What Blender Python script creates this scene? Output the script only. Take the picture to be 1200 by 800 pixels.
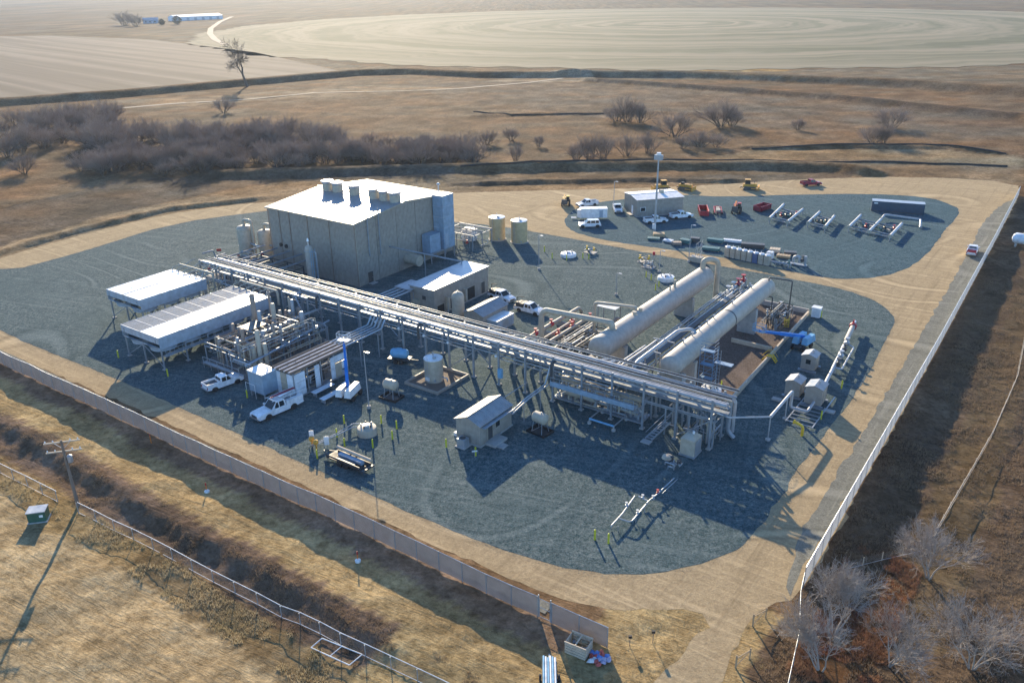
import bpy, bmesh, math, random
import numpy as np
from mathutils import Vector, Matrix
R = math.radians
rnd = random.Random(7)
for o in list(bpy.data.objects): bpy.data.objects.remove(o)
scene = bpy.context.scene
COL = scene.collection

# ------------------------------------------------------------------ camera, sky, sun, exposure
CAM_H, FPX, HPX, ROLL = 55.0, 970.0, 424.0, -0.015
PITCH = math.atan(HPX / FPX)
cam = bpy.data.cameras.new('camera'); camo = bpy.data.objects.new('camera', cam); COL.objects.link(camo)
cam.sensor_width = 36.0; cam.lens = FPX / 1200 * 36.0; cam.clip_start = 0.5; cam.clip_end = 40000
camo.matrix_world = Matrix.Translation((0, 0, CAM_H)) @ Matrix.Rotation(math.pi / 2 - PITCH, 4, 'X') @ Matrix.Rotation(ROLL, 4, 'Z')
scene.camera = camo
SUN_EL, SUN_AZ = R(18.0), R(-10.8)          # azimuth from +Y, negative = to the left
world = bpy.data.worlds.new('World'); scene.world = world; world.use_nodes = True
wn = world.node_tree.nodes; wl = world.node_tree.links
sky = wn.new('ShaderNodeTexSky'); sky.sky_type = 'NISHITA'; sky.sun_disc = False
sky.sun_elevation = SUN_EL; sky.sun_rotation = SUN_AZ; sky.altitude = 1400; sky.air_density = 1.0; sky.dust_density = 0.3; sky.ozone_density = 3.0
tint = wn.new('ShaderNodeMix'); tint.data_type = 'RGBA'; tint.blend_type = 'MULTIPLY'; tint.inputs[0].default_value = 1.0; tint.inputs[7].default_value = (.84, .98, 1.10, 1)   # clear winter sky, one even tint
wl.new(sky.outputs[0], tint.inputs[6]); wl.new(tint.outputs[2], wn['Background'].inputs[0]); wn['Background'].inputs[1].default_value = 0.125
sun = bpy.data.lights.new('sun', 'SUN'); sun.energy = 4.4; sun.angle = R(0.5); sun.color = (1.0, 0.825, 0.57)
suno = bpy.data.objects.new('sun', sun); COL.objects.link(suno)
sd = Vector((math.sin(SUN_AZ) * math.cos(SUN_EL), math.cos(SUN_AZ) * math.cos(SUN_EL), math.sin(SUN_EL)))
suno.rotation_euler = sd.to_track_quat('Z', 'Y').to_euler(); suno.location = sd * 300
vs = scene.view_settings; vs.view_transform = 'Standard'; vs.look = 'None'; vs.gamma = 1.0; vs.use_curve_mapping = False; vs.exposure = 1.18
scene.cycles.volume_step_rate = 4; scene.cycles.max_bounces = 6; scene.cycles.volume_bounces = 0; scene.cycles.use_denoising = True

# ------------------------------------------------------------------ survey frame
def gnd(px, py, z=0.0):
    """surveyed point: where the sight line through a photo point meets the level z"""
    u0, v0 = px - 600, py - 400
    u = u0 * math.cos(ROLL) + v0 * math.sin(ROLL); v = -u0 * math.sin(ROLL) + v0 * math.cos(ROLL)
    c, n = math.cos(PITCH), math.sin(PITCH)
    X, Y, Z = u, FPX * c - v * n, -(FPX * n + v * c)
    k = (z - CAM_H) / Z
    return Vector((X * k, Y * k, z))
AZ = R(-35.6)                                # the plant grid: a runs along the pipe rack, b across it
EA = Vector((math.cos(AZ), math.sin(AZ), 0)); EB = Vector((-math.sin(AZ), math.cos(AZ), 0))
ORG = gnd(421.5, 336.5)
def site(a, b, z=0.0): return ORG + EA * a + EB * b + Vector((0, 0, z))
def tosite(p): d = p - ORG; return d.dot(EA), d.dot(EB)

# ------------------------------------------------------------------ mesh builder
class MB:
    def __init__(s): s.v = []; s.f = []
    def add(s, vs_, fs):
        n = len(s.v); s.v += [tuple(q) for q in vs_]; s.f += [tuple(i + n for i in f) for f in fs]; return s
    def box(s, x0, x1, y0, y1, z0, z1, tx=0, ty=0):
        """tx, ty: inset of the top"""
        return s.add([(x0, y0, z0), (x1, y0, z0), (x1, y1, z0), (x0, y1, z0), (x0 + tx, y0 + ty, z1), (x1 - tx, y0 + ty, z1), (x1 - tx, y1 - ty, z1), (x0 + tx, y1 - ty, z1)],
                     [(3, 2, 1, 0), (4, 5, 6, 7), (0, 1, 5, 4), (1, 2, 6, 5), (2, 3, 7, 6), (3, 0, 4, 7)])
    def cbox(s, c, sx, sy, sz, rz=0.0):
        m = MB().box(-sx / 2, sx / 2, -sy / 2, sy / 2, -sz / 2, sz / 2); cs, sn = math.cos(rz), math.sin(rz)
        return s.add([(c[0] + x * cs - y * sn, c[1] + x * sn + y * cs, c[2] + z) for x, y, z in m.v], m.f)
    def beam(s, p, q, w, h=None):
        h = h or w; p = Vector(p); q = Vector(q); d = (q - p).normalized()
        up = Vector((0, 0, 1)) if abs(d.z) < .95 else Vector((1, 0, 0))
        r = d.cross(up).normalized() * (w / 2); u = r.cross(d).normalized() * (h / 2)
        return s.add([p - r - u, p + r - u, p + r + u, p - r + u, q - r - u, q + r - u, q + r + u, q - r + u],
                     [(0, 1, 2, 3), (7, 6, 5, 4), (0, 4, 5, 1), (1, 5, 6, 2), (2, 6, 7, 3), (3, 7, 4, 0)])
    def tube(s, pts, r, n=10, cap=True, r2=None):
        pts = [Vector(p) for p in pts]; base = len(s.v); m = len(pts); prev = None
        for i, p in enumerate(pts):
            d = (pts[min(i + 1, m - 1)] - pts[max(i - 1, 0)]).normalized()
            if prev is None:
                a = Vector((0, 0, 1)) if abs(d.z) < .9 else Vector((1, 0, 0)); a = (a - d * a.dot(d)).normalized()
            else: a = (prev - d * prev.dot(d)).normalized()
            prev = a; b = d.cross(a); k = 1.0
            if 0 < i < m - 1:
                cs = (pts[i] - pts[i - 1]).normalized().dot(d); k = 1.0 / max(.5, cs)
            rr = r if r2 is None else r + (r2 - r) * i / (m - 1)
            for j in range(n):
                t = 2 * math.pi * j / n; s.v.append(tuple(p + (a * math.cos(t) + b * math.sin(t)) * rr))
        for i in range(m - 1):
            for j in range(n):
                s.f.append((base + i * n + j, base + i * n + (j + 1) % n, base + (i + 1) * n + (j + 1) % n, base + (i + 1) * n + j))
        if cap: s.f.append(tuple(base + j for j in range(n))[::-1]); s.f.append(tuple(base + (m - 1) * n + j for j in range(n)))
        return s
    def cyl(s, p, q, r, n=12, r2=None): return s.tube([p, q], r, n, True, r2)
    def pipe(s, pts, r, n=10, bend=None, seg=4):
        """tube with rounded elbows"""
        pts = [Vector(p) for p in pts]; bend = bend or r * 2.2; out = [pts[0]]
        for i in range(1, len(pts) - 1):
            a, b, c = pts[i - 1], pts[i], pts[i + 1]
            k = min(bend, (a - b).length * .45, (c - b).length * .45); p0 = b + (a - b).normalized() * k; p2 = b + (c - b).normalized() * k
            for j in range(seg + 1):
                t = j / seg; out.append(p0 * (1 - t) ** 2 + b * 2 * t * (1 - t) + p2 * t * t)
        out.append(pts[-1]); return s.tube(out, r, n)
    def lathe(s, prof, c=(0, 0, 0), n=20, axis='z', cap=True):
        base = len(s.v); m = len(prof)
        for r_, h in prof:
            for j in range(n):
                t = 2 * math.pi * j / n; x, y = r_ * math.cos(t), r_ * math.sin(t)
                v = (x, y, h) if axis == 'z' else ((h, x, y) if axis == 'x' else (y, h, x))
                s.v.append((v[0] + c[0], v[1] + c[1], v[2] + c[2]))
        for i in range(m - 1):
            for j in range(n): s.f.append((base + i * n + j, base + i * n + (j + 1) % n, base + (i + 1) * n + (j + 1) % n, base + (i + 1) * n + j))
        if cap: s.f.append(tuple(base + j for j in range(n))[::-1]); s.f.append(tuple(base + (m - 1) * n + j for j in range(n)))
        return s
    def extrude(s, prof, y0, y1, ins=0.0, z_in=None):
        """side profile in x,z extruded along y; points above z_in are pulled in by ins"""
        n = len(prof); vv = []
        for y, sg in ((y0, 1), (y1, -1)):
            for x, z in prof: vv.append((x, y + (sg * ins if z_in is not None and z > z_in else 0), z))
        return s.add(vv, [tuple(range(n)), tuple(range(2 * n - 1, n - 1, -1))] + [((i + 1) % n, i, n + i, n + (i + 1) % n) for i in range(n)])
    def corr(s, o, u, v, w, h, pitch=.35, dep=.04, nrm=None):
        """ribbed sheet: origin o, along u for w, up v for h, ribs along v"""
        o = Vector(o); u = Vector(u).normalized(); v = Vector(v).normalized(); nn = Vector(nrm) if nrm else u.cross(v); k = max(1, int(w / pitch)); p = w / k; prof = []
        for i in range(k): prof += [(i * p, 0), (i * p + p * .62, 0), (i * p + p * .7, dep), (i * p + p * .92, dep)]
        prof.append((w, 0)); base = len(s.v)
        for x, d in prof:
            s.v.append(tuple(o + u * x + nn * d)); s.v.append(tuple(o + u * x + nn * d + v * h))
        for i in range(len(prof) - 1): s.f.append((base + 2 * i, base + 2 * i + 2, base + 2 * i + 3, base + 2 * i + 1))
        return s
    def xf(s, M): s.v = [tuple(M @ Vector(q)) for q in s.v]; return s
    def mesh(s, name, sharp=38):
        me = bpy.data.meshes.new(name); me.from_pydata(s.v, [], s.f); me.update()
        me.polygons.foreach_set('use_smooth', [True] * len(me.polygons)); me.set_sharp_from_angle(angle=R(sharp)); return me
    def build(s, name, m, parent=None, label=None, sharp=38):
        me = s.mesh(name, sharp); me.materials.append(m if not isinstance(m, str) else M[m])
        o = bpy.data.objects.new(name, me); COL.objects.link(o)
        if parent: o.parent = parent
        if label: o['label'] = label
        return o
def inst(name, me, parent, loc=(0, 0, 0), rz=0.0, sc=None):
    o = bpy.data.objects.new(name, me); COL.objects.link(o); o.parent = parent; o.location = loc; o.rotation_euler = (0, 0, rz)
    if sc: o.scale = sc
    return o
def tag(o, label, cat, group=None, kind=None):
    o['label'] = label; o['category'] = cat
    if group: o['group'] = group
    if kind: o['kind'] = kind
    return o
def struct(o, kind='structure', label=None):
    o['kind'] = kind
    if label: o['label'] = label
    return o
def thing(name, label, cat, loc=(0, 0, 0), rz=0.0, group=None):
    o = bpy.data.objects.new(name, None); COL.objects.link(o); o.location = loc; o.rotation_euler = (0, 0, rz); o.empty_display_size = .3
    return tag(o, label, cat, group)
def sthing(name, label, cat, a=0, b=0, z=0, rz=0.0, group=None): return thing(name, label, cat, site(a, b, z), AZ + rz, group)
def dup(root, loc, rz, label=None):
    def cp(o, par):
        c = o.copy(); COL.objects.link(c)
        if par: c.parent = par
        for ch in o.children: cp(ch, c)
        return c
    r_ = cp(root, None); r_.location = loc; r_.rotation_euler = (0, 0, rz)
    if label: r_['label'] = label
    return r_

# ------------------------------------------------------------------ materials
M = {}
def nodes(name):
    m = bpy.data.materials.new(name); m.use_nodes = True; M[name] = m
    nt = m.node_tree; return m, nt.nodes, nt.links, nt.nodes['Principled BSDF']
def noise(N, L, co, scale, detail=4, rough=.6, dist=0):
    t = N.new('ShaderNodeTexNoise'); t.inputs['Scale'].default_value = scale; t.inputs['Detail'].default_value = detail; t.inputs['Roughness'].default_value = rough; t.inputs['Distortion'].default_value = dist
    if co is not None: L.new(co, t.inputs['Vector'])
    return t.outputs['Fac']
def mrange(N, L, x, a, b, c, d):
    t = N.new('ShaderNodeMapRange'); t.inputs[1].default_value = a; t.inputs[2].default_value = b; t.inputs[3].default_value = c; t.inputs[4].default_value = d; L.new(x, t.inputs[0]); return t.outputs[0]
def mix(N, L, fac, a, b, mode='MIX'):
    t = N.new('ShaderNodeMix'); t.data_type = 'RGBA'; t.blend_type = mode
    for i, x in ((0, fac), (6, a), (7, b)):
        if isinstance(x, (int, float)): t.inputs[i].default_value = x
        elif isinstance(x, tuple): t.inputs[i].default_value = (*x, 1)
        else: L.new(x, t.inputs[i])
    return t.outputs[2]
def math_(N, L, op, a, b=None):
    t = N.new('ShaderNodeMath'); t.operation = op
    for i, x in enumerate((a, b)):
        if x is None: continue
        if isinstance(x, (int, float)): t.inputs[i].default_value = x
        else: L.new(x, t.inputs[i])
    return t.outputs[0]
def bump(N, L, P, h, strength=.3, dist=.1):
    t = N.new('ShaderNodeBump'); t.inputs['Strength'].default_value = strength; t.inputs['Distance'].default_value = dist; L.new(h, t.inputs['Height']); L.new(t.outputs[0], P.inputs['Normal'])
def coords(N, L, scale=None, rz=0.0):
    g = N.new('ShaderNodeNewGeometry').outputs['Position']
    if scale is None: return g
    mr = N.new('ShaderNodeMapping'); mr.inputs['Rotation'].default_value = (0, 0, rz); L.new(g, mr.inputs[0])
    mp = N.new('ShaderNodeMapping'); mp.inputs['Scale'].default_value = scale; L.new(mr.outputs[0], mp.inputs[0]); return mp.outputs[0]
def paint(name, col, rough=.5, metal=0.0, var=.18, scale=1.2, dirt=.25, spec=.5):
    """painted or bare surface with blotches, grime streaks and uneven gloss"""
    m, N, L, P = nodes(name); tc = N.new('ShaderNodeTexCoord').outputs['Object']
    a = noise(N, L, tc, scale, 5); mp = N.new('ShaderNodeMapping'); mp.inputs['Scale'].default_value = (2.5, 2.5, .35); L.new(tc, mp.inputs[0])
    b = noise(N, L, mp.outputs[0], 1.6, 4)
    c1 = tuple(max(0, c * (1 - var)) for c in col); c2 = tuple(min(1, c * (1 + var)) for c in col)
    c = mix(N, L, mrange(N, L, a, .3, .7, 0, 1), c1, c2)
    c = mix(N, L, mrange(N, L, b, .55, .85, 0, dirt), c, (.12, .10, .08)); L.new(c, P.inputs['Base Color'])
    L.new(mrange(N, L, a, .3, .7, max(.05, rough - .1), min(1, rough + .12)), P.inputs['Roughness']); P.inputs['Metallic'].default_value = metal; P.inputs['Specular IOR Level'].default_value = spec
    return m
for nm, col, ro, me_ in [
    ('wall_tan', (.335, .30, .255), .55, 0), ('roof_pale', (.31, .315, .315), .36, .25), ('roof_grey', (.42, .44, .46), .38, .3), ('trim_tan', (.40, .36, .29), .5, 0),
    ('tank_tan', (.46, .40, .31), .55, 0), ('tank_khaki', (.54, .41, .22), .6, 0), ('vessel', (.45, .405, .345), .58, 0), ('pipe_tan', (.44, .385, .30), .55, 0),
    ('galv', (.40, .43, .46), .48, .5), ('steel_grey', (.30, .33, .36), .5, .3), ('pipe_pale', (.43, .44, .45), .45, .3), ('alum', (.72, .73, .74), .35, .7),
    ('blue_grey', (.27, .37, .47), .5, .1), ('cooler_grey', (.38, .45, .52), .5, .2), ('concrete', (.40, .385, .36), .85, 0), ('white', (.78, .78, .77), .4, 0), ('white_car', (.80, .81, .82), .22, 0),
    ('black', (.02, .02, .022), .6, 0), ('rubber', (.025, .025, .027), .85, 0), ('rim', (.45, .46, .47), .35, .7), ('dark_steel', (.08, .085, .09), .5, .3), ('bronze', (.30, .235, .19), .6, .1),
    ('red', (.42, .02, .03), .45, 0), ('red_dark', (.26, .012, .04), .45, 0), ('orange', (.70, .20, .02), .5, 0), ('yellow', (.78, .50, .03), .45, 0), ('yellow_green', (.62, .62, .04), .5, 0), ('cat_yellow', (.62, .33, .05), .5, 0),
    ('scaffold_blue', (.13, .24, .36), .5, .1), ('blue_lift', (.02, .20, .60), .38, 0), ('blue_pale', (.18, .42, .62), .45, 0), ('container_blue', (.045, .085, .13), .5, .1), ('green_box', (.03, .11, .075), .5, 0), ('teal', (.05, .16, .16), .5, 0),
    ('wood', (.42, .31, .19), .8, 0), ('wood_pale', (.58, .48, .36), .8, 0), ('pole_wood', (.20, .16, .13), .85, 0), ('toilet_tan', (.44, .39, .31), .5, 0), ('toilet_blue', (.09, .14, .26), .5, 0), ('silt', (.03, .03, .03), .9, 0),
    ('bag_blue', (.12, .25, .60), .5, 0), ('bag_red', (.55, .10, .08), .5, 0), ('bag_lilac', (.45, .42, .58), .5, 0), ('insul_brown', (.17, .13, .10), .9, 0), ('panel_white', (.72, .76, .80), .4, 0), ('skin', (.45, .28, .2), .6, 0), ('hivis', (.75, .75, .05), .7, 0)]:
    paint(nm, col, ro, me_)
paint('louver_dark', (.34, .38, .42), .7, 0, spec=.2)
paint('skid_floor', (.20, .19, .18), .9, 0, .3, .6, .4)
m, N, L, P = nodes('glass'); P.inputs['Base Color'].default_value = (.02, .03, .035, 1); P.inputs['Roughness'].default_value = .08
m, N, L, P = nodes('lamp_lens'); P.inputs['Base Color'].default_value = (.8, .82, .85, 1); P.inputs['Roughness'].default_value = .15
m, N, L, P = nodes('tail_red'); P.inputs['Base Color'].default_value = (.4, .01, .01, 1); P.inputs['Roughness'].default_value = .2
m, N, L, P = nodes('bark_pale'); g = coords(N, L, (9, 9, 2)); c = mix(N, L, noise(N, L, g, 1, 4), (.24, .205, .18), (.45, .395, .34)); L.new(c, P.inputs['Base Color']); P.inputs['Roughness'].default_value = .85
m, N, L, P = nodes('bark_dark'); g = coords(N, L, (4, 4, 1)); c = mix(N, L, noise(N, L, g, 1, 4), (.10, .075, .055), (.20, .155, .12)); L.new(c, P.inputs['Base Color']); P.inputs['Roughness'].default_value = .9
def leafy(name, c1, c2, sc, tl):
    m, N, L, P = nodes(name); g = coords(N, L, (sc, sc, sc)); c = mix(N, L, mrange(N, L, noise(N, L, g, 1, 4), .35, .65, 0, 1), c1, c2); L.new(c, P.inputs['Base Color']); P.inputs['Roughness'].default_value = .85
    tr = N.new('ShaderNodeBsdfTranslucent'); L.new(c, tr.inputs[0]); ms = N.new('ShaderNodeMixShader'); ms.inputs[0].default_value = tl; L.new(P.outputs[0], ms.inputs[1]); L.new(tr.outputs[0], ms.inputs[2]); L.new(ms.outputs[0], N['Material Output'].inputs[0])
leafy('twig_grey', (.29, .235, .20), (.46, .38, .32), .12, .4); leafy('evergreen', (.03, .045, .03), (.05, .06, .035), .5, .2)
leafy('dry_blade', (.33, .27, .15), (.50, .41, .26), .25, .5); leafy('scrub_blade', (.20, .145, .10), (.32, .235, .15), .3, .4); leafy('red_blade', (.24, .11, .07), (.36, .21, .12), .3, .4)
# slatted chain link: narrow upright slats, gaps between
def slats(name, c1, c2, clear, tl):
    m, N, L, P = nodes(name); at = N.new('ShaderNodeUVMap').outputs[0]
    sx = N.new('ShaderNodeSeparateXYZ'); L.new(at, sx.inputs[0])
    w = math_(N, L, 'FRACT', math_(N, L, 'MULTIPLY', sx.outputs[0], 11.0)); gap = mrange(N, L, math_(N, L, 'ABSOLUTE', math_(N, L, 'SUBTRACT', w, .5)), .40, .47, 0, 1)
    g = coords(N, L); c = mix(N, L, mrange(N, L, noise(N, L, g, .8, 4), .3, .7, 0, 1), c1, c2)
    L.new(c, P.inputs['Base Color']); P.inputs['Roughness'].default_value = .6
    tr = N.new('ShaderNodeBsdfTranslucent'); L.new(c, tr.inputs[0]); ms = N.new('ShaderNodeMixShader'); ms.inputs[0].default_value = tl; L.new(P.outputs[0], ms.inputs[1]); L.new(tr.outputs[0], ms.inputs[2])
    tp = N.new('ShaderNodeBsdfTransparent'); m2 = N.new('ShaderNodeMixShader'); L.new(math_(N, L, 'MULTIPLY', gap, clear), m2.inputs[0]); L.new(ms.outputs[0], m2.inputs[1]); L.new(tp.outputs[0], m2.inputs[2])
    L.new(m2.outputs[0], N['Material Output'].inputs[0])
slats('slat_tan', (.235, .20, .185), (.31, .265, .245), .6, .08)
slats('slat_grey', (.38, .41, .45), (.50, .53, .57), .4, .3)
# bare chain link: diamonds of wire
m, N, L, P = nodes('chain_link'); P.inputs['Base Color'].default_value = (.30, .30, .29, 1); P.inputs['Metallic'].default_value = .4; P.inputs['Roughness'].default_value = .5
tp = N.new('ShaderNodeBsdfTransparent'); uv = N.new('ShaderNodeUVMap').outputs[0]; sx = N.new('ShaderNodeSeparateXYZ'); L.new(uv, sx.inputs[0])
def wire(sgn):
    q = math_(N, L, 'ADD', math_(N, L, 'MULTIPLY', sx.outputs[0], 12), math_(N, L, 'MULTIPLY', sx.outputs[1], 12 * sgn)); return math_(N, L, 'GREATER_THAN', math_(N, L, 'ABSOLUTE', math_(N, L, 'SUBTRACT', math_(N, L, 'FRACT', q), .5)), .455)
ms = N.new('ShaderNodeMixShader'); L.new(math_(N, L, 'MAXIMUM', wire(1), wire(-1)), ms.inputs[0]); L.new(tp.outputs[0], ms.inputs[1]); L.new(P.outputs[0], ms.inputs[2]); L.new(ms.outputs[0], N['Material Output'].inputs[0])

# ------------------------------------------------------------------ terrain
def W2(pts, z=0.0): return np.array([gnd(x, y, z)[:2] for x, y in pts])
def inpoly(X, Y, poly):
    c = np.zeros(X.shape, bool); n = len(poly); j = n - 1
    for i in range(n):
        xi, yi = poly[i]; xj, yj = poly[j]
        if yi != yj: c ^= ((yi > Y) != (yj > Y)) & (X < (xj - xi) * (Y - yi) / (yj - yi) + xi)
        j = i
    return c
def sstep(t): t = np.clip(t, 0, 1); return t * t * (3 - 2 * t)
def wob(X, Y, s, k=0):
    return (np.sin(X / s + 1.3 * k + 1.7 * np.sin(Y / s * .7 + k)) + np.sin(Y / s * 1.13 + 2.1 * k + 1.3 * np.sin(X / s * .83 + 2 * k)) + .6 * np.sin((X + Y) / s * 2.3 + k) + .5 * np.sin((X - 1.3 * Y) / s * 3.1 + k)) / 3.1
def hashn(X, Y, k=0):
    v = np.sin(X * 12.9898 + Y * 78.233 + k * 37.7) * 43758.5453; return v - np.floor(v)
def vnoise(X, Y, s, k=0):
    x, y = X / s, Y / s; x0, y0 = np.floor(x), np.floor(y); fx, fy = sstep(x - x0), sstep(y - y0)
    return (hashn(x0, y0, k) * (1 - fx) + hashn(x0 + 1, y0, k) * fx) * (1 - fy) + (hashn(x0, y0 + 1, k) * (1 - fx) + hashn(x0 + 1, y0 + 1, k) * fx) * fy
def ridge(X, Y, pts, h, wn, wf):
    """bank along a polyline: steep face wn towards -Y, long back wf"""
    P_ = W2(pts); best = np.full(X.shape, 1e9); sg = np.zeros(X.shape)
    for i in range(len(P_) - 1):
        a, b = P_[i], P_[i + 1]; d = b - a; l2 = d @ d; t = np.clip(((X - a[0]) * d[0] + (Y - a[1]) * d[1]) / l2, 0, 1)
        dx, dy = X - a[0] - t * d[0], Y - a[1] - t * d[1]; q = np.hypot(dx, dy); s_ = np.sign(d[0] * dy - d[1] * dx) * (1 if d[0] > 0 else -1)
        m_ = q < best; best = np.where(m_, q, best); sg = np.where(m_, s_, sg)
    return h * np.where(sg < 0, 1 - sstep(best / wn), 1 - sstep(best / wf))
SITE_POLY = [(-500, 480), (-60, 322), (0, 302), (100, 274), (200, 249.5), (310, 236), (530, 226), (650, 223), (740, 221), (830, 217), (960, 209), (1080, 207), (1194, 214), (1194, 232), (1160, 292), (1060, 478), (985, 612), (938, 699), (888, 714), (862, 752), (838, 810), (836, 880), (700, 880), (762, 803), (800, 762), (838, 722), (790, 712), (716, 716), (634, 694), (500, 634), (345, 563), (240, 516), (140, 470), (0, 411), (-400, 250 + 380)]
SITE_POLY[0] = (-420, 455); SITE_POLY[-1] = (-330, 300)
SP = np.vstack([[tuple(site(-75, -56.2)[:2])], W2(SITE_POLY[1:-1]), ])
def height(X, Y):
    X = np.asarray(X, float); Y = np.asarray(Y, float)
    a = (X - ORG.x) * EA.x + (Y - ORG.y) * EA.y; b = (X - ORG.x) * EB.x + (Y - ORG.y) * EB.y
    wb = 1.1 * wob(X, Y, 9)
    out = np.clip(np.maximum.reduce([-57.6 - b, a - 99.6, np.zeros_like(a)]) / 5, 0, 1)
    h = (1.1 * sstep((-57.2 - b) / 4.2) - (1.95 + .3 * wb) * sstep((-63.9 + .4 * wb - b) / 5.8)) * (1 - .9 * sstep((a - 82) / 8))
    h = np.minimum(h, -.8 * sstep((a - 100.2 - .6 * wb) / 9.0))
    h = h + ridge(X, Y, [(250, 207), (420, 202), (530, 199), (700, 196.5), (880, 195.5), (985, 199), (1010, 203)], 1.9, 6.5, 10)
    h = h + ridge(X, Y, [(-60, 317), (0, 297), (100, 269), (200, 245.5), (300, 234)], .8, 2.2, 5) + ridge(X, Y, [(540, 217), (640, 213.5), (740, 211.5), (880, 214), (960, 212)], .8, 2, 5)
    h = h + ridge(X, Y, [(-200, 140), (0, 123), (150, 112), (290, 99), (420, 87.5), (480, 86), (560, 90), (645, 90)], 3.2, 9, 30) + ridge(X, Y, [(690, 89.5), (800, 90), (900, 94), (1050, 100.5), (1200, 111), (1400, 128)], 3.4, 11, 26)
    h = h + ridge(X, Y, [(690, 95), (850, 106), (1000, 118), (1200, 139), (1400, 165)], 1.9, 7, 14)
    h = h + ridge(X, Y, [(880, 174), (1000, 173), (1110, 174), (1200, 183), (1300, 192)], .9, 3, 8) + ridge(X, Y, [(560, 137), (640, 134), (720, 133), (830, 134)], .8, 3, 8)
    rough = (vnoise(X, Y, 2.3, 1) - .5) * .22 + (vnoise(X, Y, .9, 2) - .5) * .13 + (vnoise(X, Y, 7, 3) - .5) * .35
    clods = np.clip(vnoise(X, Y, 1.5, 5) - .55, 0, 1) * .5 * sstep((-63 - b) / 4) * (1 - sstep((-70 - b) / 3))
    dist = np.full(X.shape, 1e9); n_ = len(SP)
    for i in range(n_):
        p_, q_ = SP[i], SP[(i + 1) % n_]; d_ = q_ - p_; t_ = np.clip(((X - p_[0]) * d_[0] + (Y - p_[1]) * d_[1]) / (d_ @ d_), 0, 1); dist = np.minimum(dist, np.hypot(X - p_[0] - t_ * d_[0], Y - p_[1] - t_ * d_[1]))
    f_ = np.where(inpoly(X, Y, SP), 0, sstep((dist - .9) / 2.0))
    return -.008 + f_ * (.008 + h + rough * (1 - .95 * sstep((Y - 430) / 120)) + clods)
def axis_steps(segs, grow, end):
    x = [segs[0][0]]
    for s0, s1, st in segs:
        while x[-1] < s1 - 1e-6: x.append(x[-1] + st)
    st = segs[-1][2]
    while x[-1] < end: st *= grow; x.append(x[-1] + st)
    return x
xs_r = axis_steps([(0, 105, .8)], 1.035, 9000); xs = np.array([-x for x in xs_r[:0:-1]] + xs_r)
ys = np.array(axis_steps([(38, 150, .7), (150, 300, 1.2), (300, 700, 2.5)], 1.05, 12000)); ys = np.concatenate([[-400, -150, -50, 0, 20, 30, 35], ys])
GX, GY = np.meshgrid(xs, ys); nx, ny = len(xs), len(ys); GZ = height(GX, GY)
GZ += sstep((GY - 1500) / 3500) * 22 * (wob(GX, GY, 900, 4) * .5 + .5)
# ground colour zones (soil and plant colours, shade painted into the south slope), edges broken up
PX = GX + .9 * wob(GX, GY, 3.1, 3) + 2.2 * wob(GX, GY, 11, 5) * sstep((GY - 180) / 100) * 1.4; PY = GY + .9 * wob(GX, GY, 2.7, 6) + 2.2 * wob(GX, GY, 12, 8) * sstep((GY - 180) / 100) * 1.4
col = np.zeros((ny, nx, 3)); col[:] = (.235, .165, .105)
n1 = vnoise(GX, GY, 6, 11)[..., None]; n2 = np.clip(vnoise(GX, GY, 28, 12) * .7 + vnoise(GX, GY * 2.2, 9, 14) * .6 - .15, 0, 1)[..., None]; n3 = vnoise(GX, GY, 1.7, 13)[..., None]
def zone(pts, c, c2=None, poly=None):
    m_ = inpoly(PX, PY, W2(pts) if poly is None else poly); cc = np.array(c) * (1 - n2) + np.array(c2 or c) * n2; col[m_] = cc[m_]
zone([(-900, 90), (-900, 20), (-300, -10), (600, -12), (1600, -20), (2200, 0), (1500, 100), (1200, 74), (900, 82), (650, 82), (420, 75), (250, 52), (0, 40)], (.21, .165, .11), (.16, .13, .09))
zone([(-300, 30), (300, 12), (300, 30), (130, 34), (0, 40), (-300, 60)], (.20, .16, .125), (.23, .185, .135))
zone([(0, 0), (230, 0), (230, 14), (0, 26)], (.16, .13, .105), (.22, .18, .14))
zone([(130, 36), (250, 36), (255, 52), (330, 64), (420, 77), (560, 84), (900, 83), (1200, 76), (1250, 100), (640, 92), (420, 87), (280, 60), (200, 48)], (.23, .19, .14), (.27, .225, .16))
zone([(740, 78), (920, 80), (925, 84), (740, 84)], (.45, .33, .15), (.40, .29, .14))
zone([(-200, 140), (0, 122), (290, 98), (480, 85), (640, 90), (1200, 105), (1400, 140), (1300, 215), (1120, 205), (880, 197), (530, 200), (300, 205), (0, 262), (-200, 330)], (.27, .185, .115), (.225, .16, .105))
zone([(470, 95), (660, 96), (900, 110), (1200, 140), (1200, 165), (900, 150), (650, 135), (520, 115)], (.245, .19, .135), (.215, .165, .125))
zone([(130, 118), (290, 110), (420, 100), (560, 103), (470, 108), (300, 118), (180, 128)], (.37, .29, .20), (.33, .25, .17))
zone([(690, 93), (850, 104), (1000, 116), (1200, 137), (1200, 141), (1000, 119.5), (850, 107.5), (690, 96)], (.15, .115, .09))
zone([(640, 88), (690, 88), (700, 96), (560, 96)], (.40, .33, .25), (.36, .29, .21))
zone([(-200, 360), (0, 245), (130, 215), (300, 198), (530, 197), (530, 210), (300, 216), (150, 245), (0, 292), (-200, 380)], (.155, .125, .10), (.19, .15, .115))
zone([(-100, 325), (0, 288), (150, 246), (330, 213), (530, 208), (740, 208), (1000, 205), (1200, 204), (1200, 218), (740, 224), (530, 232), (300, 246), (0, 312), (-100, 350)], (.36, .275, .18), (.31, .235, .155))
zone([(540, 190), (760, 187), (900, 185), (1060, 188), (1200, 196), (1200, 204), (1000, 205), (990, 200), (880, 196), (700, 197), (540, 200)], (.29, .23, .16), (.25, .195, .135))
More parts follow.
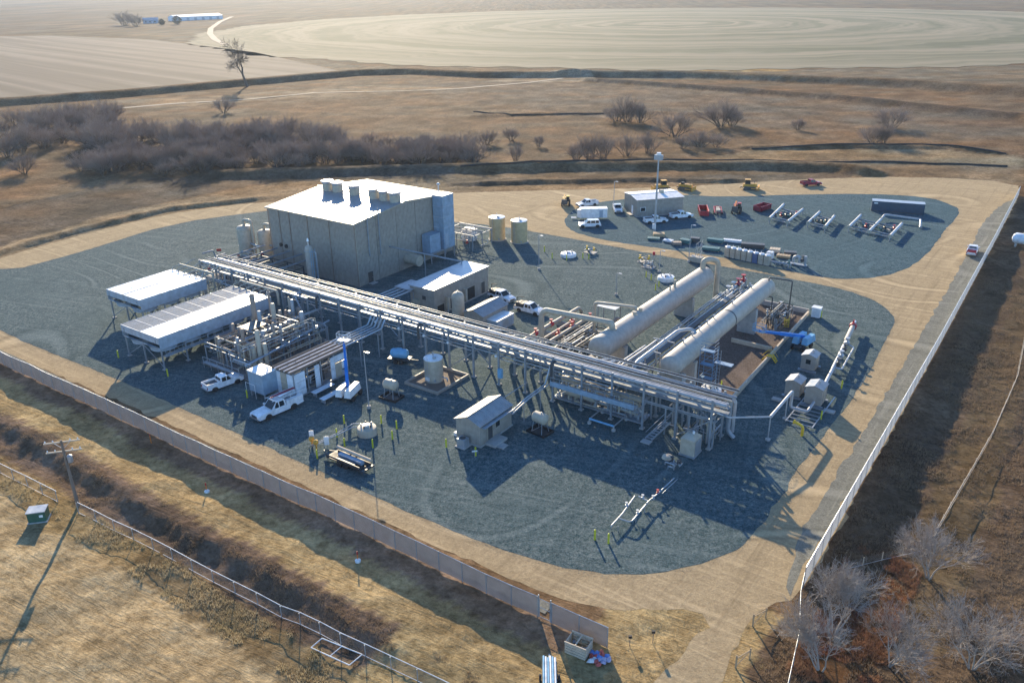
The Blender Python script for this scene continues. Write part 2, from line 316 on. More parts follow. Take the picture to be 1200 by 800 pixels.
zone([(880, 176), (1110, 175), (1200, 184), (1200, 196), (1060, 188), (820, 187)], (.35, .285, .19), (.30, .245, .17))
zone([(520, 210), (740, 207), (1000, 203), (1000, 210), (740, 215), (520, 219)], (.17, .135, .105), (.21, .165, .12))
# south of the fence: track, dry-grass bank, weedy slope with its shade painted dark, sandy field
def szone(a0, a1, b0, b1, c, c2=None): zone(None, c, c2, np.array([tuple(site(a, b)[:2]) for a, b in ((a0, b0), (a1, b0), (a1, b1), (a0, b1))]))
szone(-200, 97, -61.5, -56, (.25, .185, .145), (.30, .225, .17))
szone(-200, 90, -65.4, -59.8, (.50, .39, .22), (.43, .335, .19))
szone(-200, 85, -70.6, -64.9, (.17, .13, .11), (.22, .165, .13))  # slope facing away from the sun, its shade put into the colour
szone(-200, 90, -75.0, -70.8, (.27, .205, .125), (.36, .27, .14))
szone(-200, 74, -140, -74.6, (.52, .41, .255), (.44, .345, .21))
szone(70, 104, -140, -64, (.42, .33, .18), (.48, .38, .22)); szone(84, 101, -64, -44, (.48, .38, .22), (.42, .335, .19))
# east of the fence
szone(98.4, 260, -140, 160, (.125, .095, .075), (.18, .135, .095))
szone(106, 112, -40, 100, (.175, .135, .085), (.145, .115, .08)); szone(104, 108, -44, -31, (.26, .12, .06), (.21, .10, .055)); szone(101.5, 107, -49, -38, (.23, .115, .06), (.19, .13, .07))
col *= np.where(GY[..., None] > 190, .60 + .62 * n1, .74 + .32 * n1) * (1 + np.where(GY[..., None] > 190, 1, .3) * (vnoise(GX, GY * 1.7, 16, 21)[..., None] - .5) * np.array((.24, -.06, -.36))) * (.76 + .48 * n3) * np.array((1.02, .965, .87)) * np.where(GY > 190, .84, 1.0)[..., None]
me = bpy.data.meshes.new('ground'); verts = np.stack([GX, GY, GZ], -1).reshape(-1, 3)
idx = np.arange(ny * nx).reshape(ny, nx); faces = np.stack([idx[:-1, :-1], idx[:-1, 1:], idx[1:, 1:], idx[1:, :-1]], -1).reshape(-1, 4)
me.vertices.add(len(verts)); me.vertices.foreach_set('co', verts.ravel()); me.loops.add(faces.size); me.loops.foreach_set('vertex_index', faces.ravel().astype(np.int32))
me.polygons.add(len(faces)); me.polygons.foreach_set('loop_start', np.arange(0, faces.size, 4, dtype=np.int32)); me.polygons.foreach_set('use_smooth', np.ones(len(faces), bool)); me.update(calc_edges=True)
ca = me.color_attributes.new('soil', 'FLOAT_COLOR', 'POINT'); ca.data.foreach_set('color', np.concatenate([col.reshape(-1, 3), np.ones((ny * nx, 1))], 1).astype(np.float32).ravel())
m, N, L, P = nodes('ground_soil'); at = N.new('ShaderNodeVertexColor'); at.layer_name = 'soil'
g = coords(N, L); f1 = noise(N, L, g, .9, 8, .82); f2 = noise(N, L, g, .11, 5, .65); f3 = noise(N, L, coords(N, L, (.22, 1.0, 1), R(33)), 1.0, 5, .65, .8)
c = mix(N, L, mrange(N, L, f1, .36, .64, 0, 1), mix(N, L, 1.0, at.outputs[0], (.52, .49, .44), 'MULTIPLY'), mix(N, L, 1.0, at.outputs[0], (1.38, 1.38, 1.38), 'MULTIPLY'))
c = mix(N, L, mrange(N, L, f2, .42, .62, 0, .55), c, mix(N, L, 1.0, c, (.72, .66, .58), 'MULTIPLY')); c = mix(N, L, mrange(N, L, f3, .5, .72, 0, .5), c, mix(N, L, 1.0, c, (.70, .68, .66), 'MULTIPLY'))
L.new(c, P.inputs['Base Color']); P.inputs['Roughness'].default_value = .95; P.inputs['Specular IOR Level'].default_value = .03; f4 = noise(N, L, coords(N, L, (.12, 1.9, 1), R(28)), 1.0, 4, .6, .9); bump(N, L, P, math_(N, L, 'ADD', math_(N, L, 'ADD', f1, math_(N, L, 'MULTIPLY', f3, .8)), math_(N, L, 'MULTIPLY', f4, .6)), .8, .32)
me.materials.append(m); go = bpy.data.objects.new('ground', me); COL.objects.link(go); struct(go)

# ------------------------------------------------------------------ dirt road, gravel pads
def smooth_poly(P_, it=2, jit=0.0, seed=1):
    P_ = [np.array(p[:2]) for p in P_]
    for _ in range(it):
        Q = []
        for i in range(len(P_)): a, b = P_[i], P_[(i + 1) % len(P_)]; Q += [a * .75 + b * .25, a * .25 + b * .75]
        P_ = Q
    Q = []; rr = random.Random(seed)
    for i in range(len(P_)):
        a, b = P_[i], P_[(i + 1) % len(P_)]; k = max(1, int(np.hypot(*(b - a)) / 1.2))
        for j in range(k): Q.append(a + (b - a) * j / k + np.array([rr.gauss(0, jit), rr.gauss(0, jit)]))
    return Q
def sheet(name, pts, z, mat_, it=2, jit=.12, seed=1):
    Q = smooth_poly(pts, it, jit, seed); me = bpy.data.meshes.new(name); me.from_pydata([(p[0], p[1], z) for p in Q], [], [tuple(range(len(Q)))]); me.update(); me.materials.append(M[mat_])
    bm = bmesh.new(); bm.from_mesh(me); bmesh.ops.triangulate(bm, faces=bm.faces[:]); bm.to_mesh(me); bm.free()
    if me.polygons[0].normal.z < 0: me.flip_normals()
    o = bpy.data.objects.new(name, me); COL.objects.link(o); return struct(o)
def soil(name, c1, c2, c3, tr_rot, tr_amt, bumpd, big=.06, ruts=.3, gr=.3):
    m, N, L, P = nodes(name); g = coords(N, L); a = noise(N, L, g, 1.7, 9, .86); b = noise(N, L, g, big, 5, .6, .4); d = noise(N, L, g, .4, 5, .7)
    t1 = noise(N, L, coords(N, L, (.05, 1.1, 1), tr_rot), 1.0, 5, .65, .6); t2 = noise(N, L, coords(N, L, (.035, .7, 1), tr_rot + R(90)), 1.0, 5, .65, 1.0)
    c = mix(N, L, mrange(N, L, a, .40, .60, 0, 1), c1, c2); c = mix(N, L, mrange(N, L, b, .40, .62, 0, .55), c, c3); c = mix(N, L, mrange(N, L, d, .46, .66, 0, .32), c, tuple(x * .75 for x in c1)); a2 = noise(N, L, g, 4.5, 3, .7); c = mix(N, L, 1.0, c, mix(N, L, mrange(N, L, a2, .40, .60, 0, 1), (1 - gr,) * 3, (1 + gr,) * 3), 'MULTIPLY')
    c = mix(N, L, mrange(N, L, t1, .52, .68, 0, tr_amt), c, tuple(min(1, x * 1.25) for x in c2)); c = mix(N, L, mrange(N, L, t2, .54, .68, 0, tr_amt * .8), c, tuple(x * .78 for x in c1))
    # wandering wheel tracks: thin pale lines with a darker edge
    tk = noise(N, L, g, .014, 1, .4, .6); fr = math_(N, L, 'ABSOLUTE', math_(N, L, 'SUBTRACT', math_(N, L, 'FRACT', math_(N, L, 'MULTIPLY', tk, 17.0)), .5)); msk = mrange(N, L, noise(N, L, g, .05, 3), .42, .58, 0, ruts)
    c = mix(N, L, math_(N, L, 'MULTIPLY', mrange(N, L, fr, .03, .09, 1, 0), msk), c, tuple(min(1, x * 1.4) for x in c2)); c = mix(N, L, math_(N, L, 'MULTIPLY', mrange(N, L, math_(N, L, 'ABSOLUTE', math_(N, L, 'SUBTRACT', fr, .13)), .0, .05, 1, 0), msk), c, tuple(x * .7 for x in c1))
    L.new(c, P.inputs['Base Color']); P.inputs['Roughness'].default_value = .95; P.inputs['Specular IOR Level'].default_value = .05
    bump(N, L, P, math_(N, L, 'ADD', math_(N, L, 'MULTIPLY', a, 1.0), math_(N, L, 'MULTIPLY', math_(N, L, 'ADD', t1, t2), .3)), .8, bumpd)
soil('dirt_tan', (.31, .232, .135), (.50, .382, .228), (.39, .298, .176), R(35.6), .6, .12, .06, .42, .1)
soil('gravel_grey', (.020, .058, .068), (.200, .238, .232), (.090, .134, .140), R(20), .32, .26, .06, .26)
soil('gravel_blue', (.016, .056, .076), (.134, .198, .220), (.064, .122, .144), R(60), .28, .26, .06, .22)
soil('gravel_strip', (.145, .145, .12), (.30, .29, .245), (.20, .20, .17), R(-54.4), .45, .14, .06, .3, .15)
soil('vessel_bed', (.09, .07, .06), (.20, .16, .135), (.14, .11, .095), R(-60), .2, .1)
sheet('dirt_road', SP, .0, 'dirt_tan', 1, .18)
PAD = [(-420, 520), (0, 389), (130, 441), (330, 531), (455, 589), (540, 626), (610, 652), (680, 669), (740, 673), (790, 668), (832, 657), (870, 640), (895, 612), (917, 580), (931, 553), (965, 510), (1003, 462), (1040, 396), (1049, 377), (1046, 368), (1028, 353), (990, 339), (940, 329), (880, 318), (800, 304), (730, 291), (660, 278), (600, 267), (555, 262), (480, 256), (330, 246), (312, 247), (200, 262), (100, 294), (0, 321), (-300, 430)]
PW = [tuple(site(-75, -47.6)[:2])] + [tuple(p) for p in W2(PAD[1:-1])] + [tuple(site(-92, -38)[:2])]
sheet('gravel_pad', PW, .012, 'gravel_grey', 1, .09, 2)
sheet('gravel_yard', W2([(661, 262), (663, 254), (675, 244), (700, 237), (745, 232), (800, 228), (851, 231), (930, 228), (1022, 227), (1089, 231), (1118, 241), (1126, 249), (1112, 264), (1098, 283), (1083, 302), (1054, 320), (1013, 327), (964, 326), (900, 312), (820, 297), (750, 288), (700, 280), (672, 272)]), .012, 'gravel_blue', 1, .1, 3)
sheet('gravel_strip', [tuple(site(98.1, 150)[:2])] + [tuple(p) for p in W2([(1172, 240), (1150, 262), (1127, 311), (1082, 385), (1040, 458), (1015, 504), (987, 546), (950, 605), (925, 655)])] + [tuple(site(98.6, -42)[:2])], .009, 'gravel_strip', 1, .15, 4)
sheet('gravel_strip', [tuple(site(a, b)[:2]) for a, b in ((-80, -56.3), (80, -56.0), (80, -54.6), (-80, -54.7))], .009, 'gravel_strip', 0, .06, 5)
sheet('vessel_bed', [tuple(site(a, b)[:2]) for a, b in ((67.6, -9.5), (78.2, -9.5), (77.0, 33.4), (68.2, 34))], .020, 'vessel_bed', 0, .02, 6)

# ------------------------------------------------------------------ farm fields beyond
m, N, L, P = nodes('pivot_crop'); oc = N.new('ShaderNodeTexCoord').outputs['Object']; ln = N.new('ShaderNodeVectorMath'); ln.operation = 'LENGTH'; L.new(oc, ln.inputs[0])
rr_ = N.new('ShaderNodeCombineXYZ'); L.new(math_(N, L, 'ADD', ln.outputs['Value'], math_(N, L, 'MULTIPLY', noise(N, L, oc, .008, 3), 90)), rr_.inputs[0])
r1 = noise(N, L, rr_.outputs[0], .022, 3, .6); r2 = noise(N, L, rr_.outputs[0], .12, 2, .6); b1 = noise(N, L, oc, .012, 6, .65)
c = mix(N, L, mrange(N, L, r1, .44, .56, 0, 1), (.105, .108, .058), (.25, .212, .14)); c = mix(N, L, mrange(N, L, r2, .45, .65, 0, .5), c, (.135, .130, .078)); c = mix(N, L, mrange(N, L, b1, .45, .65, 0, .5), c, (.215, .19, .13))
L.new(c, P.inputs['Base Color']); P.inputs['Roughness'].default_value = .95; P.inputs['Specular IOR Level'].default_value = .1
n = 400; mb = MB().add([((581 + 5 * math.sin(i * .31) + 4 * math.sin(i * 1.7)) * math.cos(2 * math.pi * i / n), (581 + 5 * math.sin(i * .31) + 4 * math.sin(i * 1.7)) * math.sin(2 * math.pi * i / n), 0) for i in range(n)], [tuple(range(n))]); pf = mb.build('crop_field', 'pivot_crop'); pf.location = (210, 1131, .2); struct(pf, label='round field with faint concentric crop rings')
m, N, L, P = nodes('stubble'); d0 = gnd(275, 75) - gnd(0, 45); ang = math.atan2(d0.y, d0.x)
f1 = noise(N, L, coords(N, L, (.0015, .075, 1), -ang), 1, 3, .5); f2 = noise(N, L, coords(N, L, (.004, .035, 1), -ang), 1, 4, .6, .5); f3 = noise(N, L, coords(N, L), .03, 5)
c = mix(N, L, mrange(N, L, f1, .42, .6, 0, 1), (.12, .096, .07), (.21, .17, .128)); c = mix(N, L, mrange(N, L, f2, .45, .65, 0, .6), c, (.16, .128, .098)); c = mix(N, L, mrange(N, L, f3, .5, .7, 0, .4), c, (.13, .102, .08))
L.new(c, P.inputs['Base Color']); P.inputs['Roughness'].default_value = .95; P.inputs['Specular IOR Level'].default_value = .1
mp = MB().add([(*p, .2) for p in W2([(-500, 180), (0, 120), (150, 109), (290, 96.5), (400, 84), (300, 62), (180, 47), (60, 42), (-200, 46), (-600, 80)])], [tuple(range(10))]); so = mp.build('crop_field', 'stubble'); struct(so, label='tan stubble field with long parallel harvest rows')
if so.data.polygons[0].normal.z < 0: so.data.flip_normals()
paint('dirt_pale', (.33, .27, .205), .95, 0, .15, .05, .1)
def track(name, pts, w, z, mat_):
    P_ = [gnd(*p) for p in pts]; vv = []
    for i, p in enumerate(P_):
        d = (P_[min(i + 1, len(P_) - 1)] - P_[max(i - 1, 0)]).normalized(); nn = Vector((-d.y, d.x, 0)) * w / 2
        for q in (p - nn, p + nn): vv.append((q.x, q.y, float(height(q.x, q.y)) + z))
    o = MB().add(vv, [(2 * i, 2 * i + 1, 2 * i + 3, 2 * i + 2) for i in range(len(P_) - 1)]).build(name, mat_); struct(o)
    if o.data.polygons[0].normal.z < 0: o.data.flip_normals()
track('dirt_track', [(272, 20), (258, 26), (247, 34), (246, 40), (252, 47), (265, 53)], 7, .45, 'dirt_pale')
track('dirt_track', [(110, 130), (200, 122), (290, 117), (370, 109), (470, 107), (540, 104), (620, 97), (660, 92)], 2.6, .12, 'dirt_pale')

# ------------------------------------------------------------------ fences
def fence(name, label, cat, pts, h, mat_, spacing, rail=True, bottom=False, lean=0.0, ground=True, post_m='galv', rail_m='alum'):
    t = thing(name, label, cat, (0, 0, 0)); P_ = [Vector((p[0], p[1], 0)) for p in pts]
    post = MB().cyl((0, 0, 0), (0, 0, h + .08), .045, 8).mesh('post'); post.materials.append(M[post_m])
    for i in range(len(P_) - 1):
        a, b = P_[i], P_[i + 1]; k = max(1, round((b - a).length / spacing)); d = (b - a) / k; nn = Vector((-d.y, d.x, 0)).normalized()
        for j in range(k):
            p, q = a + d * j, a + d * (j + 1); zp, zq = (max(-.0, 0) if not ground else float(height(p.x, p.y))), (0 if not ground else float(height(q.x, q.y)))
            inst('post', post, t, (p.x, p.y, zp - .05)); lo = nn * lean
            me = bpy.data.meshes.new('panel'); g = .06
            me.from_pydata([(p.x, p.y, zp + g), (q.x, q.y, zq + g), (q.x + lo.x, q.y + lo.y, zq + h), (p.x + lo.x, p.y + lo.y, zp + h)], [], [(0, 1, 2, 3)]); l = d.length
            uv = me.uv_layers.new(name='UVMap'); uv.data.foreach_set('uv', [0, 0, l, 0, l, h, 0, h]); me.materials.append(M[mat_]); o = bpy.data.objects.new('mesh_panel', me); COL.objects.link(o); o.parent = t
            if rail: MB().cyl((p.x + lo.x, p.y + lo.y, zp + h), (q.x + lo.x, q.y + lo.y, zq + h), .035, 6).build('top_rail', rail_m, t)
            if bottom: MB().cyl((p.x, p.y, zp + .08), (q.x, q.y, zq + .08), .025, 6).build('bottom_rail', rail_m, t)
        if i == len(P_) - 2: inst('post', post, t, (b.x, b.y, float(height(b.x, b.y)) - .05 if ground else -.05))
    return t
fence('perimeter_fence', 'long tan slatted chain link fence along the south side of the plant', 'fence', [site(-75, -57.6), site(26, -57.1), site(79.6, -56.6)], 2.4, 'slat_tan', 3.0, post_m='steel_grey')
fence('fence_wing', 'short tan slatted fence wing beyond the gate gap near the timber crate', 'fence', [site(81.2, -56.6), site(87.0, -56.4)], 2.4, 'slat_tan', 2.9)
fence('perimeter_fence', 'long pale grey slatted fence running up the right side of the plant', 'fence', [site(98.9, -38.5), site(98.8, 30), site(98.2, 96), site(97.4, 150)], 2.4, 'slat_grey', 3.0)
fence('wire_fence', 'bare wire fence run leaving the pale slatted fence corner at the bottom', 'fence', [site(98.9, -38.7), site(99.4, -41.5), site(101.0, -47), site(102.2, -54)], 1.9, 'chain_link', 2.6, rail_m='steel_grey', post_m='steel_grey')
g_ = thing('walk_gate', 'narrow steel walk gate closing the gap in the tan slatted fence', 'gate', site(79.75, -56.6), AZ)
MB().cyl((0, 0, 0), (0, 0, 2.6), .06, 8).build('post', 'galv', g_); MB().cyl((1.35, 0, 0), (1.35, 0, 2.6), .06, 8).build('post', 'galv', g_)
fr = MB()
for p, q in (((.1, 0, .1), (1.25, 0, .1)), ((1.25, 0, .1), (1.25, 0, 2.2)), ((1.25, 0, 2.2), (.1, 0, 2.2)), ((.1, 0, 2.2), (.1, 0, .1)), ((.1, 0, 1.2), (1.25, 0, 1.2))): fr.cyl(p, q, .03, 6)
fr.build('gate_frame', 'galv', g_); MB().box(1.12, 1.2, -.05, .05, 1.0, 1.2).build('latch', 'dark_steel', g_)
def cfp(px, py, z): p = gnd(px, py, z); return p
CF = [cfp(-90, 512, -.85), cfp(0, 553, -.85), cfp(68, 588, -.85)]; CF2 = [cfp(92, 600, -.85), cfp(180, 643, -.85), cfp(250, 680, -.85), cfp(330, 722, -.85), cfp(400, 757, -.85), cfp(490, 802, -.85), cfp(560, 838, -.85)]
fence('wire_fence', 'bare chain link fence at the left edge in front of the utility pole', 'fence', CF, 1.5, 'chain_link', 3.0, True, True, .12, True, 'galv', 'white')
fence('wire_fence', 'bare chain link fence with white rails running down from the utility pole', 'fence', CF2, 1.4, 'chain_link', 3.0, True, True, .15, True, 'galv', 'white')
fence('field_fence', 'thin pale fence line through the weeds at the right edge', 'fence', [cfp(1235, 290, -2), cfp(1205, 370, -2), cfp(1188, 455, -2), cfp(1160, 520, -2), cfp(1125, 582, -2), cfp(1092, 640, -2)], 1.2, 'chain_link', 3.2, True, True, .1, True, 'wood_pale', 'wood_pale')
fence('field_fence', 'single wire fence crossing the rust coloured weeds below the bare saplings', 'fence', [cfp(1078, 656, -2), cfp(1030, 672, -2), cfp(985, 684, -1.8)], 1.0, 'chain_link', 3.0, False, True, 0, True, 'wood_pale', 'alum')

# ------------------------------------------------------------------ compressor building
t = sthing('compressor_building', 'huge tan metal building with pale gable roof and rooftop exhaust vents', 'building', 0, 0)
La, Wb, He, Hr = 25.0, 29.0, 12.8, 14.15
ex = [-25, -21.7, -18.6, -13.2, -7.0, 0]; trim = MB(); pan_w = []
for i in range(5):
    w = ex[i + 1] - ex[i]; MB().corr((ex[i] + .05, 0, 0), (1, 0, 0), (0, 0, 1), w - .1, He - .05, .42, .05, (0, -1, 0)).build('wall_panel', 'wall_tan', t)
    MB().corr((ex[i] + .05, Wb, 0), (1, 0, 0), (0, 0, 1), w - .1, He - .05, .42, .05, (0, 1, 0)).build('wall_panel', 'wall_tan', t)
def gz(y): return He + (Hr - He) * (1 - abs(y - Wb / 2) / (Wb / 2)) - .06
for x, nn in ((0, 1), (-25, -1)):
    for i in range(5):
        y0, y1 = Wb * i / 5 + .05, Wb * (i + 1) / 5 - .05; k = 14; mb = MB(); base = []
        for j in range(k):
            ya, yb = y0 + (y1 - y0) * j / k, y0 + (y1 - y0) * (j + 1) / k
            for y, d in ((ya, 0), (ya + (yb - ya) * .62, 0), (ya + (yb - ya) * .7, .05), (ya + (yb - ya) * .92, .05)): base.append((y, d))
        base.append((y1, 0)); vv = []
        for y, d in base: vv += [(x + nn * d, y, 0), (x + nn * d, y, gz(y))]
        mb.add(vv, [(2 * q, 2 * q + 2, 2 * q + 3, 2 * q + 1) if nn > 0 else (2 * q + 1, 2 * q + 3, 2 * q + 2, 2 * q) for q in range(len(base) - 1)]); mb.build('wall_panel', 'wall_tan', t)
for s_ in (0, 1):
    y0 = -.35 if s_ == 0 else Wb + .35; z0 = He - .03; sl = Vector((0, (1 if s_ == 0 else -1) * (Wb / 2 + .35), Hr - He + .03)); ln_ = sl.length
    MB().corr((-25.3, y0, z0), (1, 0, 0), sl.normalized(), 25.6, ln_, .6, .055, (0, 0, 1)).build('roof_panel', 'roof_pale', t)
MB().box(-25.35, .35, Wb / 2 - .25, Wb / 2 + .25, Hr + .03, Hr + .12).build('ridge_cap', 'roof_pale', t)
MB().box(-25.4, .4, -.52, -.36, He - .28, He - .02).build('gutter', 'trim_tan', t); MB().box(-25.4, .4, Wb + .36, Wb + .52, He - .28, He - .02).build('gutter', 'trim_tan', t)
for x in ex: MB().box(x - .09, x + .09, -.14, -.055, 0, He - .3).build('downpipe' if x not in (-25, 0) else 'corner_trim', 'bronze', t)
for y in (-.02, Wb): MB().box(.055, .14, y, y + .2, 0, He - .1).build('corner_trim', 'trim_tan', t)
rk = MB().add([(.06, -.36, He - .25), (.06, Wb / 2, Hr - .25), (.06, Wb + .36, He - .25), (.06, Wb + .36, He + .0), (.06, Wb / 2, Hr + .04), (.06, -.36, He + .0), (.36, -.36, He - .25), (.36, Wb / 2, Hr - .25), (.36, Wb + .36, He - .25), (.36, Wb + .36, He + .0), (.36, Wb / 2, Hr + .04), (.36, -.36, He + .0)], [(6, 7, 10, 11), (7, 8, 9, 10), (0, 5, 4, 1), (1, 4, 3, 2), (0, 1, 7, 6), (1, 2, 8, 7)]); rk.build('rake_trim', 'trim_tan', t)
for a_ in (-21.2, -18.2, -13.2, -7.5, -4.5, -1.7):
    v = MB().lathe([(1.12, 13.7), (1.12, 15.5)], (a_, 13.5, 0), 24).build('roof_vent', 'tank_tan', t)
    MB().lathe([(1.14, 15.5), (1.38, 15.9)], (a_, 13.5, 0), 24).build('vent_hood', 'alum', v); MB().lathe([(1.4, 15.9), (1.4, 16.02), (1.0, 16.14), (.05, 16.2)], (a_, 13.5, 0), 24).build('vent_cap', 'alum', v)
dr = MB().box(.06, .16, 2.6, 3.8, 0, 2.3).build('door', 'dark_steel', t); MB().box(.16, .2, 3.6, 3.68, 1.0, 1.15).build('handle', 'galv', dr); MB().box(.06, 1.2, 2.4, 4.0, 0, .15).build('door_step', 'concrete', t)
for y, z1 in ((3.2, 5.6), (6.3, 5.2)): MB().pipe([(.3, y, z1), (.3, y, gz(y) + 1.0)], .13, 8).lathe([(.05, gz(y) + 1.0), (.2, gz(y) + 1.05), (.05, gz(y) + 1.25)], (.3, y, 0), 8).build('wall_vent_pipe', 'steel_grey', t)
MB().cyl((-22, .02, 5.1), (-22, -.3, 5.1), .42, 10).cyl((-20.4, .02, 5.0), (-20.4, -.3, 5.0), .42, 10).build('wall_port', 'black', t)
MB().pipe([(.1, 14.2, 2.1), (3.4, 14.2, 2.1)], 1.15, 18).build('intake_drum', 'tank_tan', t); MB().cyl((-2, 27.5, Hr - .9), (-2, 27.5, Hr + .6), .12, 8).lathe([(.3, 0), (.38, .2), (.1, .5)], (-2, 27.5, Hr + .5), 10).build('roof_vent', 'alum', t)
# air duct tower on the gable side
t = sthing('duct_tower', 'tall slender blue grey duct tower standing against the tan building gable', 'duct tower', 0, 0)
for k in range(5):
    z0 = 2.4 + k * 2.28; MB().box(.35, 3.1, 22.6, 26.2, z0, z0 + 2.25).build('duct_section', 'blue_grey', t)
    MB().box(.3, 3.15, 22.55, 26.25, z0 + 2.2, z0 + 2.3).build('flange', 'cooler_grey', t)
for x in (.5, 2.95):
    for y in (22.8, 26.0): MB().cbox((x, y, 1.2), .2, .2, 2.4).build('leg', 'steel_grey', t)
MB().box(.4, 2.6, 18.6, 22.0, 2.4, 6.2).build('air_handler', 'blue_grey', t); MB().box(.3, 2.9, 18.4, 26.4, 2.1, 2.38).build('platform', 'steel_grey', t); MB().box(3.1, 3.16, 23.0, 24.0, 2.6, 5.6).build('access_panel', 'cooler_grey', t)
for x, y in ((.6, 18.8), (2.6, 18.8)): MB().cbox((x, y, 1.05), .18, .18, 2.1).build('leg', 'steel_grey', t)
# yard of pipe frames behind the gable
def frame_rack(t, x0, x1, y0, y1, z, nx_, ny_, mt='galv', w=.16):
    for i in range(nx_):
        for j in range(ny_):
            x = x0 + (x1 - x0) * i / max(1, nx_ - 1); y = y0 + (y1 - y0) * j / max(1, ny_ - 1); MB().cbox((x, y, z / 2), w, w, z).build('post', mt, t)
    for j in range(ny_): y = y0 + (y1 - y0) * j / max(1, ny_ - 1); MB().beam((x0 - .2, y, z), (x1 + .2, y, z), w * .9).build('beam', mt, t)
    for i in range(nx_): x = x0 + (x1 - x0) * i / max(1, nx_ - 1); MB().beam((x, y0 - .1, z - .25), (x, y1 + .1, z - .25), w * .8).build('beam', mt, t)
def valve(mb, p, r, d=(0, 0, 1)):
    p = Vector(p); d = Vector(d); mb.cyl(p - Vector((0, r * 1.3, 0)), p + Vector((0, r * 1.3, 0)), r * 1.25, 10); mb.cyl(p, p + d * r * 3.2, r * .45, 8); mb.cyl(p + d * r * 3.0, p + d * r * 3.3, r * 1.3, 12)
def pipe_tangle(t, x0, x1, y0, y1, z1, n, seed, mats=('galv', 'pipe_pale', 'pipe_tan', 'steel_grey'), vm='red', nv=4, rmin=.05, rmax=.16):
    q = random.Random(seed)
    for i in range(n):
        x, y, z = q.uniform(x0, x1), q.uniform(y0, y1), q.uniform(.4, z1); pts = [(x, y, 0.05 if q.random() < .5 else z * .5), (x, y, z)]
        for k in range(q.randint(1, 3)):
            if q.random() < .5: x = q.uniform(x0, x1)
            else: y = q.uniform(y0, y1)
            pts.append((x, y, z))
            if q.random() < .4: z = max(.3, min(z1, z + q.uniform(-.9, .9))); pts.append((x, y, z))
        if q.random() < .5: pts.append((x, y, .05))
        r_ = q.uniform(rmin, rmax); MB().pipe(pts, r_, 8).build('pipe', q.choice(mats), t)
    for i in range(nv):
        mb = MB(); valve(mb, (q.uniform(x0, x1), q.uniform(y0, y1), q.uniform(.6, z1)), q.uniform(.12, .2)); mb.build('valve', vm, t)
t = sthing('piping_yard', 'low open steel pipe frame beside the duct tower and khaki tanks', 'pipe frame', 0, 0)
frame_rack(t, -4.5, 4.5, 30.5, 37.5, 3.6, 3, 3, 'steel_grey'); pipe_tangle(t, -4, 4, 30.5, 37, 3.4, 10, 31, nv=2)
for y in (31, 32, 34, 36.5): MB().pipe([(-5, y, 3.75), (5, y, 3.75)], .1, 8).build('pipe', 'pipe_pale', t)
t = sthing('utility_box', 'small white cabinet behind the far corner of the big tan building', 'cabinet', -1.5, 37); MB().box(-1.5, 1.5, -1, 1, .2, 2.6).build('cabinet', 'white', t); MB().box(-1.6, 1.6, -1.1, 1.1, 2.6, 2.75).build('lid', 'white', t); MB().box(-1.4, 1.4, -.9, .9, 0, .2).build('base', 'concrete', t)

# ------------------------------------------------------------------ storage tanks
def tank(name, label, a, b, r, h, mt, roof='white', ring=True, n=28, group=None, ladder=True):
    t = sthing(name, label, 'tank', a, b, group=group); MB().lathe([(r, .0), (r, h)], n=n).build('shell', mt, t); MB().lathe([(r + .03, h), (r + .03, h + .08), (r * .5, h + .28), (.05, h + .38)], n=n).build('roof', roof, t)
    if ring: MB().lathe([(r + .25, 0), (r + .25, .12)], n=n).build('foundation', 'concrete', t)
    MB().cyl((0, 0, h + .3), (0, 0, h + .9), .09, 8).build('vent', 'galv', t); MB().cyl((r * .4, -r * .3, h + .1), (r * .4, -r * .3, h + .5), .28, 10).build('hatch', 'galv', t)
    if ladder:
        mb = MB()
        for s_ in (-.22, .22): mb.cyl((s_, -r - .18, .2), (s_, -r - .18, h + .7), .03, 6)
        for k in range(int(h / .4)): mb.cyl((-.22, -r - .18, .4 + k * .4), (.22, -r - .18, .4 + k * .4), .02, 5)
        mb.build('ladder', 'galv', t)
    MB().cyl((r * .7, -r * .72, .6), (r * 1.0, -r * .95, .6), .12, 8).build('nozzle', 'galv', t); return t
tank('storage_tank', 'khaki round storage tank nearest the big building, left of the pair', 3.4, 41.2, 1.85, 5.2, 'tank_khaki'); tank('storage_tank', 'khaki round storage tank on the right of the pair by the dirt road', 8.9, 42.2, 1.85, 5.0, 'tank_khaki')
t = sthing('containment_wall', 'low square concrete containment curb around the short tan tank', 'containment', 0, 0)
for x0, x1, y0, y1 in ((36.3, 42.4, -27, -26.82), (36.3, 42.4, -19.78, -19.6), (36.12, 36.3, -27, -19.6), (42.4, 42.58, -27, -19.6)): MB().box(x0, x1, y0, y1, 0, .45).build('wall', 'wall_tan', t)
MB().box(36.3, 42.4, -26.82, -19.78, .0, .06).build('liner', 'insul_brown', t)
tk = tank('storage_tank', 'short tan tank with white top inside the square curb', 38.9, -23.4, 1.42, 3.6, 'tank_tan', ring=False); MB().box(-.35, .35, -1.62, -1.4, .5, 1.0).build('control_box', 'white', tk); MB().pipe([(1.3, .2, .8), (2.4, .2, .8), (2.4, .2, .3)], .1, 8).build('pipe', 'galv', tk)
t = sthing('bullet_tank', 'upright tan bullet tank between the long grey roof and small gable hut', 'tank', 27.3, -3.0); r = 1.12
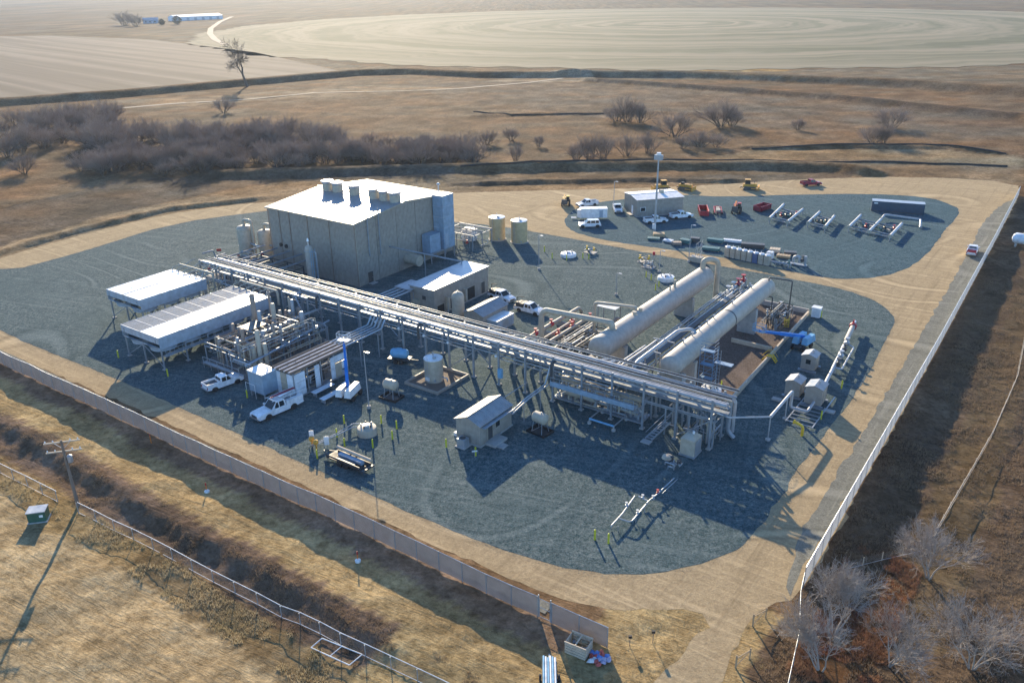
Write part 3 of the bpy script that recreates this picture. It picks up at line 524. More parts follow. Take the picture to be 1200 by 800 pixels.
MB().lathe([(r, .4), (r, 4.5), (r * .95, 4.85), (r * .75, 5.2), (r * .4, 5.42), (.02, 5.5)], n=26).build('shell', 'tank_tan', t); MB().lathe([(r * .8, 0), (r * .8, .4)], n=16).build('skirt', 'steel_grey', t); MB().cyl((0, 0, 5.4), (0, 0, 5.7), .1, 8).build('nozzle', 'galv', t); MB().pipe([(-1.0, -.5, 1), (-1.6, -.8, 1), (-1.6, -.8, 3.4)], .06, 6).build('level_gauge', 'galv', t)
def knock(label, a, b, r, h):
    t = sthing('knockout_drum', label, 'vessel', a, b); MB().lathe([(r, .8), (r, h - .9), (r * .96, h - .55), (r * .8, h - .25), (r * .45, h - .05), (.02, h)], n=28).build('shell', 'pipe_tan', t)
    MB().lathe([(r * .9, 0), (r * .9, .8)], n=20).build('skirt', 'steel_grey', t); MB().pipe([(0, 0, h - .1), (0, 0, h + 1.2), (r + .6, .2, h + 1.2), (r + .6, .2, .2)], .33, 12, .8).build('outlet_pipe', 'pipe_tan', t); MB().pipe([(r, -.2, h * .45), (r + 3.5, -.6, h * .45)], .2, 8).build('inlet_pipe', 'galv', t)
    MB().lathe([(r + .06, h * .35), (r + .06, h * .35 + .12)], n=28).build('band', 'trim_tan', t)
knock('larger tan knockout drum with a looped pipe, left of the big building', -35.3, 1.2, 1.75, 7.0); knock('smaller tan knockout drum with a looped pipe, next to the building wall', -31.8, 3.6, 1.6, 6.0)
t = sthing('scrubber_column', 'slim pale scrubber column with caged ladder before the building front', 'column', -8.3, -4.6); r = .78
MB().lathe([(r, .6), (r, 7.6), (r * .9, 7.95), (r * .55, 8.25), (.2, 8.35)], n=20).build('shell', 'vessel', t); MB().lathe([(r, 0), (r, .6)], n=16).build('skirt', 'steel_grey', t); MB().cyl((0, 0, 8.3), (0, 0, 9.2), .16, 8).lathe([(.1, 9.0), (.3, 9.2), (.12, 9.8)], n=8).build('top_nozzle', 'alum', t); MB().lathe([(r + .1, 7.2), (r + .1, 7.35)], n=20).build('band', 'galv', t)
mb = MB()
for k in range(14): z = .8 + k * .5; mb.cyl((.9, -.5, z), (1.5, -.5, z), .025, 5); mb.cyl((1.5, -.5, z), (1.5, .2, z), .02, 5)
for x, y in ((.9, -.5), (1.5, -.5), (1.5, .2)): mb.cyl((x, y, .2), (x, y, 7.9), .035, 6)
mb.build('ladder_cage', 'blue_pale', t); MB().pipe([(.4, 0, 7.0), (1.9, 0, 7.3), (2.0, 0, 6.0), (2.0, 0, .3)], .12, 8).build('side_pipe', 'galv', t)

# ------------------------------------------------------------------ air coolers
def cooler(label, a0, a1, b0, b1, bays, dark):
    t = sthing('air_cooler', label, 'air cooler', a0, b0); X, Y = a1 - a0, b1 - b0; zt_, zb = 5.5, 3.5
    for s_ in (0, 1):
        x0, x1 = X * s_ / 2 + .04, X * (s_ + 1) / 2 - .04
        MB().box(x0, x1, 0, Y, zt_ - .5, zt_ - .12).build('tube_bundle', 'dark_steel' if (dark and s_ == 0) else 'alum', t)
        nn = 9 if Y > 16 else 5
        for k in range(nn):
            for j in range(2):
                u0, u1 = x0 + (x1 - x0) * j / 2 + .03, x0 + (x1 - x0) * (j + 1) / 2 - .03
                if dark and s_ == 0:
                    lv = MB()
                    for i in range(9): yy = Y * (k + (i + .3) / 9) / nn; lv.box(u0, u1, yy, yy + Y / nn / 9 * .5, zt_ - .1, zt_ - .02)
                    lv.build('louver', 'louver_dark', t)
                else: MB().box(u0, u1, Y * k / nn + .04, Y * (k + 1) / nn - .04, zt_ - .1, zt_).build('louver', 'alum', t)
        for k in range(nn + 1): yy = min(max(Y * k / nn, .04), Y - .04); MB().box(x0, x1, yy - .04, yy + .04, zt_ - .11, zt_ + .015).build('louver_bar', 'pipe_pale', t)
    for x, y0, y1 in ((-.06, 0, Y), (X, 0, Y)): MB().box(x, x + .06, y0, y1, zb, zt_ + .02).build('side_panel', 'cooler_grey', t)
    for y in (-.06, Y): MB().box(-.06, X + .06, y, y + .06, zb + .9, zt_ + .02).build('end_panel', 'cooler_grey', t)
    MB().box(X / 2 - .04, X / 2 + .04, -.05, Y, zt_ - .05, zt_ + .06).build('divider', 'steel_grey', t)
    for k in range(bays):
        for s_ in (.25, .75):
            c = (X * s_, Y * (k + .5) / bays, 0); MB().lathe([(2.0, 2.7), (2.0, 3.0), (2.35, 3.6)], c, 24, cap=False).build('fan_ring', 'cooler_grey', t)
            fb = MB()
            for q in range(5): an = q * 1.2566; fb.beam((c[0], c[1], 2.95), (c[0] + 1.85 * math.cos(an), c[1] + 1.85 * math.sin(an), 2.95), .35, .05)
            fb.cyl((c[0], c[1], 2.5), (c[0], c[1], 3.1), .3, 10).build('fan', 'dark_steel', t)
    k = bays + 1
    for i in range(k):
        y = .25 + (Y - .5) * i / bays
        for x in (.25, X / 2, X - .25): MB().cbox((x, y, 1.75), .2, .2, 3.5).build('leg', 'steel_grey', t); MB().cbox((x, y, .06), .6, .6, .16).build('footing', 'concrete', t)
        MB().beam((.25, y, .4), (X / 2, y, 3.2), .1).beam((X - .25, y, .4), (X / 2, y, 3.2), .1).build('brace', 'steel_grey', t); MB().beam((0, y, zb), (X, y, zb), .22).build('cross_beam', 'cooler_grey', t)
    MB().box(X + .06, X + .9, .2, Y - .2, 2.45, 2.53).build('walkway', 'galv', t); mb = MB()
    for i in range(int(Y / 1.5)): mb.cyl((X + .88, .3 + i * 1.5, 2.5), (X + .88, .3 + i * 1.5, 3.5), .025, 5)
    mb.cyl((X + .88, .3, 3.5), (X + .88, Y - .3, 3.5), .03, 5).cyl((X + .88, .3, 3.0), (X + .88, Y - .3, 3.0), .02, 5).build('handrail', 'cooler_grey', t)
    for i in range(6): x = .6 + (X - 1.2) * i / 5; MB().pipe([(x, Y - .3, zt_ - .2), (x, Y - .3, zt_ + .5), (x, Y + 1.6, zt_ + .5)], .11, 8).build('nozzle_pipe', 'pipe_tan', t)
    MB().pipe([(0, Y + 1.6, zt_ + .5), (X, Y + 1.6, zt_ + .5), (X, Y + 1.6, zt_ - 2)], .22, 10).build('header_pipe', 'pipe_tan', t)
    for x in (.8, X - .8): MB().box(x - .05, x + .05, -.14, -.065, zb + 1.0, zt_ - .3).build('stiffener', 'steel_grey', t)
cooler('shorter two-fan-row air cooler on legs with all bright silver top panels', -26.0, -15.8, -36.3, -23.0, 3, False); cooler('longer air cooler on legs, one half of its top dark louvers', -8.3, 1.8, -44.3, -22.7, 5, True)

# ------------------------------------------------------------------ pipe rack
t = sthing('pipe_rack', 'long steel pipe rack crossing the whole plant with silver pipes on top', 'pipe rack', 0, 0)
BF, BB, ZB = -19.3, -15.3, 6.1; cols = [43.3 + 4.7 * k for k in range(-14, 9)]
for i, a_ in enumerate(cols):
    for b_ in (BF, BB): MB().box(a_ - .13, a_ + .13, b_ - .13, b_ + .13, .1, 7.0 if b_ == BF else 6.6).build('column', 'steel_grey', t); MB().cbox((a_, b_, .08), .6, .6, .2).build('footing', 'concrete', t)
    MB().beam((a_, BF, ZB), (a_, BB, ZB), .26, .3).build('beam', 'steel_grey', t); MB().beam((a_, BF, 4.2), (a_, BB, 4.2), .2).build('beam', 'steel_grey', t)
for i in range(len(cols) - 1):
    a0, a1 = cols[i], cols[i + 1]
    for b_ in (BF, BB): MB().beam((a0 + .13, b_, ZB - .05), (a1 - .13, b_, ZB - .05), .14, .24).build('beam', 'galv', t)
    if i % 5 != 4: MB().beam((a0 + .13, BF, 4.3), (a1 - .4, BF, 4.3), .12).build('strut', 'galv', t)
    if i % 4 == 1: MB().beam((a0, BF, .5), (a1, BF, 4.1), .13).build('brace', 'steel_grey', t); MB().beam((a1, BB, .5), (a0, BB, 4.1), .13).build('brace', 'steel_grey', t)
    for s_ in (.33, .66): MB().beam((a0 + 4.7 * s_, BF, ZB), (a0 + 4.7 * s_, BB, ZB), .12, .16).build('beam', 'steel_grey', t)
A0, A1 = -22.8, 82.6
for b_, r_, z_, mt, e0, e1 in ((-18.95, .24, 6.5, 'pipe_pale', A0, A1), (-18.4, .20, 6.46, 'pipe_pale', A0, A1), (-17.95, .09, 6.36, 'galv', A0 + 1, A1), (-17.6, .07, 6.34, 'galv', A0, A1 - 2), (-17.25, .1, 6.37, 'pipe_tan', A0 + 3, A1), (-16.9, .07, 6.34, 'galv', A0, A1 - 8), (-16.35, .30, 6.58, 'pipe_pale', A0 + 2, 70.5), (-15.85, .1, 6.36, 'galv', A0, A1), (-16.75, .06, 6.33, 'galv', 50, A1), (-16.2, .08, 6.35, 'pipe_tan', 71, A1), (-15.6, .07, 6.34, 'galv', 30, A1), (-16.55, .08, 6.35, 'galv', 71, A1)): MB().pipe([(e0, b_, z_), (e1, b_, z_)], r_, 12).build('pipe', mt, t)
for k in range(21): a_ = A0 + 2.5 + k * 5.0; MB().cyl((a_, -18.95, 6.5), (a_ + .12, -18.95, 6.5), .30, 12).build('flange', 'galv', t)
for b_, z_ in ((-15.15, 6.9), (-17.4, 6.75)):
    MB().box(A0, A1, b_ - .32, b_ - .28, z_, z_ + .14).box(A0, A1, b_ + .28, b_ + .32, z_, z_ + .14).build('tray_rail', 'galv', t); mb = MB()
    for k in range(int((A1 - A0) / .6)): mb.box(A0 + k * .6, A0 + k * .6 + .08, b_ - .28, b_ + .28, z_, z_ + .03)
    mb.build('tray_rungs', 'galv', t); MB().pipe([(A0, b_ + .1, z_ + .06), (A1, b_ + .1, z_ + .06)], .05, 6).pipe([(A0, b_ - .08, z_ + .06), (A1, b_ - .08, z_ + .06)], .04, 6).build('cable', 'black', t)
for b_, z_, r_ in ((-18.6, 4.45, .09), (-17.6, 4.42, .07), (-16.4, 4.48, .12)): MB().pipe([(2, b_, z_), (66, b_, z_)], r_, 8).build('pipe', 'galv' if r_ < .1 else 'pipe_tan', t)
for a_, b1, z0 in ((10.2, -36, 4.0), (33, -29, 4), (57.5, -27.5, 3.2)): MB().pipe([(a_, -18.4, 6.2), (a_, -19.9, 6.2), (a_, -19.9, z0)], .2, 8).build('drop_pipe', 'dark_steel', t)
for a_ in (24, 29, 34.2, 39, 48): MB().cyl((a_, -19.2, 4.5), (a_, -19.9, 4.8), .05, 6).lathe([(.12, 4.7), (.22, 4.95), (.1, 5.05)], (a_, -20, 0), 8).build('rack_lamp', 'white', t)
MB().box(48.2, 48.9, -19.95, -19.5, 1.5, 2.9).build('control_cabinet', 'blue_pale', t)
# elevated walkway with deep blue toe plates on the right part of the rack
for a0, a1, b0, b1, z_ in ((-21, 82.4, -18.2, -17.0, 4.62), (-21, 82, -16.6, -15.7, 4.75), (-21, 82, -16.9, -16.3, 5.4)): MB().box(a0, a1, b0, b1, z_, z_ + .12).build('shade_tray', 'steel_grey', t)  # solid slabs added to block the sun, so the rack casts a dense shadow
t = sthing('walkway', 'long blue grey service walkway slung under the right part of the pipe rack', 'walkway', 0, 0)
MB().box(58.0, 71.0, -20.9, -19.75, 3.35, 3.45).build('grating', 'galv', t); MB().box(58.0, 71.0, -20.98, -20.92, 3.3, 4.0).build('toe_plate', 'blue_grey', t)
for k in range(10): a_ = 58.1 + k * 1.42; MB().cyl((a_, -20.9, 3.4), (a_, -20.9, 4.6), .03, 6).build('rail_post', 'blue_grey', t)
MB().cyl((58.0, -20.9, 4.6), (71, -20.9, 4.6), .03, 6).build('handrail', 'galv', t)
for a_ in (59, 64.5, 70): MB().beam((a_, -20.9, 3.3), (a_, -19.4, 2.2), .1).build('bracket', 'steel_grey', t)
pt = sthing('valve_skid', 'long valve and pipe skid standing under the right part of the rack', 'pipe skid', 0, 0); MB().box(57, 71, -18.6, -15.8, .15, .4).build('base_frame', 'steel_grey', pt); pipe_tangle(pt, 57.2, 70.8, -18.4, -16, 3.6, 44, 5, nv=7, vm='galv', rmax=.22)
for b_, z_, r_, a0, a1 in ((-17.9, 1.5, .55, 58, 64), (-16.6, 1.4, .5, 62.5, 70), (-17.2, 3.0, .42, 57.5, 63.5), (-17.4, 3.1, .45, 65, 70.6)): MB().lathe([(.05, a0), (r_ * .7, a0 + .12), (r_, a0 + .35), (r_, a1 - .35), (r_ * .7, a1 - .12), (.05, a1)], (0, b_, z_), 18, 'x').build('shade_shell', 'pipe_tan', pt)  # solid shells added under the rack to fill out its shadow
# rack end platform, stair, steel tank
t = sthing('end_platform', 'open steel platform frame at the right end of the pipe rack', 'platform', 0, 0); frame_rack(t, 71.3, 81.2, -19.0, -13.6, 3.9, 4, 3, 'steel_grey', .18)
for k in range(4): MB().box(71.3 + k * 2.5, 73.7 + k * 2.5, -14.9, -13.6, 4.0, 4.08).build('grating', 'galv', t)
for b_, r_ in ((-14.5, .12), (-14.0, .16)): MB().pipe([(72, b_, 5.0), (82, b_, 5.0), (82, b_, .3)], r_, 8).build('pipe', 'pipe_pale', t)
pipe_tangle(t, 74, 81, -18.6, -14, 3.6, 14, 9, nv=3, vm='galv'); MB().pipe([(81.7, -15.2, 5.5), (81.7, -15.2, 1.0), (82.6, -15.2, .2)], .3, 12).build('riser', 'steel_grey', t)
t = sthing('stair', 'short galvanised stair leading up to the rack end platform', 'stair', 0, 0)
for s_ in (-.45, .45): MB().beam((73.6 + s_, -21.6, .2), (74.9 + s_, -18.9, 2.0), .08, .25).build('stringer', 'galv', t); MB().cyl((73.6 + s_, -21.6, 1.1), (74.9 + s_, -18.9, 2.95), .03, 6).build('handrail', 'galv', t)
for k in range(8): f_ = (k + .5) / 8; MB().cbox((73.6 + 1.3 * f_, -21.6 + 2.7 * f_, .2 + 1.8 * f_), .85, .28, .04).build('tread', 'galv', t)
MB().box(72.9, 74.2, -22.6, -21.6, 0, .12).build('landing', 'concrete', t)
t = sthing('steel_tank', 'grey square topped tank at the foot of the rack end platform', 'tank', 79.4, -21.6); MB().box(-.95, .95, -1.1, 1.1, .35, 2.5, 0, 0).box(-.95, .95, -1.1, 1.1, 2.5, 2.9, .5, .6).build('shell', 'tank_tan', t); MB().cyl((.2, .2, 2.8), (.2, .2, 3.2), .16, 10).build('vent', 'white', t); MB().box(-1.05, 1.05, -1.2, 1.2, .1, .35).build('skid', 'steel_grey', t); MB().box(.96, 1.0, -.9, .9, .5, 2.3).build('panel', 'galv', t)
t = sthing('valve_set', 'small pump and valve set on the gravel before the grey square tank', 'valve set', 79.0, -24.5); pipe_tangle(t, -.9, .9, -2.2, 0, 1.0, 7, 12, nv=3, vm='dark_steel', rmax=.1); MB().lathe([(.7, .05), (.6, .35), (.2, .5)], (-1.5, .3, 0), 12).build('cover', 'wood_pale', t)
t = sthing('overhead_pipe', 'pale overhead pipe dropping from the rack end and bending to the analyzer huts', 'pipe', 0, 0)
MB().pipe([(81.2, -18.6, 5.0), (82.6, -17.6, 4.3), (86.3, -12.9, 3.4)], .12, 8).build('pipe', 'pipe_pale', t)
MB().pipe([(86.3, -12.9, 3.4), (86.3, -12.7, 3.4), (86.3, -4.2, 3.4), (86.3, -4.2, .9), (88.6, -4.2, .9), (88.6, -1.5, 1.2)], .2, 10).build('pipe', 'pipe_pale', t)
for p in ((86.3, -12.9), (86.3, -6.2)): MB().cyl((*p, 0), (*p, 3.3), .08, 8).build('support', 'galv', t); MB().lathe([(.35, 0), (.35, .18), (.12, .3)], (*p, 0), 10).build('footing', 'concrete', t)

# ------------------------------------------------------------------ buildings in the plant
def hut(name, label, a0, a1, b0, b1, he, hr, wall, roof, ridge='b', rz=None, loc=None):
    """gable hut; local x along a, y along b"""
    t = sthing(name, label, 'hut', a0, b0) if loc is None else thing(name, label, 'hut', loc, rz); X, Y = a1 - a0, b1 - b0
    if ridge == 'a': pass
    for p, u, w, nn in (((0, 0, .15), (1, 0, 0), X, (0, -1, 0)), ((X, 0, .15), (0, 1, 0), Y, (1, 0, 0)), ((0, Y, .15), (1, 0, 0), X, (0, 1, 0)), ((0, 0, .15), (0, 1, 0), Y, (-1, 0, 0))): MB().corr(p, u, (0, 0, 1), w, he - .15, .3, .03, nn).build('wall', wall, t)
    ov = .22
    if hr > he:
        if ridge == 'b':
            for y in (0, Y): MB().add([(0, y, he), (X, y, he), (X / 2, y, hr)], [(0, 1, 2)]).build('gable', wall, t)
            for s_ in (0, 1): x0 = -ov if s_ == 0 else X + ov; sl = Vector(((1 if s_ == 0 else -1) * (X / 2 + ov), 0, hr - he)); MB().corr((x0, -ov, he), (0, 1, 0), sl, Y + 2 * ov, sl.length, .45, .05, (0, 0, 1)).build('roof', roof, t)
            MB().box(X / 2 - .15, X / 2 + .15, -ov, Y + ov, hr + .02, hr + .08).build('ridge_cap', roof, t)
        else:
            for x in (0, X): MB().add([(x, 0, he), (x, Y, he), (x, Y / 2, hr)], [(0, 1, 2)]).build('gable', wall, t)
            for s_ in (0, 1): y0 = -ov if s_ == 0 else Y + ov; sl = Vector((0, (1 if s_ == 0 else -1) * (Y / 2 + ov), hr - he)); MB().corr((-ov, y0, he), (1, 0, 0), sl, X + 2 * ov, sl.length, .45, .05, (0, 0, 1)).build('roof', roof, t)
            MB().box(-ov, X + ov, Y / 2 - .15, Y / 2 + .15, hr + .02, hr + .08).build('ridge_cap', roof, t)
    else: MB().box(-ov, X + ov, -ov, Y + ov, he, he + .16).build('roof', roof, t)
    MB().box(-.15, X + .15, -.15, Y + .15, 0, .15).build('foundation', 'concrete', t); return t
def opening(t, name, x0, x1, y0, y1, z0, z1, mt='dark_steel', fr=None):
    d = MB().box(x0, x1, y0, y1, z0, z1).build(name, mt, t)
    if fr:
        (xa, xb, ya, yb) = (x0 - .01, x1 + .03, y0, y1)
        MB().box(x0, x1 + .03, y0 - .08, y0, z0 - .08, z1 + .08).box(x0, x1 + .03, y1, y1 + .08, z0 - .08, z1 + .08).box(x0, x1 + .03, y0, y1, z1, z1 + .08).build('frame', fr, d)
    return d
t = hut('electrical_building', 'long tan electrical building with smooth grey roof behind the pipe rack', 17.1, 22.7, -4.0, 11.9, 5.0, 5.0, 'wall_tan', 'roof_grey')
opening(t, 'opening', 5.61, 5.66, .7, 2.6, .3, 1.9, 'black', 'trim_tan'); opening(t, 'opening', 5.61, 5.66, 3.6, 5.6, .3, 2.2, 'black', 'trim_tan'); opening(t, 'opening', 5.61, 5.66, 9, 11.6, .3, 2.6, 'black', 'trim_tan'); opening(t, 'door', 5.61, 5.66, 13.6, 14.7, .3, 2.5, 'dark_steel', 'trim_tan')
for y in (3.0, 6.3, 8.0): MB().box(5.65, 6.4, y, y + .5, .6, 3.0).build('wall_unit', 'tank_tan', t)
MB().box(1.2, 2.2, -.9, -.05, 1.2, 2.8).build('wall_unit', 'tank_tan', t); MB().box(2.9, 3.7, -.1, -.04, 2.9, 3.6).build('wall_vent', 'dark_steel', t)
t = sthing('pipe_bridge', 'short bridge of four silver pipes from the rack to the electrical building', 'pipe bridge', 0, 0)
for k in range(4): MB().pipe([(14.6 + k * 1.05, -15.6, 4.4), (14.6 + k * 1.05, -4.6, 4.2)], .16, 10).build('pipe', 'pipe_pale', t)
MB().box(14.2, 18.2, -5.0, -.5, 4.42, 4.5).build('cover_plate', 'roof_grey', t)
for a_ in (14.4, 18.2):
    for b_ in (-12, -8, -4.4): MB().cbox((a_, b_, 2.0), .16, .16, 4.0).build('post', 'steel_grey', t)
for b_ in (-12, -8, -4.4): MB().beam((14.2, b_, 4.0), (18.4, b_, 4.0), .14).build('beam', 'steel_grey', t)
t = sthing('wall_pipe', 'dark pipe run from the building gable to the grey roofed electrical building', 'pipe', 0, 0); MB().pipe([(.1, 9, 6.0), (2, 9, 6.0), (17.5, 10.5, 5.5), (17.5, 10.5, 5.15)], .16, 8).build('pipe', 'steel_grey', t); MB().cyl((8.8, 9.7, 0), (8.8, 9.7, 5.7), .1, 8).build('support', 'galv', t)
t = hut('gable_hut', 'small tan gable hut beside the upright bullet tank', 30.0, 34.1, -4.8, 2.3, 2.9, 3.75, 'wall_tan', 'roof_pale'); opening(t, 'window', 4.11, 4.15, 1.2, 2.0, 1.4, 2.1, 'glass', 'trim_tan'); opening(t, 'door', 4.11, 4.15, 5.2, 6.2, .2, 2.3, 'dark_steel', 'trim_tan')
t = sthing('equipment_cabinet', 'pale grey flat topped equipment box in front of the small gable hut', 'cabinet', 35.0, -1.4); MB().box(-1.35, 1.35, -2.4, 2.4, .25, 2.05).build('cabinet', 'cooler_grey', t); MB().box(-1.42, -.02, -2.48, 2.48, 2.05, 2.15).build('lid', 'white', t); MB().box(.02, 1.42, -2.48, 2.48, 2.05, 2.15).build('lid', 'white', t); MB().box(-1.3, 1.3, -2.3, 2.3, 0, .25).build('base', 'concrete', t); MB().box(1.35, 1.4, -.8, .8, .5, 1.8).build('door', 'galv', t)
t = hut('control_hut', 'tan control hut with a ridged metal gable roof near the front fence', 52.7, 56.6, -35.2, -28.3, 3.1, 3.95, 'wall_tan', 'roof_pale')
opening(t, 'door', 3.91, 3.95, 1.6, 2.6, .2, 2.3, 'dark_steel', 'trim_tan'); opening(t, 'window', 3.91, 3.95, 3.3, 4.2, 1.4, 2.2, 'glass', 'trim_tan'); MB().box(3.95, 5.6, .9, 3.6, 0, .35).build('porch', 'concrete', t); MB().box(5.6, 6.6, 1.2, 2.4, 0, .15).build('step', 'concrete', t)
MB().box(3.95, 4.6, 0.2, 6.6, 2.75, 2.85).build('awning', 'steel_grey', t); MB().box(1.2, 2.4, -1.5, -.4, .15, 1.2).build('condenser', 'galv', t); MB().box(1.0, 2.6, -1.7, -.2, 0, .15).build('condenser_pad', 'concrete', t); MB().lathe([(.4, 1.2), (.4, 1.26)], (1.8, -.95, 0), 14).build('fan_grille', 'dark_steel', t)
MB().box(-.9, -.1, .5, 1.5, 0, .5).build('side_step', 'white', t)
t = sthing('hut_pipes', 'two pale pipes climbing from the control hut to the pipe rack', 'pipe run', 0, 0)
MB().pipe([(57.2, -29.5, 2.6), (57.2, -25.5, 3.2), (57.2, -21, 3.3), (57.2, -19.7, 5.6)], .12, 8).pipe([(57.6, -29.5, 2.6), (57.6, -25.5, 3.2), (57.6, -20.4, 3.3)], .1, 8).build('pipe', 'pipe_pale', t); MB().pipe([(53.5, -28, 2.2), (53.5, -20, 2.2)], .07, 8).build('pipe', 'galv', t)
for b_ in (-26.5, -22.5): MB().cyl((57.4, b_, 0), (57.4, b_, 3.1), .06, 8).build('support', 'galv', t)
# frame skids, process modules around the coolers
t = sthing('process_skid', 'crowded process skid of vessels, rails and pipes beside the longer cooler', 'process skid', 0, 0)
MB().box(4.5, 16.5, -39.5, -22, .05, .3).build('base_frame', 'skid_floor', t); frame_rack(t, 5.5, 15.8, -39, -23, 3.2, 3, 5, 'steel_grey', .15)
MB().beam((10.4, -37, 4.1), (10.4, -16, 4.1), .45, .2).build('cable_tray', 'pipe_pale', t); MB().beam((16.6, -40, 3.0), (13.6, -20.5, 3.0), .3, .18).build('cable_tray', 'cooler_grey', t); MB().beam((13.2, -39.6, 3.1), (17.2, -39.6, 3.1), .22, .2).build('beam', 'pipe_pale', t); MB().beam((10.3, -37, 3.6), (10.3, -36.9, .2), .2).build('post', 'galv', t)
for x, y, r_, z0, z1, mt in ((5.6, -29.2, .42, 1.0, 8.6, 'bronze'), (5.2, -25.6, .2, 1.0, 8.2, 'bronze'), (8.5, -32.5, .5, .5, 4.0, 'bronze'), (9.6, -31, .35, .5, 4.4, 'tank_tan'), (12.5, -28.4, .3, .4, 4.2, 'bronze'), (13.3, -27.4, .26, .4, 4.0, 'tank_tan'), (14.2, -29, .3, .4, 3.5, 'bronze'), (11.5, -24, .3, .4, 3.6, 'bronze')):
    v = MB().lathe([(r_, z0), (r_, z1), (r_ * .7, z1 + r_ * .4), (.05, z1 + r_ * .55)], (x, y, 0), 16).build('column', mt, t); MB().lathe([(r_ * 1.25, z0 + 1), (r_ * 1.25, z0 + 1.1)], (x, y, 0), 16).lathe([(r_ * 1.25, z1 - .3), (r_ * 1.25, z1 - .2)], (x, y, 0), 16).build('flange', 'galv', v)
MB().lathe([(.1, -1.6), (.55, -1.35), (.8, -1), (.8, 1), (.55, 1.35), (.1, 1.6)], (8.6, -35.6, 1.6), 18, 'y').build('drum', 'galv', t); MB().lathe([(.1, -.9), (.5, -.7), (.62, -.4), (.62, .6), (.4, .85), (.1, .95)], (13.2, -23.4, 2.2), 16).build('drum', 'vessel', t)
frame_rack(t, 7.5, 13.5, -34, -27, 5.0, 2, 3, 'steel_grey', .14); MB().box(7.5, 10.4, -34, -30.6, 5.05, 5.12).build('grating', 'dark_steel', t)
vq = random.Random(77)
for k in range(26):
    x, y, r_, z1 = vq.uniform(5.2, 15.8), vq.uniform(-37, -21.5), vq.uniform(.16, .4), vq.uniform(3.8, 7.0); MB().lathe([(r_, .3), (r_, z1), (r_ * .7, z1 + r_ * .4), (.04, z1 + r_ * .5)], (x, y, 0), 14).build('column', vq.choice(['bronze', 'tank_tan', 'pipe_tan', 'steel_grey']), t)
pipe_tangle(t, 5, 16, -39, -22.5, 4.8, 80, 3, ('galv', 'bronze', 'pipe_tan', 'steel_grey', 'pipe_pale'), 'galv', 16)
t = sthing('rail_walkway', 'galvanised handrail walkway at the front edge of the process skid', 'walkway', 0, 0)
for z in (1.2, 2.0): MB().cyl((6.2, -40.2, z), (15, -40.2, z), .04, 6).build('handrail', 'pipe_pale', t)
for k in range(6): MB().cyl((6.2 + k * 1.76, -40.2, .1), (6.2 + k * 1.76, -40.2, 2.0), .04, 6).build('rail_post', 'galv', t)
MB().box(6, 15.2, -40.2, -39.6, .9, .98).build('grating', 'galv', t)
t = sthing('support_frame', 'tall galvanised brace frame between the longer cooler and the pipe rack', 'support frame', 0, 0)
for x in (2.6, 9): MB().cbox((x, -20.8, 3.1), .22, .22, 6.2).build('post', 'steel_grey', t)
for p, q in (((2.6, -20.8, .4), (5.8, -20.8, 6.1)), ((9, -20.8, .4), (5.8, -20.8, 6.1)), ((2.6, -20.8, 6.1), (9, -20.8, 6.1)), ((5.8, -20.8, 6.1), (5.8, -19.4, 6.1))): MB().beam(p, q, .2).build('brace', 'cooler_grey', t)
t = sthing('equipment_module', 'open module with white wall panels and striped pipe roof near the service truck', 'module', 22.4, -39.6); X, Y = 4.2, 10.6
MB().box(0, X, 0, Y, .1, .35).build('base_frame', 'steel_grey', t)
for x in (.1, X - .1):
    for k in range(5): MB().cbox((x, .1 + (Y - .2) * k / 4, 2.2), .16, .16, 3.8).build('post', 'steel_grey', t)
for k in range(9): MB().pipe([(.15 + k * (X - .3) / 8, -.2, 4.25), (.15 + k * (X - .3) / 8, Y + .2, 4.25)], .12 if k % 2 else .2, 8).build('roof_pipe', 'alum' if k % 2 else 'insul_brown', t)
for k in range(5): MB().beam((0, .1 + (Y - .2) * k / 4, 4.05), (X, .1 + (Y - .2) * k / 4, 4.05), .14).build('beam', 'pipe_pale', t)
for y0, y1, z0, z1 in ((.2, 2.1, .4, 1.4), (.2, 2.1, 1.46, 2.5), (.2, 2.1, 2.56, 3.9), (4.0, 4.9, .4, 2.0), (4.0, 4.9, 2.06, 3.9), (7.1, 7.9, .4, 2.0), (7.1, 7.9, 2.06, 3.9), (7.95, 10.4, 2.9, 3.9), (9.3, 10.4, 1.4, 2.7)): MB().box(X - .02, X + .08, y0, y1, z0, z1).build('wall_panel', 'panel_white', t)
for x0, x1 in ((.2, 1.5), (1.58, 2.8), (2.9, 4.1)):
    for z0, z1 in ((.4, 2.1), (2.18, 3.9)): MB().box(x0, x1, -.08, .02, z0, z1).build('wall_panel', 'panel_white' if x0 != 1.58 else 'tank_tan', t)
MB().box(X - .02, X + .06, 8.0, 9.2, .4, 2.7).build('wall_panel', 'tank_tan', t); MB().box(.02, .1, .2, Y - .2, .4, 3.8).build('wall_panel', 'dark_steel', t)  # back wall coloured dark so the openings look shaded inside
pipe_tangle(t, .5, 3.6, .6, 10, 3.3, 16, 22, nv=4, vm='dark_steel'); MB().box(1, 3.2, 2.6, 3.6, .4, 1.9).box(1, 3.2, 5.4, 6.6, .4, 1.8).build('pump', 'dark_steel', t)
t = sthing('pipe_bundle', 'bundle of five silver pipes joining the striped pipe roof to the rack', 'pipe bundle', 0, 0)
for k in range(5): MB().pipe([(22.8 + k * .75, -28.8, 4.25), (22.8 + k * .75, -20.6, 4.3), (22.8 + k * .75, -19.6, 5.6)], .13, 8).build('pipe', 'pipe_pale' if k % 2 else 'cooler_grey', t)
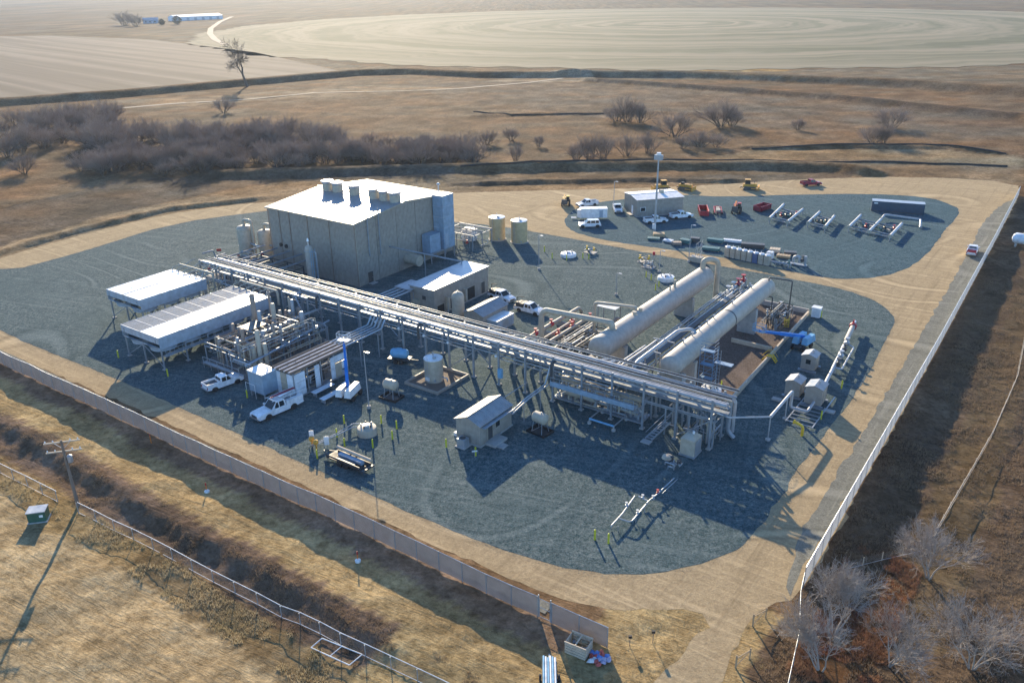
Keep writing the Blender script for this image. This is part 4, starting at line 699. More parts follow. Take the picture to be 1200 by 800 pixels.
for b_ in (-26, -22): MB().beam((22.4, b_, 4.0), (26.4, b_, 4.0), .14).build('beam', 'steel_grey', t); MB().cbox((22.5, b_, 2), .14, .14, 4).build('post', 'steel_grey', t); MB().cbox((26.3, b_, 2), .14, .14, 4).build('post', 'steel_grey', t)
t = sthing('cube_tank', 'pale blue grey square tank on legs beside the white panelled module', 'tank', 19.9, -42.2); MB().box(0, 3.2, 0, 2.6, .9, 4.0).build('shell', 'blue_grey', t); MB().box(-.05, 1.9, -.05, 2.65, 4.0, 4.14).build('lid', 'white', t); MB().box(1.95, 3.25, -.05, 2.65, 4.0, 4.1).build('lid', 'white', t); MB().cyl((2.5, 1.6, 4.1), (2.5, 1.6, 4.7), .12, 8).build('vent', 'white', t)
for x in (.15, 3.05):
    for y in (.15, 2.45): MB().cbox((x, y, .45), .2, .2, .9).build('leg', 'steel_grey', t)
MB().cyl((-.4, -.3, 2.2), (1.6, -.3, 2.2), .03, 6).cyl((-.4, -.3, 0), (-.4, -.3, 2.2), .03, 6).cyl((1.6, -.3, 0), (1.6, -.3, 2.2), .03, 6).build('handrail', 'white', t)
t = sthing('building_piping', 'dense piping and valves between the rack and the big building front', 'piping', 0, 0); MB().box(-31, -9.5, -13.2, -4.2, .05, .25).build('base_frame', 'skid_floor', t)
pipe_tangle(t, -31, -22, -12.8, -3.5, 3.6, 46, 41, ('galv', 'pipe_pale', 'pipe_tan', 'steel_grey', 'dark_steel'), 'red_dark', 9); pipe_tangle(t, -22, -9.8, -12.8, -4.6, 3.0, 46, 42, ('galv', 'steel_grey', 'dark_steel', 'pipe_tan'), 'galv', 8)
for x in (-27, -23.2, -19.4, -15.6, -11.8): MB().pipe([(x, -15.4, 6.4), (x, -13, 6.4), (x, -12.4, 4.2), (x, -.3, 4.2)], .17, 8).build('pipe', 'steel_grey', t)
MB().box(-25.5, -22.5, -9.6, -6.8, .3, 3.0).build('cabinet', 'blue_grey', t); frame_rack(t, -24, -10, -12, -5, 3.9, 4, 2, 'dark_steel', .16)
t = sthing('rack_end_piping', 'pipes and valves at the left end of the pipe rack by the shorter cooler', 'piping', 0, 0); pipe_tangle(t, -26, -9, -22.5, -20, 6.2, 22, 51, ('galv', 'steel_grey', 'pipe_tan'), 'galv', 6)
for k in range(4): MB().pipe([(-24.5 + k * 2.6, -21.4, 6.0), (-24.5 + k * 2.6, -19.6, 6.6), (-24.5 + k * 2.6, -18.8, 6.6)], .14, 8).build('pipe', 'pipe_tan', t)

# ------------------------------------------------------------------ big horizontal vessels
def hvessel(name, label, a, b0, b1, r, z, n=36):
    t = sthing(name, label, 'vessel', a, b0); Lb = b1 - b0; pr = []
    for k in range(7): q = math.pi / 2 * k / 6; pr.append((max(.02, r * math.sin(q)), r * .55 * (1 - math.cos(q))))
    pr += [(r, Lb * f_) for f_ in (.25, .5, .75)] + [(rr2, Lb - h_) for rr2, h_ in pr[::-1]]
    MB().lathe(pr, (0, 0, z), n, 'y').build('shell', 'vessel', t, sharp=60)
    for y in (3.2, Lb / 3, Lb * 2 / 3, Lb - 3): MB().lathe([(r + .008, y), (r + .008, y + .04)], (0, 0, z), n, 'y', False).build('weld_seam', 'vessel', t)
    return t, Lb
t, Lb = hvessel('slug_catcher', 'left of two long cream horizontal vessels with the thick looped pipe', 59.15, -10.2, 30.0, 1.82, 5.0)
for y in (6.2, 31.0): MB().box(-1.7, 1.7, y - .45, y + .45, 0, 3.6).build('saddle_pier', 'concrete', t)
MB().box(-2.2, 2.2, .2, 3.0, 0, 2.9).build('end_block', 'concrete', t)
lp = MB().pipe([(0, 4.6, 6.6), (0, 4.6, 7.7), (-12.4, 5.2, 6.9), (-13.1, 5.2, 6.0), (-13.1, 5.2, 1.2)], .46, 16, 1.3, 6).build('inlet_loop', 'pipe_tan', t); MB().lathe([(.75, 6.6), (.75, 6.85)], (0, 4.6, 0), 16).build('flange', 'pipe_tan', lp)
MB().pipe([(-.6, 13.4, 6.6), (-.6, 13.4, 7.2), (-.9, 13.4, 7.2), (-8.2, 13.6, 6.4), (-8.2, 13.6, 1.2)], .26, 12, .7, 5).build('outlet_loop', 'pipe_tan', t)
MB().pipe([(0, 38.2, 6.6), (0, 38.2, 8.2), (.8, 39.0, 8.5), (1.8, 40.9, 7.7), (1.8, 40.9, .3)], .48, 16, 1.5, 6).build('outlet_loop', 'pipe_tan', t)
for y in (11.5, 13.4): MB().cyl((.2, y, 6.7), (.2, y, 7.3), .32, 12).build('manway', 'tank_tan', t)
for y in (24.6, 26.4): MB().cyl((0, y, 6.7), (0, y, 7.6 if y < 25 else 8.1), .14 if y < 25 else .24, 10).build('relief_valve', 'pipe_tan', t)
t2, Lb = hvessel('slug_catcher', 'right of two long cream horizontal vessels, with a scaffold tower at its end', 71.0, -11.2, 28.8, 1.55, 5.6)
for y in (6.5, 31.0): MB().box(-1.5, 1.5, y - .45, y + .45, 0, 4.4).build('saddle_pier', 'concrete', t2)
MB().lathe([(1.585, 21.2), (1.585, 21.5)], (0, 0, 5.6), 36, 'y').build('strap', 'dark_steel', t2); MB().box(-1.7, 1.7, 1.2, 2.6, 0, 4.1).build('end_block', 'concrete', t2)
for y in (6, 9, 11.5, 14.5, 17, 24.5, 33): MB().cyl((-.5, y, 7.0), (-.5, y, 7.7), .09, 8).lathe([(.2, 7.6), (.2, 7.7)], (-.5, y, 0), 10).build('nozzle', 'galv', t2)
MB().pipe([(.5, 38.5, 7.0), (.5, 38.5, 7.6), (4.2, 39.5, 7.4), (4.2, 39.5, .5)], .12, 8).pipe([(.9, 37.5, 4.6), (1.8, 37.5, 4.6), (1.8, 37.5, .3)], .12, 8).build('drain_pipe', 'dark_steel', t2)
t = sthing('vessel_pipeway', 'dark pipeway running between the two long horizontal vessels', 'pipeway', 0, 0)
for k, (a_, r_, z_, mt) in enumerate(((62.0, .1, 1.9, 'galv'), (62.5, .16, 1.9, 'pipe_pale'), (63.2, .1, 1.9, 'steel_grey'), (63.8, .2, 1.95, 'galv'), (64.6, .12, 1.9, 'dark_steel'), (65.2, .12, 1.9, 'galv'), (65.8, .16, 1.95, 'pipe_tan'))): MB().pipe([(a_, -14.6, z_ + 3.9), (a_, -12.6, z_ + 3.4), (a_, -11.4, z_), (a_, 31 + k * .4, z_), (a_, 32 + k * .4, .3)], r_, 8).build('pipe', mt, t)
for k in range(10): b_ = -10 + k * 4.5; MB().beam((61.6, b_, 1.65), (66.3, b_, 1.65), .18).build('sleeper', 'concrete', t); MB().cbox((61.8, b_, .8), .16, .16, 1.6).build('post', 'steel_grey', t); MB().cbox((66.1, b_, .8), .16, .16, 1.6).build('post', 'steel_grey', t)
MB().box(64.1, 65.0, -10, 30, 2.2, 2.3).build('cable_tray', 'dark_steel', t)
t = sthing('vessel_feed_pipes', 'three white pipes rising from the rack to the right hand vessel', 'pipe run', 0, 0)
MB().pipe([(67.9, -15.4, 6.4), (67.9, -14.4, 7.0), (67.9, -1.5, 7.0), (69.6, -.6, 7.4), (70.4, -.6, 6.9)], .26, 12).build('pipe', 'pipe_pale', t); MB().pipe([(66.1, -15.4, 6.4), (66.1, -9, 6.2), (66.1, -4.5, 6.2), (66.1, -4.5, 2.0)], .16, 10).build('pipe', 'pipe_pale', t); MB().pipe([(65.5, -15.4, 6.4), (65.5, -7, 6.1), (65.5, -7, 2)], .13, 10).build('pipe', 'pipe_pale', t)
for b_ in (-12.5, -8, -3.5): MB().beam((65, b_, 5.9), (68.4, b_, 5.9), .14).build('beam', 'galv', t); MB().cbox((68.3, b_, 2.95), .15, .15, 5.9).build('post', 'galv', t)
for b_ in (-6, -1): MB().cyl((67.9, b_, 7.0), (67.9, b_ + .12, 7.0), .36, 12).build('flange', 'galv', t)
t = sthing('scaffold_tower', 'blue scaffold tower with caged ladder at the near end of the right vessel', 'scaffold', 73.3, -5.6)
for x in (0, 2.0):
    for y in (0, 1.8): MB().cyl((x, y, 0), (x, y, 7.0), .05, 6).build('upright', 'scaffold_blue', t)
for k in range(4):
    z = .4 + k * 2.1
    MB().cyl((0, 0, z), (2, 0, z), .04, 6).cyl((0, 1.8, z), (2, 1.8, z), .04, 6).cyl((0, 0, z), (0, 1.8, z), .04, 6).cyl((2, 0, z), (2, 1.8, z), .04, 6).build('ledger', 'scaffold_blue', t)
    if k < 3: MB().cyl((0, 0, z), (2, 0, z + 2.1), .035, 6).cyl((2, 1.8, z), (2, 0, z + 2.1), .035, 6).build('brace', 'scaffold_blue', t)
    MB().box(.1, 1.9, .1, .9, z + .02, z + .07).build('deck', 'scaffold_blue', t)
    for q in range(4): MB().cyl((0, 0, z + q * .52), (2, 0, z + q * .52), .03, 5).cyl((2, 0, z + q * .52), (2, 1.8, z + q * .52), .03, 5).build('rung', 'scaffold_blue', t)
mb = MB()
for k in range(12): z = .6 + k * .55; mb.cyl((2.4, .4, z), (2.9, .4, z), .03, 5)
mb.cyl((2.4, .4, .1), (2.4, .4, 7.2), .035, 6).cyl((2.9, .4, .1), (2.9, .4, 7.2), .035, 6).build('ladder', 'galv', t); MB().box(2.0, 4.6, .2, 1.2, 5.2, 5.3).build('side_deck', 'blue_grey', t)
t = sthing('containment_wall', 'low concrete curb around the brown bed below the right vessel', 'containment', 0, 0)
for k in range(14):
    b0 = -9.6 + k * 3.06; f0, f1 = k / 14, (k + 1) / 14; MB().add([(78.4 - 1.3 * f0, b0, 0), (78.7 - 1.3 * f0, b0, 0), (78.7 - 1.3 * f1, b0 + 3.02, 0), (78.4 - 1.3 * f1, b0 + 3.02, 0), (78.4 - 1.3 * f0, b0, .75), (78.7 - 1.3 * f0, b0, .75), (78.7 - 1.3 * f1, b0 + 3.02, .75), (78.4 - 1.3 * f1, b0 + 3.02, .75)], [(4, 5, 6, 7), (0, 1, 5, 4), (1, 2, 6, 5), (2, 3, 7, 6), (3, 0, 4, 7)]).build('wall_block', 'wood_pale', t)
for k in range(3): MB().box(68.2 + k * 3, 71.16 + k * 3, 33.6, 33.9, 0, .9).build('wall_block', 'concrete', t)
MB().box(70.5, 77.2, 14.4, 14.7, 0, .7).build('cross_wall', 'wood_pale', t)
t = sthing('pump_cluster', 'tangle of silver pumps and valves inside the curb beyond the right vessel', 'pump set', 0, 0); MB().box(71.5, 75.6, 21.5, 31.5, .03, .2).build('base_slab', 'insul_brown', t); pipe_tangle(t, 72.6, 75.4, 22, 31, 2.6, 56, 61, ('galv', 'steel_grey', 'dark_steel', 'dark_steel', 'pipe_tan'), 'galv', 14, .03, .11)
def yellow_stair(label, a, b, rz):
    t = sthing('crossover_stair', label, 'stair', a, b, 0, rz)
    for s_ in (-.5, .5): MB().beam((s_, -1.6, 0), (s_, -.5, 1.1), .08, .2).beam((s_, -.5, 1.1), (s_, .5, 1.1), .08, .2).beam((s_, .5, 1.1), (s_, 1.6, 0), .08, .2).build('stringer', 'yellow', t); MB().pipe([(s_, -1.6, .9), (s_, -.5, 2.0), (s_, .5, 2.0), (s_, 1.6, .9)], .04, 6).build('handrail', 'yellow', t)
    for k in range(4):
        for q in (-1, 1): MB().cbox((0, q * (1.45 - k * .27), .15 + k * .27), .95, .25, .04).build('tread', 'yellow', t)
    MB().box(-.5, .5, -.5, .5, 1.08, 1.14).build('landing', 'yellow', t); t.scale = (.72, .72, .85)
yellow_stair('yellow crossover stair over the curb near the lower end of the bed', 78.2, 10.8, R(90)); yellow_stair('yellow crossover stair beside the silver pumps inside the curb', 75.6, 26.5, R(20))
# inlet manifold
t = sthing('inlet_manifold', 'inlet manifold with red valve handwheels left of the long vessels', 'manifold', 0, 0)
for a_, r_, b1 in ((43.3, .34, 11.5), (45.6, .22, 9), (47.1, .3, 8), (49, .14, 6), (50.2, .16, 4), (51.4, .12, 3)): MB().pipe([(a_, -15, 5.9), (a_, -12.6, 5.2), (a_, -11, 1.2), (a_, b1, 1.2), (a_, b1 + .8, .1)], r_, 12).build('pipe', 'pipe_tan' if r_ > .2 else 'galv', t)
for a_, b_ in ((43.3, -2.6), (43.3, 2.2), (46.6, -.8), (46.8, 3.2), (47.4, 8.2), (45.6, 5)):
    v = MB().cyl((a_, b_ - .4, 1.2), (a_, b_ + .4, 1.2), .42, 12).cyl((a_, b_, 1.2), (a_, b_, 2.1), .12, 8).build('valve', 'red', t); MB().lathe([(.3, 2.08), (.3, 2.15)], (a_, b_, 0), 14).build('handwheel', 'red', v)
for b_ in (-9, -5, 0, 5): MB().box(42.6, 52, b_ - .2, b_ + .2, 0, .8).build('sleeper', 'concrete', t)
pipe_tangle(t, 48.5, 55.5, -9, 6, 2.4, 32, 71, ('galv', 'pipe_pale', 'pipe_tan', 'dark_steel'), 'galv', 8)
for a_, b_ in ((49.4, 7.4), (52.6, 7.4), (49.4, 9.4), (52.6, 9.4)): MB().cbox((a_, b_, 2.1), .14, .14, 4.2).build('post', 'steel_grey', t)
MB().lathe([(.02, 0), (.5, .1), (.62, .5), (.62, 2.4), (.4, 2.8), (.05, 2.95)], (53.6, 6.5, .4), 16).build('strainer', 'bronze', t); MB().box(49.2, 52.8, 7.2, 9.6, 4.15, 4.22).build('grating', 'galv', t)
t = sthing('valve_train', 'valve train with a red end valve at the far end of the pipeway', 'valve train', 0, 0); MB().pipe([(62.4, 29, 1.3), (62.4, 42, 1.3)], .22, 12).build('pipe', 'galv', t)
for b_, m_ in ((33, 'galv'), (35.6, 'galv'), (38, 'red_dark'), (40.6, 'red')): mb = MB(); valve(mb, (62.4, b_, 1.4), .36); mb.build('valve', m_, t)
for b_ in (31, 36.6, 41.4): MB().box(62, 62.8, b_ - .2, b_ + .2, 0, 1.0).build('support', 'concrete', t)
pipe_tangle(t, 62.6, 64.6, 30, 39, 1.8, 12, 72, ('galv', 'dark_steel', 'pipe_pale'), 'galv', 3)

# ------------------------------------------------------------------ analyzer huts, launcher
def analyzer(label, a, b, X, Y, h, mt, win):
    t = sthing('analyzer_hut', label, 'hut', a, b); MB().box(-X / 2, X / 2, -Y / 2, Y / 2, .35, h).build('wall', mt, t)
    MB().add([(-X / 2, -Y / 2, h), (X / 2, -Y / 2, h), (0, -Y / 2, h + .35), (-X / 2, Y / 2, h), (X / 2, Y / 2, h), (0, Y / 2, h + .35)], [(0, 1, 2), (5, 4, 3)]).build('gable', mt, t)
    for s_ in (-1, 1): MB().add([(s_ * (X / 2 + .12), -Y / 2 - .12, h - .03), (s_ * (X / 2 + .12), Y / 2 + .12, h - .03), (0, Y / 2 + .12, h + .4), (0, -Y / 2 - .12, h + .4), (s_ * (X / 2 + .12), -Y / 2 - .12, h + .03), (s_ * (X / 2 + .12), Y / 2 + .12, h + .03), (0, Y / 2 + .12, h + .46), (0, -Y / 2 - .12, h + .46)], [(4, 5, 6, 7), (0, 1, 5, 4), (1, 2, 6, 5), (3, 0, 4, 7), (2, 1, 0, 3)]).build('roof_panel', 'roof_pale', t)
    MB().box(-X / 2 - .3, X / 2 + .3, -Y / 2 - .3, -Y / 2 + .1, .05, .3).box(-X / 2 - .3, X / 2 + .3, Y / 2 - .1, Y / 2 + .3, .05, .3).build('skid', 'steel_grey', t)
    if win: MB().box(-.35, .35, -Y / 2 - .04, -Y / 2, 1.3, 2.0).build('window', 'glass', t)
    MB().box(X / 2, X / 2 + .04, -.45, .45, .5, h - .3).build('door', 'trim_tan', t); MB().box(X / 2 + .04, X / 2 + .07, .25, .35, 1.3, 1.45).build('handle', 'dark_steel', t); MB().cyl((.3, .2, h + .2), (.3, .2, h + .7), .12, 8).build('roof_vent', 'galv', t)
analyzer('tan analyzer hut with a small dark window beside the blue lift', 84.2, 11.2, 2.1, 2.2, 2.5, 'wall_tan', True); analyzer('tan analyzer hut on the left of the front pair', 85.0, 1.6, 2.1, 2.4, 2.4, 'wall_tan', False); analyzer('tan analyzer hut on the right of the front pair', 88.2, .6, 2.3, 2.5, 2.8, 'wall_tan', False)
t = sthing('skid_frame', 'open steel skid frame under the front pair of analyzer huts', 'skid frame', 0, 0)
for a_ in (86.7, 90.2): MB().beam((a_, -7.2, .3), (a_, 3.4, .3), .14).build('beam', 'galv', t)
for k in range(6): MB().beam((86.7, -7 + k * 1.1, .32), (90.2, -7 + k * 1.1, .32), .1).build('beam', 'galv', t)
MB().box(89.9, 91.4, -1.4, -.6, .05, .3).build('pad', 'concrete', t); MB().box(82.9, 84.2, -1.9, -1.1, .05, .3).build('pad', 'concrete', t)
t = sthing('pig_launcher', 'white pipe launcher with a round red closure door at its far end', 'pig launcher', 0, 0)
MB().pipe([(88.6, 1.6, 1.3), (88.0, 8, 1.3), (86.6, 22, 1.3)], .26, 12).build('barrel', 'pipe_pale', t); MB().pipe([(86.6, 22, 1.3), (85.9, 28.6, 1.3)], .4, 14).build('barrel', 'vessel', t); MB().pipe([(85.9, 28.6, 1.3), (85.8, 29.3, 1.3)], .6, 16).build('closure_door', 'red', t); MB().pipe([(85.8, 29.3, 1.3), (85.6, 31.3, 1.3)], .2, 10).build('nose', 'white', t)
for k, (a_, b_) in enumerate(((87.6, 12.5), (87.2, 15.5), (86.9, 18.5), (86.6, 21))):
    mb = MB(); valve(mb, (a_ + .4, b_, 1.4), .28); mb.build('valve', 'galv' if k % 2 else 'dark_steel', t); MB().box(a_ - .3, a_ + .3, b_ - .9, b_ - .6, 0, 1.05).build('support', 'concrete', t)
MB().pipe([(87.6, 11, 1.3), (88.9, 11, 1.3), (88.3, 20, 1.3), (87, 21, 1.3)], .14, 8).build('kicker_line', 'pipe_pale', t); MB().cyl((85.85, 29, 1.8), (85.85, 29, 2.4), .12, 8).build('vent', 'red', t)
t = sthing('drip_pipework', 'low white pipework loop on the gravel near two yellow bollards', 'pipework', 0, 0)
Z = .75
def gs(px, py, z): p = gnd(px, py, z); return (*tosite(p), z)
MB().pipe([gs(716, 620, .1), gs(716, 616, Z), gs(729, 602, Z), gs(744, 581, Z)], .09, 8).build('pipe', 'pipe_pale', t); MB().pipe([gs(725, 607, Z), gs(737, 611, Z), gs(741, 610, Z), gs(760, 587, Z), gs(748, 581, Z)], .08, 8).build('pipe', 'pipe_pale', t); MB().pipe([gs(760, 587, Z), gs(772, 577, Z), gs(790, 560, Z)], .07, 8).pipe([gs(776, 578, Z), gs(794, 561, Z)], .04, 6).build('pipe', 'galv', t)
for q, mt in (((734, 592), 'galv'), ((753, 583), 'galv'), ((747, 601), 'galv'), ((770.5, 577), 'red'), ((765, 584), 'galv')): mb = MB(); valve(mb, gs(*q, Z), .13); mb.build('valve', mt, t)
for q in ((724, 622), (745, 612), (755, 600), (738, 593)): p = gs(*q, 0); MB().cyl((p[0], p[1], 0), (p[0], p[1], .7), .05, 6).build('support', 'galv', t)

# ------------------------------------------------------------------ vehicles
def wheels(t, xs_, y, r=.40, w=.28):
    me_t = MB().lathe([(r * .62, -w / 2), (r * .96, -w / 2), (r, -w / 4), (r, w / 4), (r * .96, w / 2), (r * .62, w / 2)], n=18, axis='y').mesh('tyre'); me_t.materials.append(M['rubber'])
    me_r = MB().lathe([(.05, -w / 2 + .03), (r * .3, -w / 2 + .02), (r * .62, -w / 2 + .05), (r * .62, w / 2 - .05), (r * .3, w / 2 - .02), (.05, w / 2 - .03)], n=14, axis='y').mesh('rim'); me_r.materials.append(M['rim'])
    for x in xs_:
        for s_ in (-1, 1): o = inst('wheel', me_t, t, (x, s_ * y, r)); inst('rim', me_r, o)
def pickup(label, px, py, hx, hy, paintm='white_car', kind='pickup', z=0.0, cat='pickup truck', load=None, tail=None):
    p = gnd(px, py); d = gnd(hx, hy) - p; t = thing({'pickup': 'pickup_truck', 'suv': 'sport_utility_vehicle', 'service': 'service_truck', 'rig': 'welding_truck'}[kind], label, cat, p, math.atan2(d.y, d.x))
    Lh, Wd = (2.9, 1.0) if kind != 'service' else (3.25, 1.05)
    if kind == 'suv': Lh = 2.6
    cr = (.35, 1.45) if kind != 'suv' else (-2.45, 1.3)     # cab from x0 to x1
    cb0 = -.75 if kind != 'suv' else -Lh + .1
    body = MB().extrude([(-Lh, .52), (-Lh + .05, 1.02), (cb0, 1.05), (1.25, 1.08), (1.5, 1.10), (Lh - .35, 1.0), (Lh - .05, .85), (Lh, .5), (Lh - .2, .38), (2.35, .38), (2.2, .72), (1.5, .72), (1.3, .36), (-1.25, .36), (-1.4, .72), (-2.15, .72), (-2.3, .42)], -Wd + .02, Wd - .02)
    body.build('body', paintm, t)
    x0, x1 = cb0, 1.25; zt_ = 1.86 if kind != 'service' else 1.95
    gl = [(x0, 1.05), (x0 + (.12 if kind != 'suv' else .35), zt_), (.45, zt_), (x1, 1.08)]
    MB().extrude(gl, -Wd + .05, Wd - .05, .14, 1.3).build('cab', paintm, t)
    def pane(q, nm='window'): MB().add(q, [(0, 1, 2, 3)]).build(nm, 'glass', t)
    w0, w1 = Wd - .05 + .012, Wd - .05 - .14 + .012
    e = .012
    pane([(x1 + .0 + e, -w0 + .18, 1.16), (x1 + e, w0 - .18, 1.16), (.5 + e, w1 - .1, zt_ - .04), (.5 + e, -w1 + .1, zt_ - .04)], 'windshield')
    xr = x0 + (.12 if kind != 'suv' else .35)
    pane([(x0 - e, w0 - .2, 1.18), (x0 - e, -w0 + .2, 1.18), (xr - e, -w1 + .14, zt_ - .1), (xr - e, w1 - .14, zt_ - .1)], 'rear_window')
    f0 = lambda z_: w0 + (w1 - w0) * (z_ - 1.05) / (zt_ - 1.05)
    segs = [(x0 + .22, .18), (.26, .98)] if kind != 'suv' else [(x0 + .4, -1.3), (-1.2, -.15), (-.05, .98)]
    for a_, b_ in segs:
        for s_ in (-1, 1):
            bt = b_ - (.42 if b_ > .9 else .03); at_ = a_ + .05; q = [(a_, s_ * f0(1.16), 1.16), (b_, s_ * f0(1.16), 1.16), (bt, s_ * f0(zt_ - .1), zt_ - .1), (at_, s_ * f0(zt_ - .1), zt_ - .1)]; pane(q if s_ < 0 else q[::-1])
    for s_ in (-1, 1):
        MB().box(Lh - .12, Lh + .02, s_ * .78 - .16, s_ * .78 + .16, .72, .9).build('headlight', 'lamp_lens', t); MB().box(-Lh - .02, -Lh + .06, s_ * (Wd - .12) - .08, s_ * (Wd - .12) + .08, .7, 1.0).build('taillight', 'tail_red', t); MB().box(.95, 1.15, s_ * (Wd + .12) - .1, s_ * (Wd + .12) + .1, 1.15, 1.38).build('mirror', paintm, t)
    MB().box(Lh - .06, Lh + .015, -.55, .55, .6, .88).build('grille', 'dark_steel', t); MB().box(Lh - .1, Lh + .1, -.95, .95, .42, .58).build('bumper', 'rim', t); MB().box(-Lh - .12, -Lh + .05, -.95, .95, .45, .62).build('bumper', 'rim', t)
    if kind == 'pickup':
        for nm, q in (('bed_side', (-Lh, cb0 - .02, Wd - .13, Wd - .02)), ('bed_side', (-Lh, cb0 - .02, -Wd + .02, -Wd + .13)), ('tailgate', (-Lh - .01, -Lh + .08, -Wd + .13, Wd - .13)), ('bed_front', (cb0 - .1, cb0 - .02, -Wd + .13, Wd - .13))): MB().box(*q, 1.02, 1.38).build(nm, tail if (tail and nm == 'tailgate') else paintm, t)
        MB().box(-Lh + .1, cb0 - .1, -Wd + .13, Wd - .13, 1.03, 1.06).build('bed_floor', 'dark_steel' if not tail else tail, t)
    if kind == 'service':
        for s_ in (-1, 1):
            for k, (a_, b_) in enumerate(((-Lh + .05, -2.45), (-2.4, -1.3), (-1.25, cb0 - .08))): MB().box(a_, b_, s_ * .82 - .27, s_ * .82 + .27, 1.03 if k != 1 else 1.05, 1.62).build('tool_box', paintm, t)
        MB().box(-Lh + .1, cb0 - .1, -.55, .55, 1.04, 1.08).build('bed_floor', 'dark_steel', t); mb = MB()
        for s_ in (-.8, .8): mb.cyl((-Lh + .2, s_, 2.15), (1.0, s_, 2.15), .035, 6)
        mb.build('rack_rail', 'white', t); mb = MB()
        for k in range(6): x = -Lh + .3 + k * .75; mb.cyl((x, -.8, 2.15), (x, .8, 2.15), .03, 6)
        mb.build('rack_bar', 'white', t)
        for x in (-Lh + .3, -1.6): MB().cyl((x, -.8, 1.6), (x, -.8, 2.15), .03, 6).cyl((x, .8, 1.6), (x, .8, 2.15), .03, 6).build('rack_post', 'white', t)
        MB().box(-2.9, .6, -.5, -.1, 2.2, 2.28).build('ladder', 'red_dark', t); MB().box(-2.6, -.2, .15, .5, 2.2, 2.3).build('ladder', 'alum', t)
    if kind == 'rig':
        MB().box(-Lh, cb0 - .06, -Wd, Wd, 1.03, 1.12).build('flatbed', 'black', t); MB().box(-2.6, -1.7, -.8, .0, 1.12, 1.75).build('welder', 'dark_steel', t); MB().box(-2.6, -1.7, .2, .9, 1.12, 1.6).build('tool_box', 'black', t); MB().box(-1.6, -.95, -.9, .9, 1.12, 1.7).build('tool_box', 'dark_steel', t); MB().cyl((-2.7, 0, 1.1), (-2.7, 0, 2.5), .06, 8).cyl((-2.7, 0, 2.5), (-1.2, 0, 2.7), .06, 8).build('crane', 'black', t)
    if load: MB().box(-2.5, -1.0, -.6, .6, 1.06, 1.35).build('cargo', load, t)
    wheels(t, (-1.78, 1.85) if kind != 'service' else (-1.78, 1.85), Wd - .12, .40 if kind != 'service' else .43); return t
pickup('white crew cab pickup parked alone in the shade below the long cooler', 262, 452, 284, 444)
pickup('white service truck with tool boxes and a roof ladder rack by the square tank', 325.5, 482.5, 300, 493.5, kind='service', cat='service truck').scale = (1.13, 1.08, 1.08)
pickup('white cab welding truck with black flatbed beside the small gable hut', 621, 366, 640, 371, kind='rig', cat='work truck')
pickup('white rig truck half hidden behind the small gable hut', 588, 351, 602, 356, kind='rig', cat='work truck')
pickup('white sport utility vehicle parked in front of the white enclosed trailer', 691, 266, 676, 266.5, kind='suv', cat='sport utility vehicle')
pickup('white pickup parked behind the white enclosed trailer next to the yellow telehandler', 688, 241.5, 672, 243.5)
pickup('white pickup facing the camera beside the thin pole left of the tan shed', 723.5, 247.5, 727, 256, load='dark_steel')
pickup('white pickup with loaded bed parked at the near left of the tan shed', 768, 261, 784, 260, load='dark_steel'); pickup('white pickup with dark bed parked at the right corner of the tan shed', 798, 255.5, 814, 254, load='dark_steel')
pickup('dark red pickup parked alone on the dirt beyond the laydown yard', 950, 217.5, 967, 216.5, 'red_dark'); pickup('white pickup with red bed driving up the road by the right fence', 1139, 297, 1147, 278, 'white_car', tail='red')
# enclosed trailer
p = gnd(695, 256.5); d = gnd(711, 256) - gnd(679, 256.5); t = thing('enclosed_trailer', 'long white enclosed box trailer behind the sport utility vehicle', 'trailer', p, math.atan2(d.y, d.x))
MB().box(-3.2, 3.4, -1.15, 1.15, .55, 2.75).build('box', 'white', t); MB().box(-3.25, 3.45, -1.2, 1.2, 2.75, 2.84).build('roof', 'white', t); MB().add([(-3.2, -1.15, .55), (-3.2, 1.15, .55), (-4.0, 0, .55), (-3.2, -1.15, 2.6), (-3.2, 1.15, 2.6), (-4.0, 0, 2.4)], [(3, 5, 4), (0, 3, 4, 1), (0, 2, 5, 3), (2, 1, 4, 5)]).build('nose', 'white', t); MB().box(1.4, 2.3, -1.18, -1.15, .6, 2.5).build('door', 'cooler_grey', t); MB().beam((-3.8, 0, .5), (-5.2, 0, .5), .12).build('tongue', 'dark_steel', t); MB().box(-5.4, -4.2, -.5, .5, .35, .5).build('tongue_box', 'white', t); wheels(t, (.1, 1.0), 1.0, .36, .22)
# container, toilets
p0, p1 = gnd(1020.5, 247), gnd(1081, 251.5); d = p1 - p0; ang = math.atan2(d.y, d.x); t = thing('shipping_container', 'long dark blue shipping container in the laydown yard', 'container', p0, ang); X = 12.19
nf = Vector((0, -1, 0))
MB().corr((.1, 0, .15), (1, 0, 0), (0, 0, 1), X - .2, 2.4, .28, .04, (0, -1, 0)).build('side_wall', 'container_blue', t); MB().corr((.1, 2.44, .15), (1, 0, 0), (0, 0, 1), X - .2, 2.4, .28, .04, (0, 1, 0)).build('side_wall', 'container_blue', t); MB().box(.02, .1, .05, 2.39, .15, 2.5).build('end_wall', 'container_blue', t)
for y0 in (.06, 1.24): q = MB().box(X - .1, X - .02, y0, y0 + 1.14, .15, 2.5).build('door', 'container_blue', t); MB().cyl((X + .01, y0 + .3, .2), (X + .01, y0 + .3, 2.4), .03, 6).build('lock_bar', 'galv', q)
MB().box(0, X, -.05, 2.49, 2.52, 2.6).build('roof', 'roof_grey', t); MB().box(0, X, -.04, 2.48, 0, .15).build('base_rail', 'dark_steel', t)
for x in (.0, X - .15):
    for y in (-.05, 2.34): MB().box(x, x + .15, y, y + .15, .15, 2.52).build('corner_post', 'container_blue', t)
